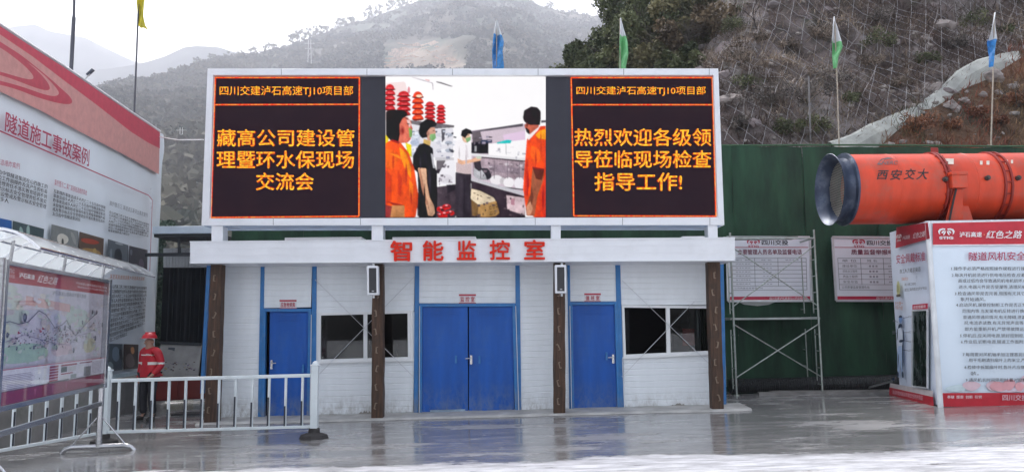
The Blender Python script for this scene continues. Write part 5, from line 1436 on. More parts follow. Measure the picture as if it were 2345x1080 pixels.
photo([(296, 562), (338, 572), (337, 618), (294, 607)], (66, 66, 74), [([(298, 570), (304, 572), (302, 586), (298, 582)], (120, 126, 134)), ([(318, 596), (324, 590), (330, 600), (330, 614), (318, 612)], (110, 100, 116)), ([(305, 604), (315, 604), (315, 611), (305, 610)], (150, 150, 156))])
photo([(247, 786), (281, 787), (280, 846), (243, 851)], (74, 88, 98), [([(258, 795), (270, 792), (276, 812), (268, 830), (256, 820)], (120, 140, 156)), ([(244, 830), (256, 826), (262, 844), (244, 848)], (140, 156, 160)), ([(272, 800), (280, 798), (280, 825), (274, 820)], (36, 44, 52))])
photo([(283, 787), (317, 788), (316, 843), (283, 845)], (70, 58, 56), [([(298, 796), (306, 792), (309, 806), (302, 812)], (214, 150, 100)), ([(288, 812), (302, 806), (312, 838), (288, 842)], (120, 106, 104))])
# lower printed stripe with chevrons
bp([(243, 860), (345, 846), (345, 888), (243, 912)], (196, 214, 220))
bp([(243, 872), (268, 869), (255, 903), (243, 905)], (192, 40, 56)); bp([(292, 868), (316, 865), (304, 892), (280, 897)], (206, 74, 76)); bp([(335, 862), (347, 860), (345, 884), (328, 888)], (192, 40, 56))
for k in range(5): bp([(30 + 48 * k, 918 - 6 * k), (52 + 48 * k, 915 - 6 * k), (40 + 48 * k, 944 - 8 * k), (18 + 48 * k, 948 - 8 * k)], ((186, 52, 52), (190, 196, 200))[k % 2])
bp([(EX, 936), (8, 922), (8, 952), (EX, 966)], (186, 52, 52))
art.build('banner_artwork', vinyl, bw, fixn=False)
hem = MB().tube([PB(x, y, .0) + Vector((0, 0, .02)) for x, y in topE], .03, 6); hem.build('top_hem', mat('hem_white', (.6, .6, .62), .5), bw)
# small floodlight clamped on its top edge
p = PB(190, 190)
t = thing('floodlight', p, 'little dark floodlight on an arm above the banner top edge', 'floodlight')
MB().tube([p, p + Vector((.05, 0, .10)), p + Vector((.12, 0, .17))], .012, 6).build('arm', steel, t)
MB().hexa([p + Vector((.08, -.04, .13)), p + Vector((.19, -.04, .24)), p + Vector((.165, -.04, .265)), p + Vector((.055, -.04, .155))], [p + Vector((.08, .04, .13)), p + Vector((.19, .04, .24)), p + Vector((.165, .04, .265)), p + Vector((.055, .04, .155))]).build('lamp_head', mat('lamp_dark', (.08, .09, .12), .5), t, bevel=.01)
# camouflage net hanging from the end of the banner
t = thing('camouflage_net', PB(370, 880), 'green camouflage net hanging at the far end of the banner', 'netting')
C = []
for k in range(5200):
    z = RNG.uniform(0.5, 4.1); a = along(s_end + .12 + RNG.uniform(0, .5) * (1 if z > 1.9 else .45)) + BN * RNG.uniform(-.3, .12 + .12 * math.sin(z * 5))
    C.append((a.x, a.y, z))
V, Fq = leaves(np.array(C), .085, .8)
tn = np.repeat(RNG.random(len(C)), 4)[:, None]
o = np_obj('net_garnish', V, Fq, inkmat('leaves', 0.7, 0.25, 0.6), t, WORIG[t], np.array([.045, .08, .06]) + (np.array([.14, .2, .16]) - np.array([.045, .08, .06])) * tn); o['kind'] = 'stuff'
# wire from the banner corner to the screen
MB().tube([PB(363, 313), (PB(363, 313) + P(466, 320, YS)) / 2 + Vector((0, 0, -.04)), P(466, 320, YS + .2)], .012, 5).build('guy_wire', mat('wire_white', (.7, .7, .7), .5), None)
tag(bpy.data.objects['guy_wire'], 'thin pale wire from the banner corner to the screen frame', 'wire')

# ---- flag poles and flags
def flag(pole_px, top_y, flagpts, Y, colours, label, poleY=None, base=None, dark=False, split=.45, name='flag', group=None, r=.022, flag_w=.3):
    bx, by = pole_px
    base = base or P(bx[1], by, Y)
    top = P(bx[0], top_y, Y)
    t = thing(name, base, label, 'flag', group)
    MB().tube([base, base.lerp(top, .5) + Vector((.01, 0, 0)), top], [r, r * .85, r * .7], 8).build('pole', mat('bamboo', (0.42, 0.36, 0.29), .6, var=.2, scale=8) if not dark else mat('pole_dark', (.10, .10, .12), .5, metal=.4), t)
    if flagpts:
        # limp cloth: rows down its length, folded in depth
        L_ = [Vector(P(x, y, Y)) for x, y, _ in flagpts]; R_ = [Vector(P(x2, y, Y)) for x, y, x2 in flagpts]
        for ci, (v0, v1) in enumerate(((0, split), (split, 1))):
            b = MB(); n_, m_ = 26, 15
            for i in range(n_):
                v = v0 + (v1 - v0) * i / (n_ - 1); f = v * (len(L_) - 1); k = min(int(f), len(L_) - 2); g = f - k
                l, r_ = L_[k].lerp(L_[k + 1], g), R_[k].lerp(R_[k + 1], g)
                for j in range(m_):
                    u = j / (m_ - 1); w = (r_ - l).length
                    q = l.lerp(r_, u) + Vector((0, -.02 - .22 * w * math.sin(u * 9 + v * 3) - .05 * math.sin(v * 7 + u * 4), 0))
                    b.v.append(q); b.c.append((.5, .5, .5, 1))
            for i in range(n_ - 1):
                for j in range(m_ - 1):
                    a = i * m_ + j; b.f.append([a, a + 1, a + m_ + 1, a + m_]); b.mi.append(0)
            b.build('flag_cloth', colours[ci], t, smooth=True, fixn=False)
    return t
fw = mat('flag_white', (0.66, 0.68, 0.70), .7, var=.15, scale=7); fb_ = mat('flag_blue', (0.04, 0.26, 0.62), .7, var=.35, scale=9, dirt=(.5, .6, .75), dscale=6, damt=.6)
fg = mat('flag_green', (0.16, 0.50, 0.20), .7, var=.2, scale=7, dirt=(.55, .7, .55), dscale=6, damt=.5); fy = mat('flag_yellow', (0.55, 0.47, 0.03), .7, var=.3, scale=7)
FG = 'slim feather flags behind the hoarding'
def hb(px, Y=20.6): return None
flag(((1137, 1137), 350), 44, [(1136, 46, 1139), (1132, 70, 1146), (1129, 95, 1154), (1127, 118, 1151), (1128, 150, 1154), (1130, 175, 1153)], 20.6, (fw, fb_), 'limp blue and white flag standing behind the middle of the screen', group=FG, split=.28)
flag(((1420, 1418), 350), 42, [(1420, 43, 1423), (1419, 70, 1430), (1418, 95, 1437), (1418, 125, 1439), (1417, 150, 1434), (1419, 175, 1434)], 20.6, (fw, fg), 'limp green and white flag above the right part of the screen', group=FG, split=.3)
flag(((1911, 1922), 345), 40, [(1908, 40, 1911), (1904, 62, 1919), (1902, 90, 1926), (1905, 108, 1930), (1905, 130, 1921), (1906, 158, 1919)], 20.6, (fw, fg), 'green and white flag on a bamboo pole before the netted rock', group=FG, split=.47)
flag(((2277, 2269), 345), 30, [(2276, 30, 2279), (2268, 60, 2281), (2262, 88, 2283), (2258, 97, 2281), (2264, 130, 2277), (2261, 155, 2279)], 20.6, (fw, fb_), 'blue and white flag on a bamboo pole at far right above the bank', group=FG, split=.47)
flag(((320, 311), 300), -60, [(318, -50, 335), (317, -20, 333), (316, 10, 331), (316, 40, 330), (317, 58, 332), (324, 66, 337)], 19.0, (fy, fy), 'yellow flag on a thin dark pole rising behind the left banner', dark=True, base=Vector((P(311, 265, 19).x, 19.0, gz(-9))), r=.03)
b1 = P(168, 160, 17.0)
t = thing('flag_pole', (b1.x, 17.0, gz(b1.x)), 'thick dark steel pole rising behind the left banner', 'pole')
tp = P(171, -40, 17.0); sh = P(169, 40, 17)
MB().tube([(b1.x, 17, gz(b1.x)), sh], .042, 10).build('pole', MATS['pole_dark'], t, smooth=True)
MB().tube([sh, tp], .028, 10).build('upper_pole', MATS['pole_dark'], t, smooth=True)

# ---- shed between banner and office
sh_ = thing('dark_shed', P(420, 905, 17.0), 'dark open shed with a pale fascia strip between banner and office', 'shed')
zt_ = P(400, 518, 16.0).z
L0 = P(352, 518, 16.0).x; R0 = -6.3
MB().box(L0, R0, 15.95, 16.02, zt_ - .16, zt_).build('fascia_strip', mat('fascia_blue', (.55, .64, .72), .4), sh_, bevel=.01)
MB().box(L0, R0, 16.03, 19.2, zt_ - .22, zt_ - .12).build('roof', mat('roof_dark', (.04, .045, .05), .8), sh_)
MB().box(L0 - .3, R0, 19.1, 19.2, gz(-7), zt_ - .23).build('back_wall', mat('shed_panel', (.33, .36, .38), .6, var=.15), sh_)
for x in (L0 + .5, L0 + 1.05): MB().bar((x, 16.1, zt_ - .2), (x + .02, 16.1, zt_ - .55), .05).build('roof_bracket', MATS['roof_dark'], sh_)
MB().box(L0 - .2, R0, 16.1, 16.16, zt_ - .62, zt_ - .55).build('cross_beam', MATS['roof_dark'], sh_)
wh = PQ(374, 568, 476, 568, 476, 612, 374, 612, 17.2)
b = MB()
for i in range(14):
    f0, f1 = i / 14, (i + .82) / 14
    b.slab([wh[0].lerp(wh[1], f0), wh[0].lerp(wh[1], f1), wh[3].lerp(wh[2], f1), wh[3].lerp(wh[2], f0)], (0, .03, 0))
b.slab([p + Vector((0, .02, 0)) for p in wh], (0, .03, 0)); b.build('pale_valance', mat('valance', (.5, .52, .53), .5), sh_)
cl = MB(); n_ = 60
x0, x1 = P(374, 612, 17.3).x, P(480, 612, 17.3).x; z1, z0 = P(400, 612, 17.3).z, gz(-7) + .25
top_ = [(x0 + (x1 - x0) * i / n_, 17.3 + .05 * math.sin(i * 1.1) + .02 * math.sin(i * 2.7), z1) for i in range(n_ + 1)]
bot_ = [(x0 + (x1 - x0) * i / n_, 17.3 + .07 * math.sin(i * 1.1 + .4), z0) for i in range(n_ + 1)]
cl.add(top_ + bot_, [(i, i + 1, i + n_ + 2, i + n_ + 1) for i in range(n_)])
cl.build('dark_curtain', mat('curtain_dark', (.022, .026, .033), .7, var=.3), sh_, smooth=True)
# map board leaning inside the shed
lb = PQ(368, 786, 462, 790, 466, 880, 372, 886, 16.6)
lb[2] += Vector((0, -.35, 0)); lb[3] += Vector((0, -.35, 0))
t = thing('leaning_board', (lb[2] + lb[3]) / 2, 'printed map board leaning in the dark shed behind the worker', 'board')
MB().slab(lb, (0, .03, 0)).build('board_panel', mat('board_pale', (.33, .32, .30), .5, var=.2, scale=4), t)
MB().bar(lb[0] + Vector((0, 0, .02)), lb[1] + Vector((0, 0, .02)), .06).build('board_edge', MATS['roof_dark'], t)
ab = MB(); r = random.Random(4)
def lq(u, v, o=.004): return (lb[0].lerp(lb[1], u)).lerp(lb[3].lerp(lb[2], u), v) + Vector((0, -o, 0))
def lpoly(u0, v0, u1, v1, c, o=.004): ab.poly([lq(u0, v0, o), lq(u1, v0, o), lq(u1, v1, o), lq(u0, v1, o)], lin(c))
lpoly(.2, .08, .36, .22, (70, 76, 84)); lpoly(0.05, .86, .85, .97, (150, 62, 52)); lpoly(.02, .8, .98, .84, (120, 104, 90))
for k in range(46):
    u, v = .1 + .8 * r.random(), .4 + .3 * r.random(); w = r.uniform(.01, .05)
    lpoly(u, v, u + w, v + w * .6, r.choice([(60, 60, 70), (120, 104, 130), (90, 60, 60), (160, 140, 96)]), .006 + k * .0002)
ab.build('printed_map', attrmat('banner_print'), t, fixn=False)
p = P(420, 890, 16.3)
t = thing('red_cabinet', (p.x, 16.5, gz(p.x)), 'low dark red cabinet under the leaning board in the shed', 'cabinet')
q = PQ(352, 872, 468, 866, 468, 912, 352, 918, 16.15)
MB().hexa(q, [v + Vector((0, .7, 0)) for v in q]).build('cabinet_body', mat('cab_red', (.16, .02, .02), .5), t, bevel=.01)
for k in range(2): MB().slab([q[0].lerp(q[1], .03 + .5 * k) + Vector((0, -.012, -.03)), q[0].lerp(q[1], .47 + .5 * k) + Vector((0, -.012, -.03)), q[3].lerp(q[2], .47 + .5 * k) + Vector((0, -.012, .03)), q[3].lerp(q[2], .03 + .5 * k) + Vector((0, -.012, .03))], (0, .01, 0)).build('cabinet_door', mat('cab_red2', (.2, .025, .02), .5), t)
t = P(432, 953, 15)
MB().box(t.x - .3, t.x + .35, 14.9, 15.3, gz(t.x), gz(t.x) + .035).build('flat_grate', mat('grate', (.04, .04, .045), .5), None)
tag(bpy.data.objects['flat_grate'], 'small dark flat grate on the ground beside the worker', 'grate')

# ---- white municipal fence
fwh = mat('fence_white', (0.70, 0.76, 0.78), 0.35, var=.05, scale=4, dirt=(.4, .42, .42), dscale=6, damt=.3)
refl = mat('reflector_strip', (0.03, 0.035, 0.05), .4); rubber = mat('rubber_base', (0.035, 0.032, 0.032), .8, var=.3, bump=.5)
def fpost(t, p, h=1.05):
    g = gz(p.x)
    b = MB().box(p.x - .05, p.x + .05, p.y - .05, p.y + .05, g + .1, g + h)
    po = b.build('post', fwh, t, bevel=.006)
    b = MB().box(p.x - .062, p.x + .062, p.y - .062, p.y + .062, g + h, g + h + .02)
    b.tube([(p.x, p.y, g + h + .02), (p.x, p.y, g + h + .05), (p.x, p.y, g + h + .07)], [.05, .04, .012], 10)
    b.build('post_cap', fwh, po, bevel=.004)
    b = MB(); o = []
    for rr, z in ((.19, .0), (.17, .055), (.075, .085), (.07, .15)):
        o.append([(p.x + rr * math.cos(rad(a)) * 1.15, p.y + rr * math.sin(rad(a)) * .95, g + z) for a in range(0, 360, 45)])
    for k in range(3):
        for j in range(8):
            b.add([o[k][j], o[k][(j + 1) % 8], o[k + 1][(j + 1) % 8], o[k + 1][j]], [(0, 1, 2, 3)])
    b.poly(o[3]); b.build('base', rubber, t)
def fence(A, B_, label, n, ends=(True, True), side=1):
    d = (B_ - A).normalized(); L_ = (B_ - A).length
    t = thing('white_fence', A, label, 'fence', 'white railings in the yard')
    for k, p in enumerate((A, B_)):
        if ends[k]: fpost(t, p)
    za, zb = gz(A.x), gz(B_.x)
    lo = [A + d * .06 + Vector((0, 0, za + .17 - A.z)), B_ - d * .06 + Vector((0, 0, zb + .17 - B_.z))]
    hi = [p + Vector((0, 0, .74)) for p in lo]
    MB().bar(hi[0], hi[1], .045, .05).build('top_rail', fwh, t, bevel=.008)
    MB().bar(lo[0], lo[1], .04, .04).build('bottom_rail', fwh, t, bevel=.006)
    src = None; u = Vector((-d.y, d.x, 0))
    if u.y > 0: u = -u
    for i in range(n):
        f = (i + .5) / n; p = lo[0].lerp(lo[1], f)
        if src is None:
            src = MB().bar(p + Vector((0, 0, .02)), p + Vector((0, 0, .72)), .032, .032, up=u).build('baluster', fwh, t, origin=p)
            q = p + u * .019 + d * -.005
            st = MB().bar(q + Vector((0, 0, .03)), q + Vector((0, 0, .44)), .024, .006, up=u).build('reflective_strip', refl, src, origin=p)
        else:
            c = inst(src, 'baluster', t, p); s2 = inst(st, 'reflective_strip', c, p)
            s2.scale.z = random.choice((1, 1, .85, 1.05, .7))
    return t
FA, FB = PG(238, 1016), PG(719, 1003)
fence(FA, FB, 'white railing panel in front of the single left door, with its rubber feet', 12)
FC = PG(-30, 1075); FC = FA + (PG(0, 1062) - FA) * 1.9
fence(FC, FA + (FC - FA).normalized() * .1, 'white railing panel running towards the viewer behind the notice board', 12, (True, False))

# ---- stainless notice board with arched canopy
NA, NB = PG(225, 1034), None
NB = Vector((-5.0, 7.45, 0)); NB.z = gz(NB.x); NA.z = gz(NA.x)
ND = (NA - NB); ND.z = 0; NL = ND.length; ND.normalize()
NN = Vector((ND.y, -ND.x, 0)); NN = NN if NN.x > 0 else -NN
def PN(px, py, off=0.0): return PL(px, py, NA + NN * off, NN)
def nb(u, z, off=0.0):                    # u metres from the near leg, height above the yard
    p = NB + ND * u; return Vector((p.x, p.y, gz(p.x) + z)) + NN * off
nbt = thing('notice_board', nb(NL / 2, 0), 'stainless steel notice board with printed route map under an arched clear canopy', 'notice board')
brushed = mat('brushed_steel', (0.50, 0.50, 0.52), 0.22, metal=1.0, var=.12, scale=3, stretch=(1, 1, 8), spec=.5)
ztop = PN(247, 641).z - gz(NA.x); zbot = PN(240, 884).z - gz(NA.x)
for u in (0, NL):
    MB().tube([nb(u, .06), nb(u, ztop + .02)], .04, 14).build('leg', brushed, nbt, smooth=True)
    f = MB(); w = .46
    f.tube([nb(u, .0, -w), nb(u, .055, -w + .05), nb(u, .075, -w + .14), nb(u, .075, w - .14), nb(u, .055, w - .05), nb(u, .0, w)], .034, 12)
    f.build('foot_bar', brushed, nbt, smooth=True)
    for s_ in (1, -1): MB().tube([nb(u, .5, 0), nb(u, .09, s_ * .34)], .011, 8).build('brace', brushed, nbt, smooth=True)
b0, b1_ = .02, NL + .0
fr = MB()
for (ua, ub, za, zb) in ((b0, b1_, ztop - .05, ztop + .0), (b0, b1_, zbot, zbot + .06)):
    fr.hexa([nb(ua, za, .05), nb(ub, za, .05), nb(ub, zb, .05), nb(ua, zb, .05)], [nb(ua, za, -.07), nb(ub, za, -.07), nb(ub, zb, -.07), nb(ua, zb, -.07)])
for ua, ub in ((b0 - .02, b0 + .05), (b1_ - .045, b1_ + .06)):
    fr.hexa([nb(ua, zbot - .01, .055), nb(ub, zbot - .01, .055), nb(ub, ztop + .01, .055), nb(ua, ztop + .01, .055)], [nb(ua, zbot - .01, -.075), nb(ub, zbot - .01, -.075), nb(ub, ztop + .01, -.075), nb(ua, ztop + .01, -.075)])
fr.build('board_frame', brushed, nbt, bevel=.008)
MB().bar(nb(0, zbot - .22), nb(NL, zbot - .22), .05, .06).build('lower_rail', brushed, nbt, bevel=.006)
MB().hexa([nb(b0, zbot + .06, -.02), nb(b1_, zbot + .06, -.02), nb(b1_, ztop - .05, -.02), nb(b0, ztop - .05, -.02)], [nb(b0, zbot + .06, -.06), nb(b1_, zbot + .06, -.06), nb(b1_, ztop - .05, -.06), nb(b0, ztop - .05, -.06)]).build('back_panel', mat('poster_paper', (.72, .70, .74), .5, var=.05), nbt)
HB = ztop - zbot - .11; LBd = b1_ - b0
def bq(u, v, o=0): return nb(b0 + u * LBd, ztop - .05 - v * HB, -.018 + o)
ma = MB(); ml = [0]
def mp_(pts, c, smooth_=False):
    ml[0] += 1
    if smooth_: pts = sm(pts, 2)
    ma.poly([bq(u, v, ml[0] * .0001) for u, v in pts], lin(c))
def mr_(u0, v0, u1, v1, c): mp_([(u0, v0), (u1, v0), (u1, v1), (u0, v1)], c)
def md_(u, v, r_, c, k=12): mp_([(u + r_ * math.cos(6.283 * i / k) * HB / LBd, v + r_ * math.sin(6.283 * i / k)) for i in range(k)], c)
mr_(0, 0, 1, .115, (186, 34, 50)); mr_(0, .115, 1, .74, (214, 208, 220))
mp_([(0, .13), (.14, .13), (.2, .3), (.16, .5), (.05, .62), (0, .6)], (206, 214, 206), True); mp_([(.05, .58), (.3, .56), (.42, .62), (.4, .71), (.1, .72), (.04, .68)], (176, 202, 182), True)
mp_([(.55, .3), (.75, .26), (.85, .36), (.7, .46), (.55, .42)], (200, 212, 204), True); mp_([(.2, .2), (.6, .24), (.6, .31), (.2, .27)], (220, 176, 172)); mp_([(.38, .34), (.58, .32), (.56, .48), (.42, .48)], (206, 200, 220), True)
mp_([(.76, .56), (.9, .54), (.92, .66), (.78, .7)], (214, 208, 180), True); mp_([(.42, .6), (.62, .56), (.66, .68), (.46, .7)], (218, 194, 202), True); mp_([(.02, .4), (.1, .42), (.09, .54), (.02, .54)], (214, 214, 190), True)
r = random.Random(12)
for k in range(150):
    u, v = r.uniform(.02, .95), r.uniform(.16, .71); w = r.uniform(.01, .06); h_ = r.uniform(.01, .05)
    mp_([(u, v), (u + w, v + r.uniform(-.02, .02)), (u + w * .9, v + h_), (u + r.uniform(-.01, .01), v + h_ * .8)], r.choice([(206, 214, 204), (214, 200, 206), (196, 204, 210), (222, 214, 206), (188, 200, 186), (216, 206, 220), (204, 190, 192)]), True)
def line(pts, c, w=.0035):
    for (a, c_), (e, f_) in zip(pts[:-1], pts[1:]):
        d = Vector((e - a, f_ - c_)); n_ = Vector((-d.y, d.x)).normalized() * w
        mp_([(a + n_.x * .6, c_ + n_.y), (e + n_.x * .6, f_ + n_.y), (e - n_.x * .6, f_ - n_.y), (a - n_.x * .6, c_ - n_.y)], c)
line([(0, .43), (.08, .40), (.15, .42), (.22, .40), (.3, .31), (.36, .34), (.45, .45), (.52, .42), (.56, .38), (.6, .46), (.66, .52), (.74, .44), (.82, .36), (.9, .3)], (100, 90, 104))
line([(.06, .55), (.2, .5), (.32, .54), (.46, .58), (.6, .6), (.68, .52), (.8, .5)], (150, 130, 160), .0025)
for k in range(260):
    u = r.gauss(.42, .2); v = .53 + r.gauss(0, .045) - (max(0, u - .6)) * .35
    if not .03 < u < .95: continue
    w = r.uniform(.003, .012); h_ = r.uniform(.005, .013)
    mp_([(u, v), (u + w, v + r.uniform(-.01, .01)), (u + w, v + h_), (u, v + h_)], r.choice([(74, 64, 92), (96, 60, 80), (60, 70, 76), (150, 60, 70), (130, 120, 150), (90, 110, 90)]))
for u, v, s_ in ((.17, .37, .035), (.05, .5, .022), (.47, .46, .022), (.52, .45, .024), (.57, .445, .02), (.81, .3, .022), (.86, .3, .02), (.94, .42, .024), (.86, .55, .026), (.45, .62, .02), (.62, .65, .024), (.7, .4, .02), (.12, .6, .016), (.25, .6, .016)):
    md_(u, v, s_, (66, 64, 78)); md_(u - .003, v - .004, s_ * .5, (140, 140, 150))
for u, v in ((.12, .47), (.29, .46), (.31, .44)): mp_([(u, v), (u + .025, v + .02), (u, v + .025)], (170, 40, 50))
mr_(0, .745, 1, .752, (190, 80, 100)); mr_(0, .752, 1, .90, (224, 220, 230))
for k in range(9): mr_(.02, .79 + k * .0125, .24 + (k % 3) * .01, .795 + k * .0125, (150, 140, 160)); mr_(.84, .775 + k * .0125, .97, .779 + k * .0125, (170, 160, 176))
mr_(.27, .78, .37, .9, (232, 232, 238)); md_(.31, .85, .008, (60, 50, 80))
for k in range(6): mr_(.395, .765 + k * .023, .475, .781 + k * .023, (158, 36, 66))
mr_(.5, .765, .66, .78, (158, 36, 66)); mr_(.5, .785, .56, .83, (74, 86, 84)); mr_(.57, .79, .65, .83, (206, 204, 206)); mr_(.5, .84, .62, .85, (158, 36, 66)); mr_(.6, .86, .66, .895, (140, 150, 148)); mr_(.5, .86, .58, .895, (214, 210, 214)); mr_(.69, .765, .83, .775, (150, 60, 86)); mr_(.74, .81, .82, .895, (134, 134, 138)); mr_(.68, .785, .74, .85, (226, 222, 228))
mr_(.0, .903, 1, .91, (120, 80, 90)); mr_(0, .91, 1, 1, (140, 34, 70)); mr_(.38, .893, .58, .905, (60, 50, 56))
for u in (.27, .42, .55): mp_([(u, .925), (u + .02, .925), (u + .01, .985)], (176, 96, 124))
ma.build('printed_map', attrmat('banner_print'), nbt, fixn=False)
wp = mat('print_white', (.85, .85, .86), .5)
def ntx(s_, u0, v0, u1, v1, m_, **k): text(s_, [bq(u0, v0), bq(u1, v0), bq(u1, v1), bq(u0, v1)], m_, nbt, 'board_lettering', n=NN, push=.05, **k)
ml_off = .05
ntx('泸石高速', .10, .035, .22, .075, wp, bold=.02); ntx('红色之路', .25, .025, .42, .09, wp, shear=.12)
ntx('四川交投', .01, .06, .07, .085, wp, res=1); ntx('STIG', .015, .02, .065, .052, wp, res=1)
ntx('泸石高速公路项目建设平面示意图', .6, .035, .97, .058, wp, res=1); ntx('路线全长九十六公里 桥隧比高', .62, .07, .97, .088, wp, res=1)
ntx('泸石高速公路路线平面示意图', .38, .14, .72, .175, MATS['print_grey'], res=1)
ntx('四川交投', .04, .925, .16, .96, mat('print_pink', (.5, .3, .38), .5), res=1); ntx('建设美好交通', .78, .925, .93, .96, MATS['print_pink'], res=1)
MB().hexa([bq(0, 0, .066), bq(1, 0, .066), bq(1, 1, .066), bq(0, 1, .066)], [bq(0, 0, .062), bq(1, 0, .062), bq(1, 1, .062), bq(0, 1, .062)]).build('glass_pane', glassmat('board_glass', (.97, .98, .98), .0, .03, .22), nbt)
# canopy: ribs and clear sheet
def arch(u, s_):                          # s_ 0..1 from back to front eave
    a = -1.0 + 2.0 * s_
    return nb(u, ztop + .26 - .20 * a * a + .02 * a, .02 + .56 * (s_ - .34) * 1.35)
sheet = MB(); rows, cl_ = 14, 20; u0, u1 = -.5, NL + .42
for i in range(rows + 1):
    for j in range(cl_ + 1):
        sheet.v.append(arch(u0 + (u1 - u0) * i / rows, j / cl_)); sheet.c.append((.5, .5, .5, 1))
for i in range(rows):
    for j in range(cl_):
        a = i * (cl_ + 1) + j; sheet.f.append([a, a + 1, a + cl_ + 2, a + cl_ + 1]); sheet.mi.append(0)
pm, nt, bb = newmat('canopy_sheet')
nt.nodes.remove(bb)
tr = nt.nodes.new('ShaderNodeBsdfTransparent'); tr.inputs[0].default_value = (.8, .84, .84, 1)
dfm = nt.nodes.new('ShaderNodeBsdfTranslucent'); dfm.inputs[0].default_value = (.75, .78, .78, 1)
gls = nt.nodes.new('ShaderNodeBsdfGlossy'); gls.inputs['Roughness'].default_value = .15
m1 = nt.nodes.new('ShaderNodeMixShader'); m1.inputs[0].default_value = .5; m2 = nt.nodes.new('ShaderNodeMixShader'); m2.inputs[0].default_value = .12
nt.links.new(tr.outputs[0], m1.inputs[1]); nt.links.new(dfm.outputs[0], m1.inputs[2]); nt.links.new(m1.outputs[0], m2.inputs[1]); nt.links.new(gls.outputs[0], m2.inputs[2]); nt.links.new(m2.outputs[0], nt.nodes['Material Output'].inputs['Surface'])
sheet.build('canopy_sheet', pm, nbt, smooth=True, fixn=False)
for i in range(9):
    u = u0 + (u1 - u0) * i / 8
    MB().tube([arch(u, j / 10) + Vector((0, 0, -.015)) for j in range(11)], .014, 6).build('canopy_rib', white_metal, nbt, smooth=True)
for j in (0, .25, .5, .75, 1.0):
    MB().tube([arch(u0, j) + Vector((0, 0, -.01)), arch(u1, j) + Vector((0, 0, -.01))], .013, 6).build('canopy_rail', brushed, nbt)
for u in (.2, NL * .5, NL - .2):
    MB().tube([nb(u, ztop), arch(u, .34) + Vector((0, 0, -.02))], .018, 8).build('canopy_strut', brushed, nbt)

# ---- worker in red
def skin(name, verts, edges, radii, parent, mats, root=0, sub=2, color=None):
    me = bpy.data.meshes.new(name); me.from_pydata([tuple(v) for v in verts], edges, [])
    o = bpy.data.objects.new(name, me); COL.objects.link(o)
    o.modifiers.new('s', 'SKIN'); ly = me.skin_vertices[0].data
    for i, r_ in enumerate(radii):
        ly[i].radius = r_ if isinstance(r_, tuple) else (r_, r_)
    ly[root].use_root = True
    sb_ = o.modifiers.new('u', 'SUBSURF'); sb_.levels = sb_.render_levels = sub
    dg = bpy.context.evaluated_depsgraph_get(); dg.update()
    new = bpy.data.meshes.new_from_object(o.evaluated_get(dg), depsgraph=dg)
    bpy.data.objects.remove(o)
    new.materials.clear()
    new.polygons.foreach_set('use_smooth', [True] * len(new.polygons))
    ob = bpy.data.objects.new(name, new); COL.objects.link(ob)
    for m_ in (mats if isinstance(mats, list) else [mats]): new.materials.append(m_)
    if color:
        new.polygons.foreach_set('material_index', [color(p.center) for p in new.polygons])
    ob.parent = parent; WORIG[ob] = WORIG[parent]
    return ob
wp_ = PG(338, 962)
man = thing('person', wp_, 'worker in red hard hat and red reflective jacket standing behind the railing', 'person')
man.rotation_euler.z = rad(-22); man.scale = (0.94, 0.94, 0.9)
skinm = mat('skin', (0.42, 0.24, 0.17), .6, var=.06); redj = mat('jacket_red', (0.50, 0.012, 0.025), .65, var=.12, scale=9, bump=.3, bscale=12); stripe = mat('reflective_stripe', (.75, .73, .68), .4); greyh = mat('hood_grey', (.30, .31, .31), .8, var=.15)
trm = mat('trousers_black', (.022, .022, .028), .8, var=.2); boot = mat('boot_dark', (.03, .028, .026), .6); hat = mat('hard_hat_red', (.55, .02, .03), .3, var=.05)
# local frame: facing -y, left of the picture is -x
J = {'pel': (0, 0, .93), 'wa': (0, -.005, 1.06), 'ch': (0, .0, 1.26), 'nk': (0, .0, 1.43), 'nk2': (-.005, -.02, 1.49), 'hd': (-.01, -.035, 1.58), 'hd2': (-.01, -.03, 1.66),
     'hpL': (-.10, 0, .88), 'knL': (-.13, -.02, .48), 'anL': (-.15, .03, .09), 'toL': (-.19, -.13, .035), 'hpR': (.10, 0, .88), 'knR': (.11, -.03, .48), 'anR': (.12, .02, .09), 'toR': (.15, -.14, .035),
     'shL': (-.19, 0, 1.38), 'elL': (-.25, .04, 1.12), 'wrL': (-.24, -.03, .90), 'haL': (-.235, -.05, .83), 'shR': (.19, 0, 1.38), 'elR': (.29, .02, 1.12), 'wrR': (.25, -.16, .93), 'haR': (.24, -.22, .90)}
K_ = list(J); ix = {k: i for i, k in enumerate(K_)}
E_ = [('pel', 'wa'), ('wa', 'ch'), ('ch', 'nk'), ('nk', 'nk2'), ('nk2', 'hd'), ('hd', 'hd2'), ('pel', 'hpL'), ('hpL', 'knL'), ('knL', 'anL'), ('anL', 'toL'), ('pel', 'hpR'), ('hpR', 'knR'), ('knR', 'anR'), ('anR', 'toR'),
      ('nk', 'shL'), ('shL', 'elL'), ('elL', 'wrL'), ('wrL', 'haL'), ('nk', 'shR'), ('shR', 'elR'), ('elR', 'wrR'), ('wrR', 'haR')]
Rr = {'pel': (.13, .1), 'wa': (.13, .1), 'ch': (.15, .11), 'nk': .07, 'nk2': .055, 'hd': (.08, .095), 'hd2': (.07, .085), 'hpL': .085, 'knL': .055, 'anL': .04, 'toL': .03, 'hpR': .085, 'knR': .055, 'anR': .04, 'toR': .03, 'shL': .055, 'elL': .042, 'wrL': .028, 'haL': .03, 'shR': .055, 'elR': .042, 'wrR': .028, 'haR': .03}
skin('body', [J[k] for k in K_], [(ix[a], ix[b_]) for a, b_ in E_], [Rr[k] for k in K_], man, skinm)
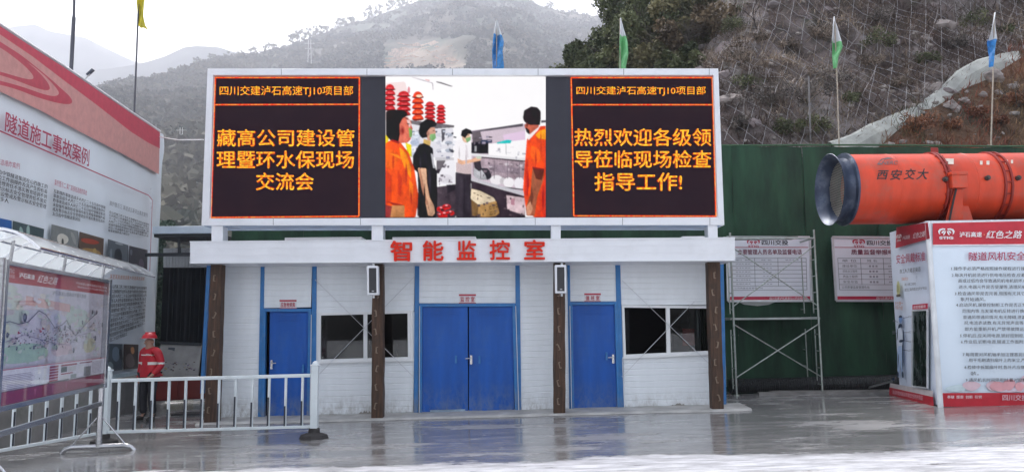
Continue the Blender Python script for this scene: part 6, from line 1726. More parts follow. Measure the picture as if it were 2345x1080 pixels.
# fingers, nose, ears
for sx, h0 in (('L', Vector(J['haL'])), ('R', Vector(J['haR']))):
    fd_ = (h0 - Vector(J['wr' + sx])).normalized(); sd = Vector((1, 0, 0)); vs, es, rs = [Vector(h0)], [], [.012]
    for k in range(4):
        a = h0 + sd * (k - 1.5) * .018; l_ = (.055, .065, .062, .05)[k]; i0_ = len(vs)
        vs += [a + fd_ * .02, a + fd_ * (.02 + l_ * .5) + Vector((0, 0, -.008)), a + fd_ * (.02 + l_ * .85) + Vector((0, 0, -.03))]; es += [(0, i0_), (i0_, i0_ + 1), (i0_ + 1, i0_ + 2)]; rs += [.009, .0085, .0075]
    i0_ = len(vs); tsd = .03 if sx == 'L' else -.03
    vs += [h0 + Vector((tsd, 0, -.005)), h0 + Vector((tsd * 1.4, 0, -.01)) + fd_ * .035]; es += [(0, i0_), (i0_, i0_ + 1)]; rs += [.01, .0085]
    skin('hand', vs, es, rs, man, skinm, sub=1)
def jk(c):
    return 1 if (1.135 < c.z < 1.175 and abs(c.x) > .06) or (1.31 < c.z < 1.33 and abs(c.x) < .17) or (.96 < c.z < .975 and abs(c.x) < .2) else 0
JK = {k: J[k] for k in ('wa', 'ch', 'nk', 'shL', 'elL', 'wrL', 'shR', 'elR', 'wrR')}; JK['hem'] = (0, 0, .94)
kk = list(JK); ii = {k: i for i, k in enumerate(kk)}
jr = {'hem': (.19, .145), 'wa': (.20, .15), 'ch': (.19, .15), 'nk': (.11, .1), 'shL': .085, 'elL': .072, 'wrL': .05, 'shR': .085, 'elR': .072, 'wrR': .05}
skin('jacket', [JK[k] for k in kk], [(ii[a], ii[b_]) for a, b_ in (('hem', 'wa'), ('wa', 'ch'), ('ch', 'nk'), ('nk', 'shL'), ('shL', 'elL'), ('elL', 'wrL'), ('nk', 'shR'), ('shR', 'elR'), ('elR', 'wrR'))], [jr[k] for k in kk], man, [redj, stripe], ii['wa'], 3, jk)
TK = ['pel', 'hpL', 'knL', 'anL', 'hpR', 'knR', 'anR']
skin('trousers', [J[k] if k[:2] != 'an' else (J[k][0], J[k][1], .12) for k in TK], [(0, 1), (1, 2), (2, 3), (0, 4), (4, 5), (5, 6)], [(.15, .12), .10, .075, .07, .10, .075, .07], man, trm)
for sx in 'LR':
    a, c = Vector(J['an' + sx]), Vector(J['to' + sx])
    skin('boot', [a + Vector((0, 0, .06)), a + Vector((0, .03, -.04)), (a + c) / 2 + Vector((0, 0, -.01)), c + Vector((0, -.03, .0))], [(0, 1), (1, 2), (2, 3)], [.06, .05, .05, .04], man, boot, 1, 2)
skin('hood', [(-.10, .0, 1.42), (0, .07, 1.46), (.10, .0, 1.42), (.06, -.10, 1.40), (-.06, -.10, 1.40)], [(0, 1), (1, 2), (2, 3), (0, 4)], [.045, .06, .045, .022, .022], man, greyh, 1)
hb_ = MB(); rings = []
for i in range(8):
    a = math.pi / 2 * i / 7; rr = .135 * math.cos(a); z = 1.665 + .115 * math.sin(a)
    rings.append([(rr * math.sin(t) * .93 - .01, rr * math.cos(t) * 1.12 - .03, z) for t in np.linspace(0, 2 * math.pi, 20, endpoint=False)])
vs = [p for r_ in rings for p in r_]; hb_.add(vs, [(i * 20 + j, i * 20 + (j + 1) % 20, (i + 1) * 20 + (j + 1) % 20, (i + 1) * 20 + j) for i in range(7) for j in range(20)])
brim = [(( .155 * math.sin(t) * .93 - .01), (.155 * math.cos(t) * 1.12 - .03 - (.045 if math.cos(t) < -.3 else 0)), 1.658) for t in np.linspace(0, 2 * math.pi, 20, endpoint=False)]
k0 = len(hb_.v); hb_.add(brim + rings[0], [(j, (j + 1) % 20, 20 + (j + 1) % 20, 20 + j) for j in range(20)])
hb_.bar((-.01, -.13, 1.75), (-.01, .1, 1.75), .03, .07)
def local(mb, name, m_, parent, smooth=False):
    me = bpy.data.meshes.new(name); me.from_pydata([tuple(v) for v in mb.v], [], mb.f); me.materials.append(m_)
    if smooth: me.polygons.foreach_set('use_smooth', [True] * len(me.polygons))
    o = bpy.data.objects.new(name, me); COL.objects.link(o); o.parent = parent; WORIG[o] = WORIG[parent]; return o
local(hb_, 'hard_hat', hat, man, True)
fc = MB()
vs, fs = blob((-.01, -.135, 1.565), .018, RNG, 2, 1.0); fc.add(vs, fs)
for s_ in (-1, 1):
    vs, fs = blob((-.01 + s_ * .088, -.03, 1.58), .022, RNG, 2, 1.2); fc.add(vs, fs)
local(fc, 'nose_and_ears', skinm, man, True)
ey = MB()
for s_ in (-1, 1): vs, fs = blob((-.01 + s_ * .035, -.118, 1.60), .010, RNG, 1, .6); ey.add(vs, fs)
ey.bar((-.035, -.125, 1.535), (.015, -.125, 1.535), .006); local(ey, 'eyes_and_mouth', mat('feature_dark', (.06, .03, .025), .5), man)
for (x0, x1, z0, z1) in ((.05, .16, 1.33, 1.35),): pass
MB_ = MB().box(.05, .13, -.158, -.15, 1.325, 1.35); local(MB_, 'chest_print', mat('chest_white', (.6, .45, .45), .5), man)
# ================================================================ RIGHT SIDE: posters, hose, scaffold, fan, bannered box
alu = mat('poster_frame', (0.62, 0.63, 0.65), .4, metal=.3)
paper = mat('poster_white', (0.78, 0.80, 0.86), .45, var=.05, scale=2)
pred = mat('poster_red', (0.48, 0.02, 0.06), .45, var=.08)
pink_ = mat('poster_black', (0.03, 0.03, 0.04), .5)
def logo(q, m_, parent, n, push=.01):
    """the fan-shaped emblem over four letters"""
    TL, TR, BR, BL = [Vector(p) for p in q]
    def at(u, v): return TL.lerp(TR, u).lerp(BL.lerp(BR, u), v) + n * push
    b = MB()
    for s_ in (-1, 1):
        b.poly([at(.5 + s_ * x, y) for x, y in ((.06, .02), (.25, .0), (.42, .06), (.5, .2), (.46, .36), (.36, .44), (.40, .3), (.34, .16), (.2, .1), (.08, .12))])
        b.poly([at(.5 + s_ * x, y) for x, y in ((.10, .16), (.22, .18), (.30, .28), (.26, .36), (.16, .28), (.10, .22))])
        b.poly([at(.5 + s_ * x, y) for x, y in ((.02, .14), (.07, .2), (.17, .34), (.2, .46), (.14, .46), (.06, .34))])
    b.build('emblem', m_, parent, fixn=False)
    text('STIG', [at(.1, .56), at(.9, .56), at(.9, .76), at(.1, .76)], m_, parent, 'emblem_letters', n=n, push=0, bold=.02, res=2)
FN = Vector((0, -1, 0))
def poster(x0, y0, x1, y1, xb0, xb1, yb0, yb1, label, title, rows, first_col, foot):
    Y = YH - .16
    q = PQ(x0, y0, x1, yb0, xb1, yb1, xb0, y1, Y)
    t = thing('notice_poster', (q[2] + q[3]) / 2, label, 'poster', 'framed notices on the green hoarding')
    MB().slab(q, (0, .03, 0)).build('poster_sheet', paper, t)
    b = MB()
    for a, c in zip(q, q[1:] + q[:1]): b.bar(a, c, .05, .04, up=(0, 1, 0))
    b.build('poster_frame', alu, t, bevel=.005)
    def at(u, v): return q[0].lerp(q[1], u).lerp(q[3].lerp(q[2], u), v) + Vector((0, -.004, 0))
    def tx(s_, u0, v0, u1, v1, m_, **k): text(s_, [at(u0, v0), at(u1, v0), at(u1, v1), at(u0, v1)], m_, t, 'poster_lettering', n=FN, push=.003, **k)
    logo([at(.24, .03), at(.40, .03), at(.40, .2), at(.24, .2)], pred, t, FN, .003)
    tx('四川交投', .42, .045, .74, .125, pink_, bold=.02); 
    MB().slab([at(.02, .155), at(.98, .155), at(.98, .165), at(.02, .165)], (0, .002, 0)).build('header_rule', pred, t)
    tx(title[0], title[1], .19, title[2], .275, MATS['ink_maroon'], bold=.015)
    g = MB(); ys = [.33 + i * (.50 / rows) for i in range(rows + 1)]
    for y_ in ys: g.bar(at(.05, y_), at(.95, y_), .008, .003, up=(0, 1, 0))
    for u in (.05, .33, .61, .95): g.bar(at(u, ys[0]), at(u, ys[-1] - (.0 if u in (.05, .95) else .5 / rows)), .008, .003, up=(0, 1, 0))
    o = g.build('table_grid', MATS['print_grey'], t)
    for i in range(rows - 1):
        c0 = ys[i] + .02; c1 = ys[i + 1] - .022
        tx(first_col[i], .10, c0, .28, c1, MATS['print_grey'], res=1)
        if i == 0: tx('姓 名', .41, c0, .53, c1, MATS['print_grey'], res=1); tx('联系电话', .70, c0, .86, c1, MATS['print_grey'], res=1)
        else:
            r = random.Random(i * 3 + rows)
            bb_ = MB()                     # names and numbers, blurred beyond reading in the photograph
            for k in range(3): bb_.slab([at(.43 + .04 * k, c0 + .008), at(.455 + .04 * k, c0 + .008), at(.455 + .04 * k, c1 - .004), at(.43 + .04 * k, c1 - .004)], (0, .002, 0))
            for k in range(11): bb_.slab([at(.67 + .021 * k, c0 + .012), at(.683 + .021 * k, c0 + .012), at(.683 + .021 * k, c1 - .008), at(.67 + .021 * k, c1 - .008)], (0, .002, 0))
            o = bb_.build('blurred_entry', mat('print_pale_grey', (.34, .34, .38), .5), t)
    tx('公司质量监督管理热线', .08, ys[-2] + .02, .42, ys[-1] - .02, MATS['print_grey'], res=1)
    MB().slab([at(.005, .93), at(.995, .93), at(.995, .995), at(.005, .995)], (0, .003, 0)).build('foot_band', pred, t)
    tx(foot, .5, .94, .95, .985, MATS['print_white'], res=1)
    return t
poster(1664, 543, 1854, 689, 1667, 1858, 543, 688, 'white framed notice with red foot band behind the scaffold', ('主要管理人员名单及监督电话', .13, .90), 8, ['职 务', '项目负责人', '技术负责人', '安全负责人', '质量负责人', '施工员负责人', '监理负责人'], '四川交建泸石高速TJ10项目经理部')
poster(1906, 543, 2092, 688, 1915, 2100, 544, 688, 'white framed notice with red foot band partly behind the banner box', ('质量监督举报电话', .22, .82), 6, ['单 位', '建设单位', '项目总工程师', '质监工程师', '安全总监'], '四川交建泸石高速TJ10项目部')
# torn paper scrap showing under the left notice
q = [P(1690, 690, YH - .12), P(1778, 690, YH - .12), P(1760, 697, YH - .12), P(1735, 700, YH - .12), P(1705, 697, YH - .12)]
o = MB().poly(q).build('paper_scrap', mat('scrap', (.42, .43, .42), .8), None); tag(o, 'torn pale sheet hanging below the left notice on the hoarding', 'paper sheet')
o.modifiers.new('t', 'SOLIDIFY').thickness = .004
# corrugated hose on the ground
hp = [P(1672, 881, YH - .55), P(1760, 879, YH - .55), P(1850, 878, YH - .6), P(1950, 877, YH - .55), P(2045, 875, YH - .55), P(2110, 874, YH - .5)]
pts, rs = [], []
for a, c in zip(hp[:-1], hp[1:]):
    for i in range(36):
        p = a.lerp(c, i / 36); p = Vector((p.x, p.y, gz(p.x) + .16)); pts.append(p); rs.append(.135 if i % 2 else .155)
t = MB().tube(pts, rs, 14).build('corrugated_hose', mat('black_hose', (.025, .027, .028), .45), None)
tag(t, 'thick black corrugated hose lying along the foot of the green hoarding', 'hose')
b = MB()
for x0, x1, y0_ in ((5.3, 9.8, YH - .9), (5.0, 7.2, YH - 1.1)):
    b.box(x0, x1, y0_, y0_ + .12, gz(x0), gz(x0) + .07)
t = b.build('timber_plank', mat('grey_plank', (.22, .21, .20), .8, var=.3, scale=5), None); tag(t, 'weathered plank on the ground before the black hose', 'plank')
p1, p2 = PG(1985, 893), PG(2042, 872, .25)
MB().tube([p1 + Vector((0, 0, .05)), p2], .022, 6).build('leaning_rod', steel, None); tag(bpy.data.objects['leaning_rod'], 'thin pale rod slanting from the ground to the box corner', 'rod')
# ---- scaffold tower
scaf = thing('scaffold_tower', (6.2, 17.9, gz(6.2)), 'thin steel scaffold tower of two door frames with cross braces', 'scaffold')
tube_m = mat('scaffold_tube', (.42, .46, .43), .4, metal=.75, var=.25, scale=8, dirt=(.25, .2, .15), dscale=5, damt=.5)
fl, frt = PG(1687, 902), PG(1884, 903); Ys0 = PG(1687, 902).y * .5 + PG(1884, 903).y * .5
scaf.location = (P(1780, 902, Ys0).x, Ys0, gz(5.8)); WORIG[scaf] = Vector(scaf.location)
print('SC', Ys0)
XL, XR = P(1687, 902, Ys0).x, P(1884, 903, Ys0).x
dep = 1.0
g0 = gz((XL + XR) / 2); zT = P(1861, 531, Ys0).z; zM = P(1870, 727, Ys0).z; zA = P(1870, 545, Ys0).z
for (x, y, top) in ((XL, Ys0, zT), (XR, Ys0, zT + .05), (XL, Ys0 + dep, zA), (XR, Ys0 + dep, zA + .1)):
    MB().tube([(x, y, gz(x)), (x, y, top)], .022, 8).build('upright', tube_m, scaf, smooth=True)
    MB().tube([(x, y, gz(x)), (x, y, gz(x) + .02)], .06, 10).build('foot_plate', tube_m, scaf)
for x in (XL, XR):
    for z in (zA, zM): MB().tube([(x, Ys0, z), (x, Ys0 + dep, z)], .02, 8).build('frame_bar', tube_m, scaf)
    for zb in (g0, zM):
        hh = (zM - g0)
        for f in (.12, .34, .56, .78):
            for y_ in (Ys0, Ys0 + dep - .24): MB().tube([(x, y_, zb + hh * f), (x, y_ + .24, zb + hh * f)], .011, 5).build('ladder_rung', tube_m, scaf)
        for y_ in (Ys0 + .24, Ys0 + dep - .24): MB().tube([(x, y_, zb + .1), (x, y_, zb + hh * .85)], .013, 6).build('inner_rail', tube_m, scaf)
for y in (Ys0 - .02, Ys0 + dep + .02):
    for z0, z1 in ((g0 + .35, zM - .12), (zM + .25, zA - .15)):
        MB().tube([(XL, y, z0), (XR, y, z1)], .013, 6).build('cross_brace', tube_m, scaf)
        MB().tube([(XL, y + .03, z1), (XR, y + .03, z0)], .013, 6).build('cross_brace', tube_m, scaf)
    for z in (zA,): MB().tube([(XL, y, z), (XR, y, z)], .018, 6).build('top_tube', tube_m, scaf)
for i in range(3): MB().box(XL - .05, XR + .05, Ys0 + .04 + i * .31, Ys0 + .32 + i * .31, zM - .03, zM + .012).build('platform_board', mat('platform_steel', (.36, .38, .37), .5, metal=.4, var=.25), scaf, bevel=.004)
MB().box(XL - .1, XR - .3, Ys0 + .1, Ys0 + .5, zA + .02, zA + .06).build('top_board', MATS['platform_steel'], scaf)

# ---- bannered box that carries the fan
YB0, YB1 = PG(2149, 931).y, PG(2039, 908).y
print('BOX', YB0, YB1, YH)
bx0 = P(2136, 700, YB0).x; bx1 = bx0 + 4.3
zb = P(2140, 508, YB0).z
box = thing('banner_box', (bx0 + 2, 16, gz(bx0 + 2)), 'tall box stand wrapped in printed safety banners under the orange fan', 'banner box')
def bfx(v): return gz(bx0) + .03 + (zb - gz(bx0) - .03) * v
def sheet_(p00, dx, dz, nrm, name, m_, amp=.02, seed=0):
    n_, m2 = 34, 34; V, Fq = [], []
    for i in range(n_):
        for j in range(m2):
            u, v = j / (m2 - 1), i / (n_ - 1)
            p = p00 + dx * u + dz * v + nrm * (amp * (float(fbm(u * 3 + seed, v * 2.4, 5 + seed)) + .4 * math.sin(u * 4 + v * 9) * float(vnoise(u * 2, v * 3, 9)) * .5))
            V.append(tuple(p))
    for i in range(n_ - 1):
        for j in range(m2 - 1): a = i * m2 + j; Fq.append((a, a + 1, a + m2 + 1, a + m2))
    return np_obj(name, V, Fq, m_, box, WORIG[box], smooth=True)
bvin = mat('box_vinyl', (.74, .83, .92), .3, var=.05, scale=1.2, bump=.2, bscale=2.5)
side_top_z = P(2056, 517, YB1).z
xs_rear = P(2048, 700, YB1).x
sheet_(Vector((bx0, YB0, gz(bx0) + .02)), Vector((bx1 - bx0, 0, .03)), Vector((0, 0, zb - gz(bx0))), Vector((0, -1, 0)), 'front_banner', bvin, .025)
SNv = Vector((YB1 - YB0, -(xs_rear - bx0), 0)).normalized(); SNv = -SNv if SNv.x > 0 else SNv
sheet_(Vector((bx0, YB0, gz(bx0) + .02)), Vector((xs_rear - bx0, YB1 - YB0, 0)), Vector((0, 0, zb - gz(bx0))), SNv, 'side_banner', mat('box_vinyl_side', (.68, .75, .87), .32, var=.05, bump=.2, bscale=2.5), .02, 3)
_z0, _z1 = gz(bx0) + .05, zb - .05
MB().hexa([(bx0 + .08, YB0 + .06, _z0), (bx1 - .05, YB0 + .06, _z0), (bx1 - .05, YB0 + .06, _z1), (bx0 + .08, YB0 + .06, _z1)], [(xs_rear + .08, YB1 - .1, _z0), (bx1 - .05, YB1 - .1, _z0), (bx1 - .05, YB1 - .1, _z1), (xs_rear + .08, YB1 - .1, _z1)]).build('box_core', dark_in, box)
b = MB().hexa([(bx0 + .03, YB0 + .03, zb - .03), (bx1, YB0 + .03, zb - .03), (bx1, YB0 + .03, zb - .005), (bx0 + .03, YB0 + .03, zb - .005)], [(xs_rear + .03, YB1, zb - .03), (bx1, YB1, zb - .03), (bx1, YB1, zb - .005), (xs_rear + .03, YB1, zb - .005)]); b.build('top_sheet', mat('top_black', (.04, .04, .045), .7), box)
c_ = Vector((bx0, YB0, 0))
MB().tube([c_ + Vector((-.01, -.04, gz(bx0) - .02)), c_ + Vector((-.01, -.04, zb + .01))], .045, 10).build('corner_edging', mat('edging_white', (.74, .76, .78), .4), box, smooth=True)
def BF(px, py): return P(px, py, YB0 - .03)
def BS(px, py): return PL(px, py, Vector((bx0, YB0, 0)) + SNv * .03, SNv)
fa = MB(); fl_ = [0]
def fpoly(pts, c, f=BF, n=FN):
    fl_[0] += 1; fa.poly([f(x, y) + n * fl_[0] * .0006 for x, y in pts], lin(c))
XE = 2345 + 260
fpoly([(2136, 511), (XE, 499), (XE, 559), (2136, 562)], (196, 32, 52)); fpoly([(2130, 507), (XE, 496), (XE, 500), (2130, 511)], (226, 222, 226))
fpoly([(2136, 560), (XE, 557), (XE, 559), (2136, 563)], (230, 226, 232))
fpoly([(2146, 899), (XE, 897), (XE, 930), (2149, 930)], (192, 26, 46))
r = random.Random(3)
for k in range(24):
    x, y = r.uniform(2170, XE), r.uniform(868, 896); w = r.uniform(10, 34)
    fpoly(sm([(x - w, y), (x - w * .4, y - r.uniform(5, 16)), (x + w * .5, y - r.uniform(3, 18)), (x + w, y), (x, 898)], 2), r.choice([(226, 196, 204), (196, 214, 226), (232, 170, 176), (206, 222, 226), (222, 204, 216)]))
fpoly([(2055, 520), (2127, 509), (2132, 546), (2053, 568)], (176, 30, 50), BS, SNv)
fpoly([(2039, 885), (2139, 907), (2141, 930), (2038, 907)], (182, 26, 46), BS, SNv)
fpoly([(2040, 876), (2139, 894), (2139, 908), (2040, 886)], (200, 190, 190), BS, SNv)
# standing worker diagram
def bd(pts, c): fpoly(sm(pts, 1), c, BS, SNv)
INKB, PB1, PB2 = (40, 56, 80), (176, 196, 226), (120, 150, 196)
bd([(2058, 752), (2066, 750), (2070, 765), (2068, 800), (2058, 800), (2055, 765)], (214, 222, 236)); bd([(2057, 792), (2069, 790), (2071, 862), (2067, 864), (2064, 812), (2062, 864), (2058, 862)], PB1)
bd([(2061, 724), (2066, 722), (2069, 728), (2068, 738), (2063, 740), (2061, 734)], PB2); bd([(2060, 727), (2062, 722), (2067, 721), (2070, 727)], INKB)
for pts in ([(2061, 741), (2068, 740), (2070, 750), (2066, 748), (2063, 750), (2059, 752)], [(2057, 753), (2059, 752), (2058, 776), (2056, 780)], [(2070, 752), (2072, 756), (2073, 780), (2071, 782)], [(2062, 778), (2071, 776), (2071, 782), (2062, 784)], [(2069, 788), (2071, 788), (2071, 842), (2069, 846)], [(2060, 810), (2062, 810), (2060, 840), (2059, 840)], [(2057, 852), (2061, 850), (2061, 862), (2056, 862)], [(2068, 850), (2072, 850), (2073, 864), (2069, 864)], [(2047, 864), (2052, 862), (2052, 870), (2047, 871)]): bd(pts, INKB)
for (x0, y0, x1, y1) in ((2072, 727, 2084, 725), (2050, 734, 2060, 736), (2073, 760, 2086, 760), (2049, 762, 2057, 762), (2073, 778, 2086, 781), (2072, 800, 2086, 802)): fpoly([(x0, y0), (x1, y1), (x1, y1 + 1), (x0, y0 + 1)], INKB, BS, SNv)
bd([(2057, 648), (2061, 641), (2064, 650), (2066, 668), (2062, 676), (2057, 672)], (196, 196, 140)); bd([(2059, 652), (2061, 648), (2062, 668), (2059, 670)], (140, 140, 96)); bd([(2056, 674), (2066, 672), (2067, 678), (2057, 680)], (96, 90, 76))
fa.build('printed_design', attrmat('banner_print'), box, fixn=False)
def ft(s_, x0, y0, x1, y1, m_, sl=0, **k): text(s_, [BF(x0, y0), BF(x1, y0 + sl), BF(x1, y1 + sl), BF(x0, y1)], m_, box, 'front_lettering', n=FN, push=.03, **k)
def st_(s_, q, m_, **k): text(s_, [BS(x, y) for x, y in q], m_, box, 'side_lettering', n=SNv, push=.035, **k)
W2 = MATS['print_white']
logo([BF(2146, 523), BF(2184, 523), BF(2184, 556), BF(2146, 556)], W2, box, FN, .03)
ft('四川交投', 2149, 542, 2182, 547, W2, res=1)
ft('泸石高速', 2195, 531, 2246, 543, W2, bold=.02); ft('·', 2250, 536, 2253, 539, mat('print_orange2', (.8, .25, .1), .5)); ft('红色之路', 2257, 528, 2338, 546, W2, shear=.06, bold=.012)
ft('隧道风机安全操作规程', 2216, 577, 2346 + 88, 597, MATS['print_maroon'], bold=.012, res=3, sl=-2)
LN = [(611, 2176, '1.操作手必须严格按照操作规程进行操作,严禁违章作业。'), (626, 2177, '2.每次开机前须进行供电电压检查,应避免电压过'), (639, 2192, '高或过低均会导致通风机电机损坏,检查有无'), (653, 2193, '进水,电器元件是否受潮等,清理风机周围'), (668, 2184, '3.检查通风带是否完善,周围有无其它杂物,人'),
      (681, 2197, '象开始通风。'), (694, 2187, '4.启动风机,观察控制柜工作是否正常,电压电流'), (708, 2201, '范围内等,当发现电机反转进行换向时,要注'), (722, 2203, '意通风带通风情况,有无障碍,泄漏等情况'), (735, 2205, '况,电流表读数,有无异常声音等,若发现立'), (749, 2207, '即方能重新开机,严禁带故障运行。'),
      (764, 2196, '5.停机后,应关闭电源,锁好控制柜,认真填写记录'), (778, 2198, '6.作业后,切断电源,隧道工作面附近的杂物清理'), (807, 2202, '7.每周要对风机轴承加注锂基润滑脂,并且'), (820, 2216, '用干毛刷清扫扇叶上的灰尘,严禁用水'), (836, 2206, '8.检修中拆卸扇叶时,各叶片应做好标记再组'), (850, 2220, '装。'), (865, 2209, '9.通风机长时间停用时,要对控制柜断电')]
for y, x, s_ in LN:
    w = sum(.55 if c in '1234567890.,' else 1.0 for c in s_) * 9.6
    ft(s_, x, y - .5, x + w, y + 8.2, blackp, res=1, bold=.006)
for k, s_ in enumerate(('奉献', '感恩', '创新', '引领')): ft(s_, 2167 + k * 21, 904, 2183 + k * 21, 911, W2, res=1); 
ft('四川交投建设集团', 2293, 902, 2410, 916, mat('print_pink2', (.75, .45, .5), .5), bold=.02)
st_('泸石高速', [(2071, 541), (2088, 537), (2088, 546), (2071, 549)], W2, res=1); st_('红色之路', [(2096, 533), (2123, 528), (2123, 541), (2096, 546)], W2, shear=.08)
logo([BS(2057, 538), BS(2069, 535), BS(2069, 556), BS(2057, 559)], W2, box, SNv, .035)
st_('安全佩戴标准', [(2057, 583), (2124, 575), (2124, 597), (2057, 604)], MATS['print_maroon'], bold=.01); st_('施工人员着装规范', [(2065, 616), (2113, 610), (2113, 621), (2065, 626)], blackp, res=1, bold=.01)
st_('温馨提示:', [(2069, 635), (2085, 634), (2085, 641), (2069, 642)], MATS['print_orange'], res=1); st_('进入施工现场', [(2076, 648), (2102, 646), (2102, 652), (2076, 654)], blackp, res=1); st_('请您正确佩戴安全防护用品', [(2076, 660), (2127, 655), (2127, 662), (2076, 667)], blackp, res=1)
st_('安全第一\n预防为主', [(2054, 690), (2072, 689), (2072, 709), (2054, 708)], MATS['print_orange'], res=1)
for s_, x0, y0, x1, y1 in (('安全帽', 2085, 722, 2094, 727), ('防尘口罩', 2086, 757, 2096, 762), ('劳保手套', 2085, 779, 2096, 784), ('工作裤', 2086, 799, 2096, 804), ('耳塞', 2049, 732, 2056, 736), ('反光衣', 2048, 756, 2055, 766)): st_(s_, [(x0, y0), (x1, y0), (x1, y1), (x0, y1)], MATS['print_grey'], res=1)
st_('请自觉整理着装佩戴安全防护用品', [(2048, 892), (2118, 905), (2118, 916), (2048, 901)], mat('print_pink2', (.75, .45, .5), .5), res=1)
# mirror on the side
mq = [BS(2094, 711) + SNv * .03, BS(2128, 709) + SNv * .03, BS(2128, 888) + SNv * .03, BS(2093, 883) + SNv * .03]
mirror = thing('dressing_mirror', (mq[2] + mq[3]) / 2, 'tall narrow mirror with red header on the side of the banner box', 'mirror')
mm, nt, bb = newmat('mirror_glass'); bb.inputs['Metallic'].default_value = 1; bb.inputs['Base Color'].default_value = (.30, .36, .36, 1); bb.inputs['Roughness'].default_value = .12
nz_ = nt.nodes.new('ShaderNodeTexNoise'); nz_.inputs['Scale'].default_value = 5; nz_.inputs['Detail'].default_value = 8
rr_ = nt.nodes.new('ShaderNodeMapRange'); rr_.inputs['From Min'].default_value = .4; rr_.inputs['From Max'].default_value = .7; rr_.inputs['To Min'].default_value = .05; rr_.inputs['To Max'].default_value = .45
nt.links.new(nz_.outputs[0], rr_.inputs[0]); nt.links.new(rr_.outputs[0], bb.inputs['Roughness'])
MB().slab(mq, -SNv * .025).build('mirror_glass', mm, mirror)
b = MB()
for a, c in zip(mq, mq[1:] + mq[:1]): b.bar(a, c, .022, .03, up=SNv)
b.build('mirror_frame', alu, mirror)
MB().slab([BS(2094, 697) + SNv * .035, BS(2128, 694) + SNv * .035, BS(2128, 706) + SNv * .035, BS(2094, 708) + SNv * .035], -SNv * .01).build('mirror_header', pred, mirror)
text('请整理着装', [BS(2097, 700) + SNv * .04, BS(2126, 697) + SNv * .04, BS(2126, 704) + SNv * .04, BS(2097, 706) + SNv * .04], W2, mirror, n=SNv, push=.003, res=1)

# ---- tunnel fan
YFN = YB0 + 1.0
orange = mat('fan_orange', (0.66, 0.055, 0.014), .42, var=.22, scale=1.6, stretch=(2.2, .7, .7), dirt=(.34, .12, .085), dscale=1.9, damt=.75, bump=.12, bscale=4)
odark = mat('fan_flange', (0.28, 0.02, 0.012), .45, var=.2)
fan_c = P(1935, 428, YFN); cz_ = P(2150, 428, YFN).z
RF = (P(2000, 347, YFN - .3).z - P(2000, 508, YFN - .3).z) / 2
cz_ = (P(2000, 347, YFN - .3).z + P(2000, 508, YFN - .3).z) / 2
x0f = P(1934, 428, YFN).x
fan = thing('tunnel_fan', (x0f + 2.5, YFN, cz_ - RF), 'large orange cylindrical tunnel ventilation fan lying on the banner box', 'ventilation fan')
def ring(x, r, n=56): return [(x, YFN + r * math.cos(2 * math.pi * i / n), cz_ + r * math.sin(2 * math.pi * i / n)) for i in range(n)]
def lathe(prof, name, m_, parent=None, n=56):
    b = MB(); rs = [ring(x, r, n) for x, r in prof]
    b.v = [Vector(p) for r_ in rs for p in r_]; b.c = [(.5, .5, .5, 1)] * len(b.v)
    for i in range(len(rs) - 1):
        for j in range(n): b.f.append([i * n + j, i * n + (j + 1) % n, (i + 1) * n + (j + 1) % n, (i + 1) * n + j]); b.mi.append(0)
    return b.build(name, m_, parent or fan, smooth=True, fixn=False)
xs_f = [P(px, 428, YFN - .5).x for px in (2150, 2278, 2293)]
xA = x0f; xB, xC = P(2128, 428, YFN).x, P(2262, 428, YFN).x; xD = xC + 1.3; xE = xD + 1.7
lathe([(xA, RF * .93), (xA, RF), (xB, RF), (xB, RF * .93)], 'fan_casing', orange)
lathe([(xB + .001, RF * .93), (xB + .001, RF * .995), (xC, RF * .995), (xC, RF * .93)], 'motor_casing', orange)
lathe([(xC + .001, RF * .93), (xC + .001, RF), (xD, RF), (xD, RF * .93)], 'fan_casing', orange)
lathe([(xD + .001, RF * .93), (xD + .001, RF), (xE, RF), (xE, RF * .9), (xE, .02)], 'fan_casing', orange)
for x in (xB - .03, xB + .03, xC - .09, xC + .03, xD):
    lathe([(x - .018, RF * .97), (x - .018, RF * 1.045), (x + .018, RF * 1.045), (x + .018, RF * .97)], 'flange_ring', odark)
for x in (xA + .75, xB + (xC - xB) * .5, xC + .7):
    lathe([(x - .012, RF * .99), (x, RF + .004), (x + .012, RF * .99)], 'weld_seam', orange)
nb_ = None
for x in (xB, xC - .03):
    for k in range(20):
        a = 2 * math.pi * k / 20; c = Vector((x, YFN + RF * 1.022 * math.cos(a), cz_ + RF * 1.022 * math.sin(a)))
        if nb_ is None: nb_ = MB().tube([c + Vector((-.07, 0, 0)), c + Vector((.07, 0, 0))], .014, 6).build('flange_bolt', odark, fan)
        else: inst(nb_, 'flange_bolt', fan, c)
bell = mat('bell_blue', (0.045, 0.062, 0.105), .35, metal=.3, var=.35, scale=3, dirt=(.3, .33, .38), dscale=3.5, damt=.5)
lathe([(xA - .005, RF * 1.04), (xA - .045, RF * 1.04), (xA - .05, RF * .90), (xA - .12, RF * .88), (xA - .20, RF * .92), (xA - .27, RF * 1.0), (xA - .295, RF * 1.03), (xA - .30, RF * 1.02), (xA - .265, RF * .96), (xA - .19, RF * .87), (xA - .08, RF * .82), (xA + .15, RF * .80)], 'bell_mouth', bell)
lathe([(xA - .004, RF * .80), (xA - .0, RF * 1.0)], 'bell_flange', bell)
gx_ = xA - .06
g = MB()
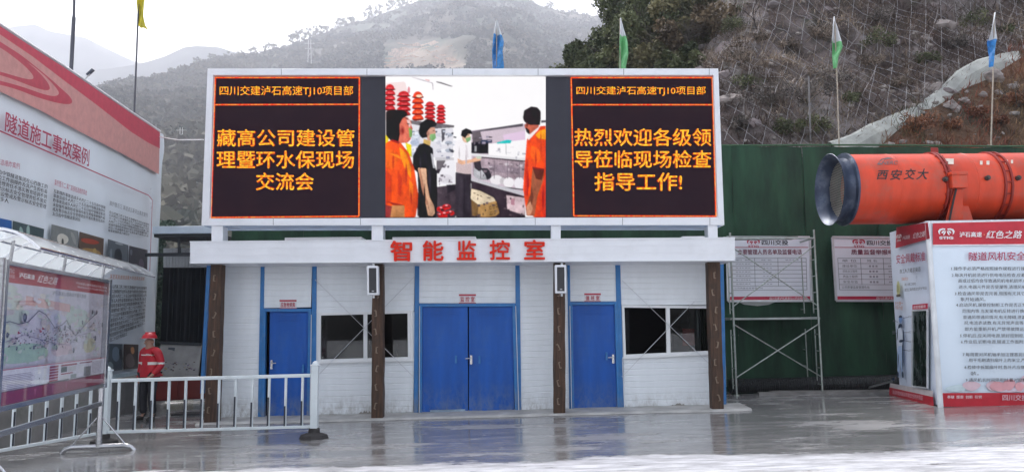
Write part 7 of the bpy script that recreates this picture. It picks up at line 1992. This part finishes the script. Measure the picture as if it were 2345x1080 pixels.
for k in range(-13, 14):
    o_ = k * .047
    if abs(o_) >= RF * .8: continue
    h = math.sqrt((RF * .82) ** 2 - o_ * o_)
    g.bar((gx_, YFN + o_, cz_ - h), (gx_, YFN + o_, cz_ + h), .006); g.bar((gx_ + .006, YFN - h, cz_ + o_), (gx_ + .006, YFN + h, cz_ + o_), .006)
g.build('inlet_grille', mat('grille_wire', (.55, .52, .44), .4, metal=.6), fan)
lathe([(xA + .5, .001), (xA + .5, .16), (xA + .9, .2), (xA + 1.2, .2)], 'hub', mat('hub_grey', (.2, .18, .16), .6), n=24)
for k in range(10):
    a = 2 * math.pi * k / 10; d = Vector((0, math.cos(a), math.sin(a))); s_ = Vector((0, -math.sin(a), math.cos(a)))
    c = Vector((xA + .62, YFN, cz_))
    MB().hexa([c + d * .15 - s_ * .05 + Vector((-.05, 0, 0)), c + d * .15 + s_ * .05 + Vector((.05, 0, 0)), c + d * RF * .8 + s_ * .12 + Vector((.06, 0, 0)), c + d * RF * .8 - s_ * .08 + Vector((-.06, 0, 0))],
              [v + Vector((.02, 0, 0)) for v in (c + d * .15 - s_ * .05 + Vector((-.05, 0, 0)), c + d * .15 + s_ * .05 + Vector((.05, 0, 0)), c + d * RF * .8 + s_ * .12 + Vector((.06, 0, 0)), c + d * RF * .8 - s_ * .08 + Vector((-.06, 0, 0)))]).build('fan_blade', MATS['hub_grey'], fan)
def cyl(px, py, extra=0.004):             # point on the casing seen through a pixel
    d = ray(px, py); r_ = RF + extra
    oy, oz = 0 - YFN, EYE - cz_
    A = d.y ** 2 + d.z ** 2; B_ = 2 * (oy * d.y + oz * d.z); C_ = oy * oy + oz * oz - r_ * r_
    D_ = B_ * B_ - 4 * A * C_
    if D_ < 0: D_ = 0
    return EYEV + d * ((-B_ - math.sqrt(D_)) / (2 * A))
def ctext(s_, x0, y0, x1, y1, m_, shear=0, bold=.0, name='painted_lettering'):
    vs, fs = textmesh(s_, bold, 3)
    lo, hi = vs.min(0), vs.max(0); b = MB()
    b.add([cyl(x0 + (x1 - x0) * (v[0] - lo[0]) / (hi[0] - lo[0]) + shear * ((v[1] - lo[1]) / (hi[1] - lo[1]) - .5) * (y1 - y0), y1 + (y0 - y1) * (v[1] - lo[1]) / (hi[1] - lo[1]), .006) for v in vs], fs)
    b.build(name, m_, fan, fixn=False)
blk = mat('paint_black', (.02, .02, .022), .5)
for ch, x0, x1, y0, y1 in (('西', 2009, 2033, 390, 411), ('安', 2040, 2065, 388, 412), ('交', 2072, 2096, 386, 411), ('大', 2101, 2126, 386, 411)): ctext(ch, x0, y0, x1, y1, blk, .25, .014)
ctext('NERC', 2020, 368, 2056, 377, mat('paint_grey', (.14, .10, .10), .5), .3, .02)
fb2 = MB().add([cyl(x, y, .006) for x, y in ((2008, 377), (2018, 364), (2034, 360), (2046, 363), (2026, 365), (2018, 377))], [(0, 1, 2), (0, 2, 5), (2, 3, 4), (2, 4, 5)]); fb2.build('painted_mark', MATS['paint_grey'], fan, fixn=False)
for (x0, y0, x1, y1) in ((2161, 363, 2184, 376), (2244, 368, 2250, 377), (2259, 368, 2266, 377), (2302, 366, 2308, 375), (2315, 366, 2320, 374)):
    MB().add([cyl(x0, y0, .008), cyl(x1, y0, .008), cyl(x1, y1, .008), cyl(x0, y1, .008)], [(0, 1, 2, 3)]).build('sticker', mat('sticker_pale', (.72, .62, .52), .5), fan, fixn=False)
# terminal box, nozzles, feet, lifting lugs
def fbox(px0, py0, px1, py1, y0, y1, name, m_, bv=.01):
    a, c = P(px0, py1, y0), P(px1, py0, y0)
    return MB().box(a.x, c.x, y0, y1, a.z, c.z).build(name, m_, fan, bevel=bv)
tbx = fbox(2182, 394, 2214, 430, YFN - RF - .12, YFN - RF * .7, 'terminal_box', orange, .012)
fbox(2179, 392, 2217, 400, YFN - RF - .14, YFN - RF * .75, 'box_lid', orange, .01)
for px, py in ((2163, 411), (2260, 408), (2330, 408), (2190, 372)):
    if py < 400: continue
    c = cyl(px, py, 0); n_ = Vector((0, c.y - YFN, c.z - cz_)).normalized()
    MB().tube([c - n_ * .02, c + n_ * .05], .045, 12).build('grease_nozzle', mat('nozzle_dark', (.06, .05, .045), .5), fan)
    MB().tube([c + n_ * .05, c + n_ * .075], .028, 12).build('nozzle_cap', MATS['nozzle_dark'], fan)
for px in (2187, 2420, 2560):
    cx_ = P(px, 500, YFN - .3).x
    for yy in (YFN - .55, YFN + .35):
      MB().hexa([(cx_ - .2, yy, zb), (cx_ + .2, yy, zb), (cx_ + .13, yy + .02, cz_ - RF * .62), (cx_ - .1, yy + .02, cz_ - RF * .62)], [(cx_ - .2, yy + .16, zb), (cx_ + .2, yy + .16, zb), (cx_ + .13, yy + .16, cz_ - RF * .62), (cx_ - .1, yy + .16, cz_ - RF * .62)]).build('fan_foot', orange, fan, bevel=.008)
q = [P(2186, 432, YFN - RF - .02), P(2204, 432, YFN - RF - .02), P(2206, 503, YFN - .62), P(2164, 503, YFN - .62)]
q[3].z = q[2].z = zb + .02
MB().slab(q, (0, .03, 0)).build('front_gusset', orange, fan, bevel=.004)
MB().tube([P(2190, 432, YFN - RF - .05), P(2181, 470, YFN - RF - .02), P(2174, 505, YFN - .66)], .018, 8).build('power_cable', blk, fan)
for px in (2140, 2480):
    c = P(px, 343, YFN); 
    MB().box(c.x - .07, c.x + .07, YFN - .01, YFN + .01, cz_ + RF, cz_ + RF + .13).build('lifting_lug', odark, fan, bevel=.01)
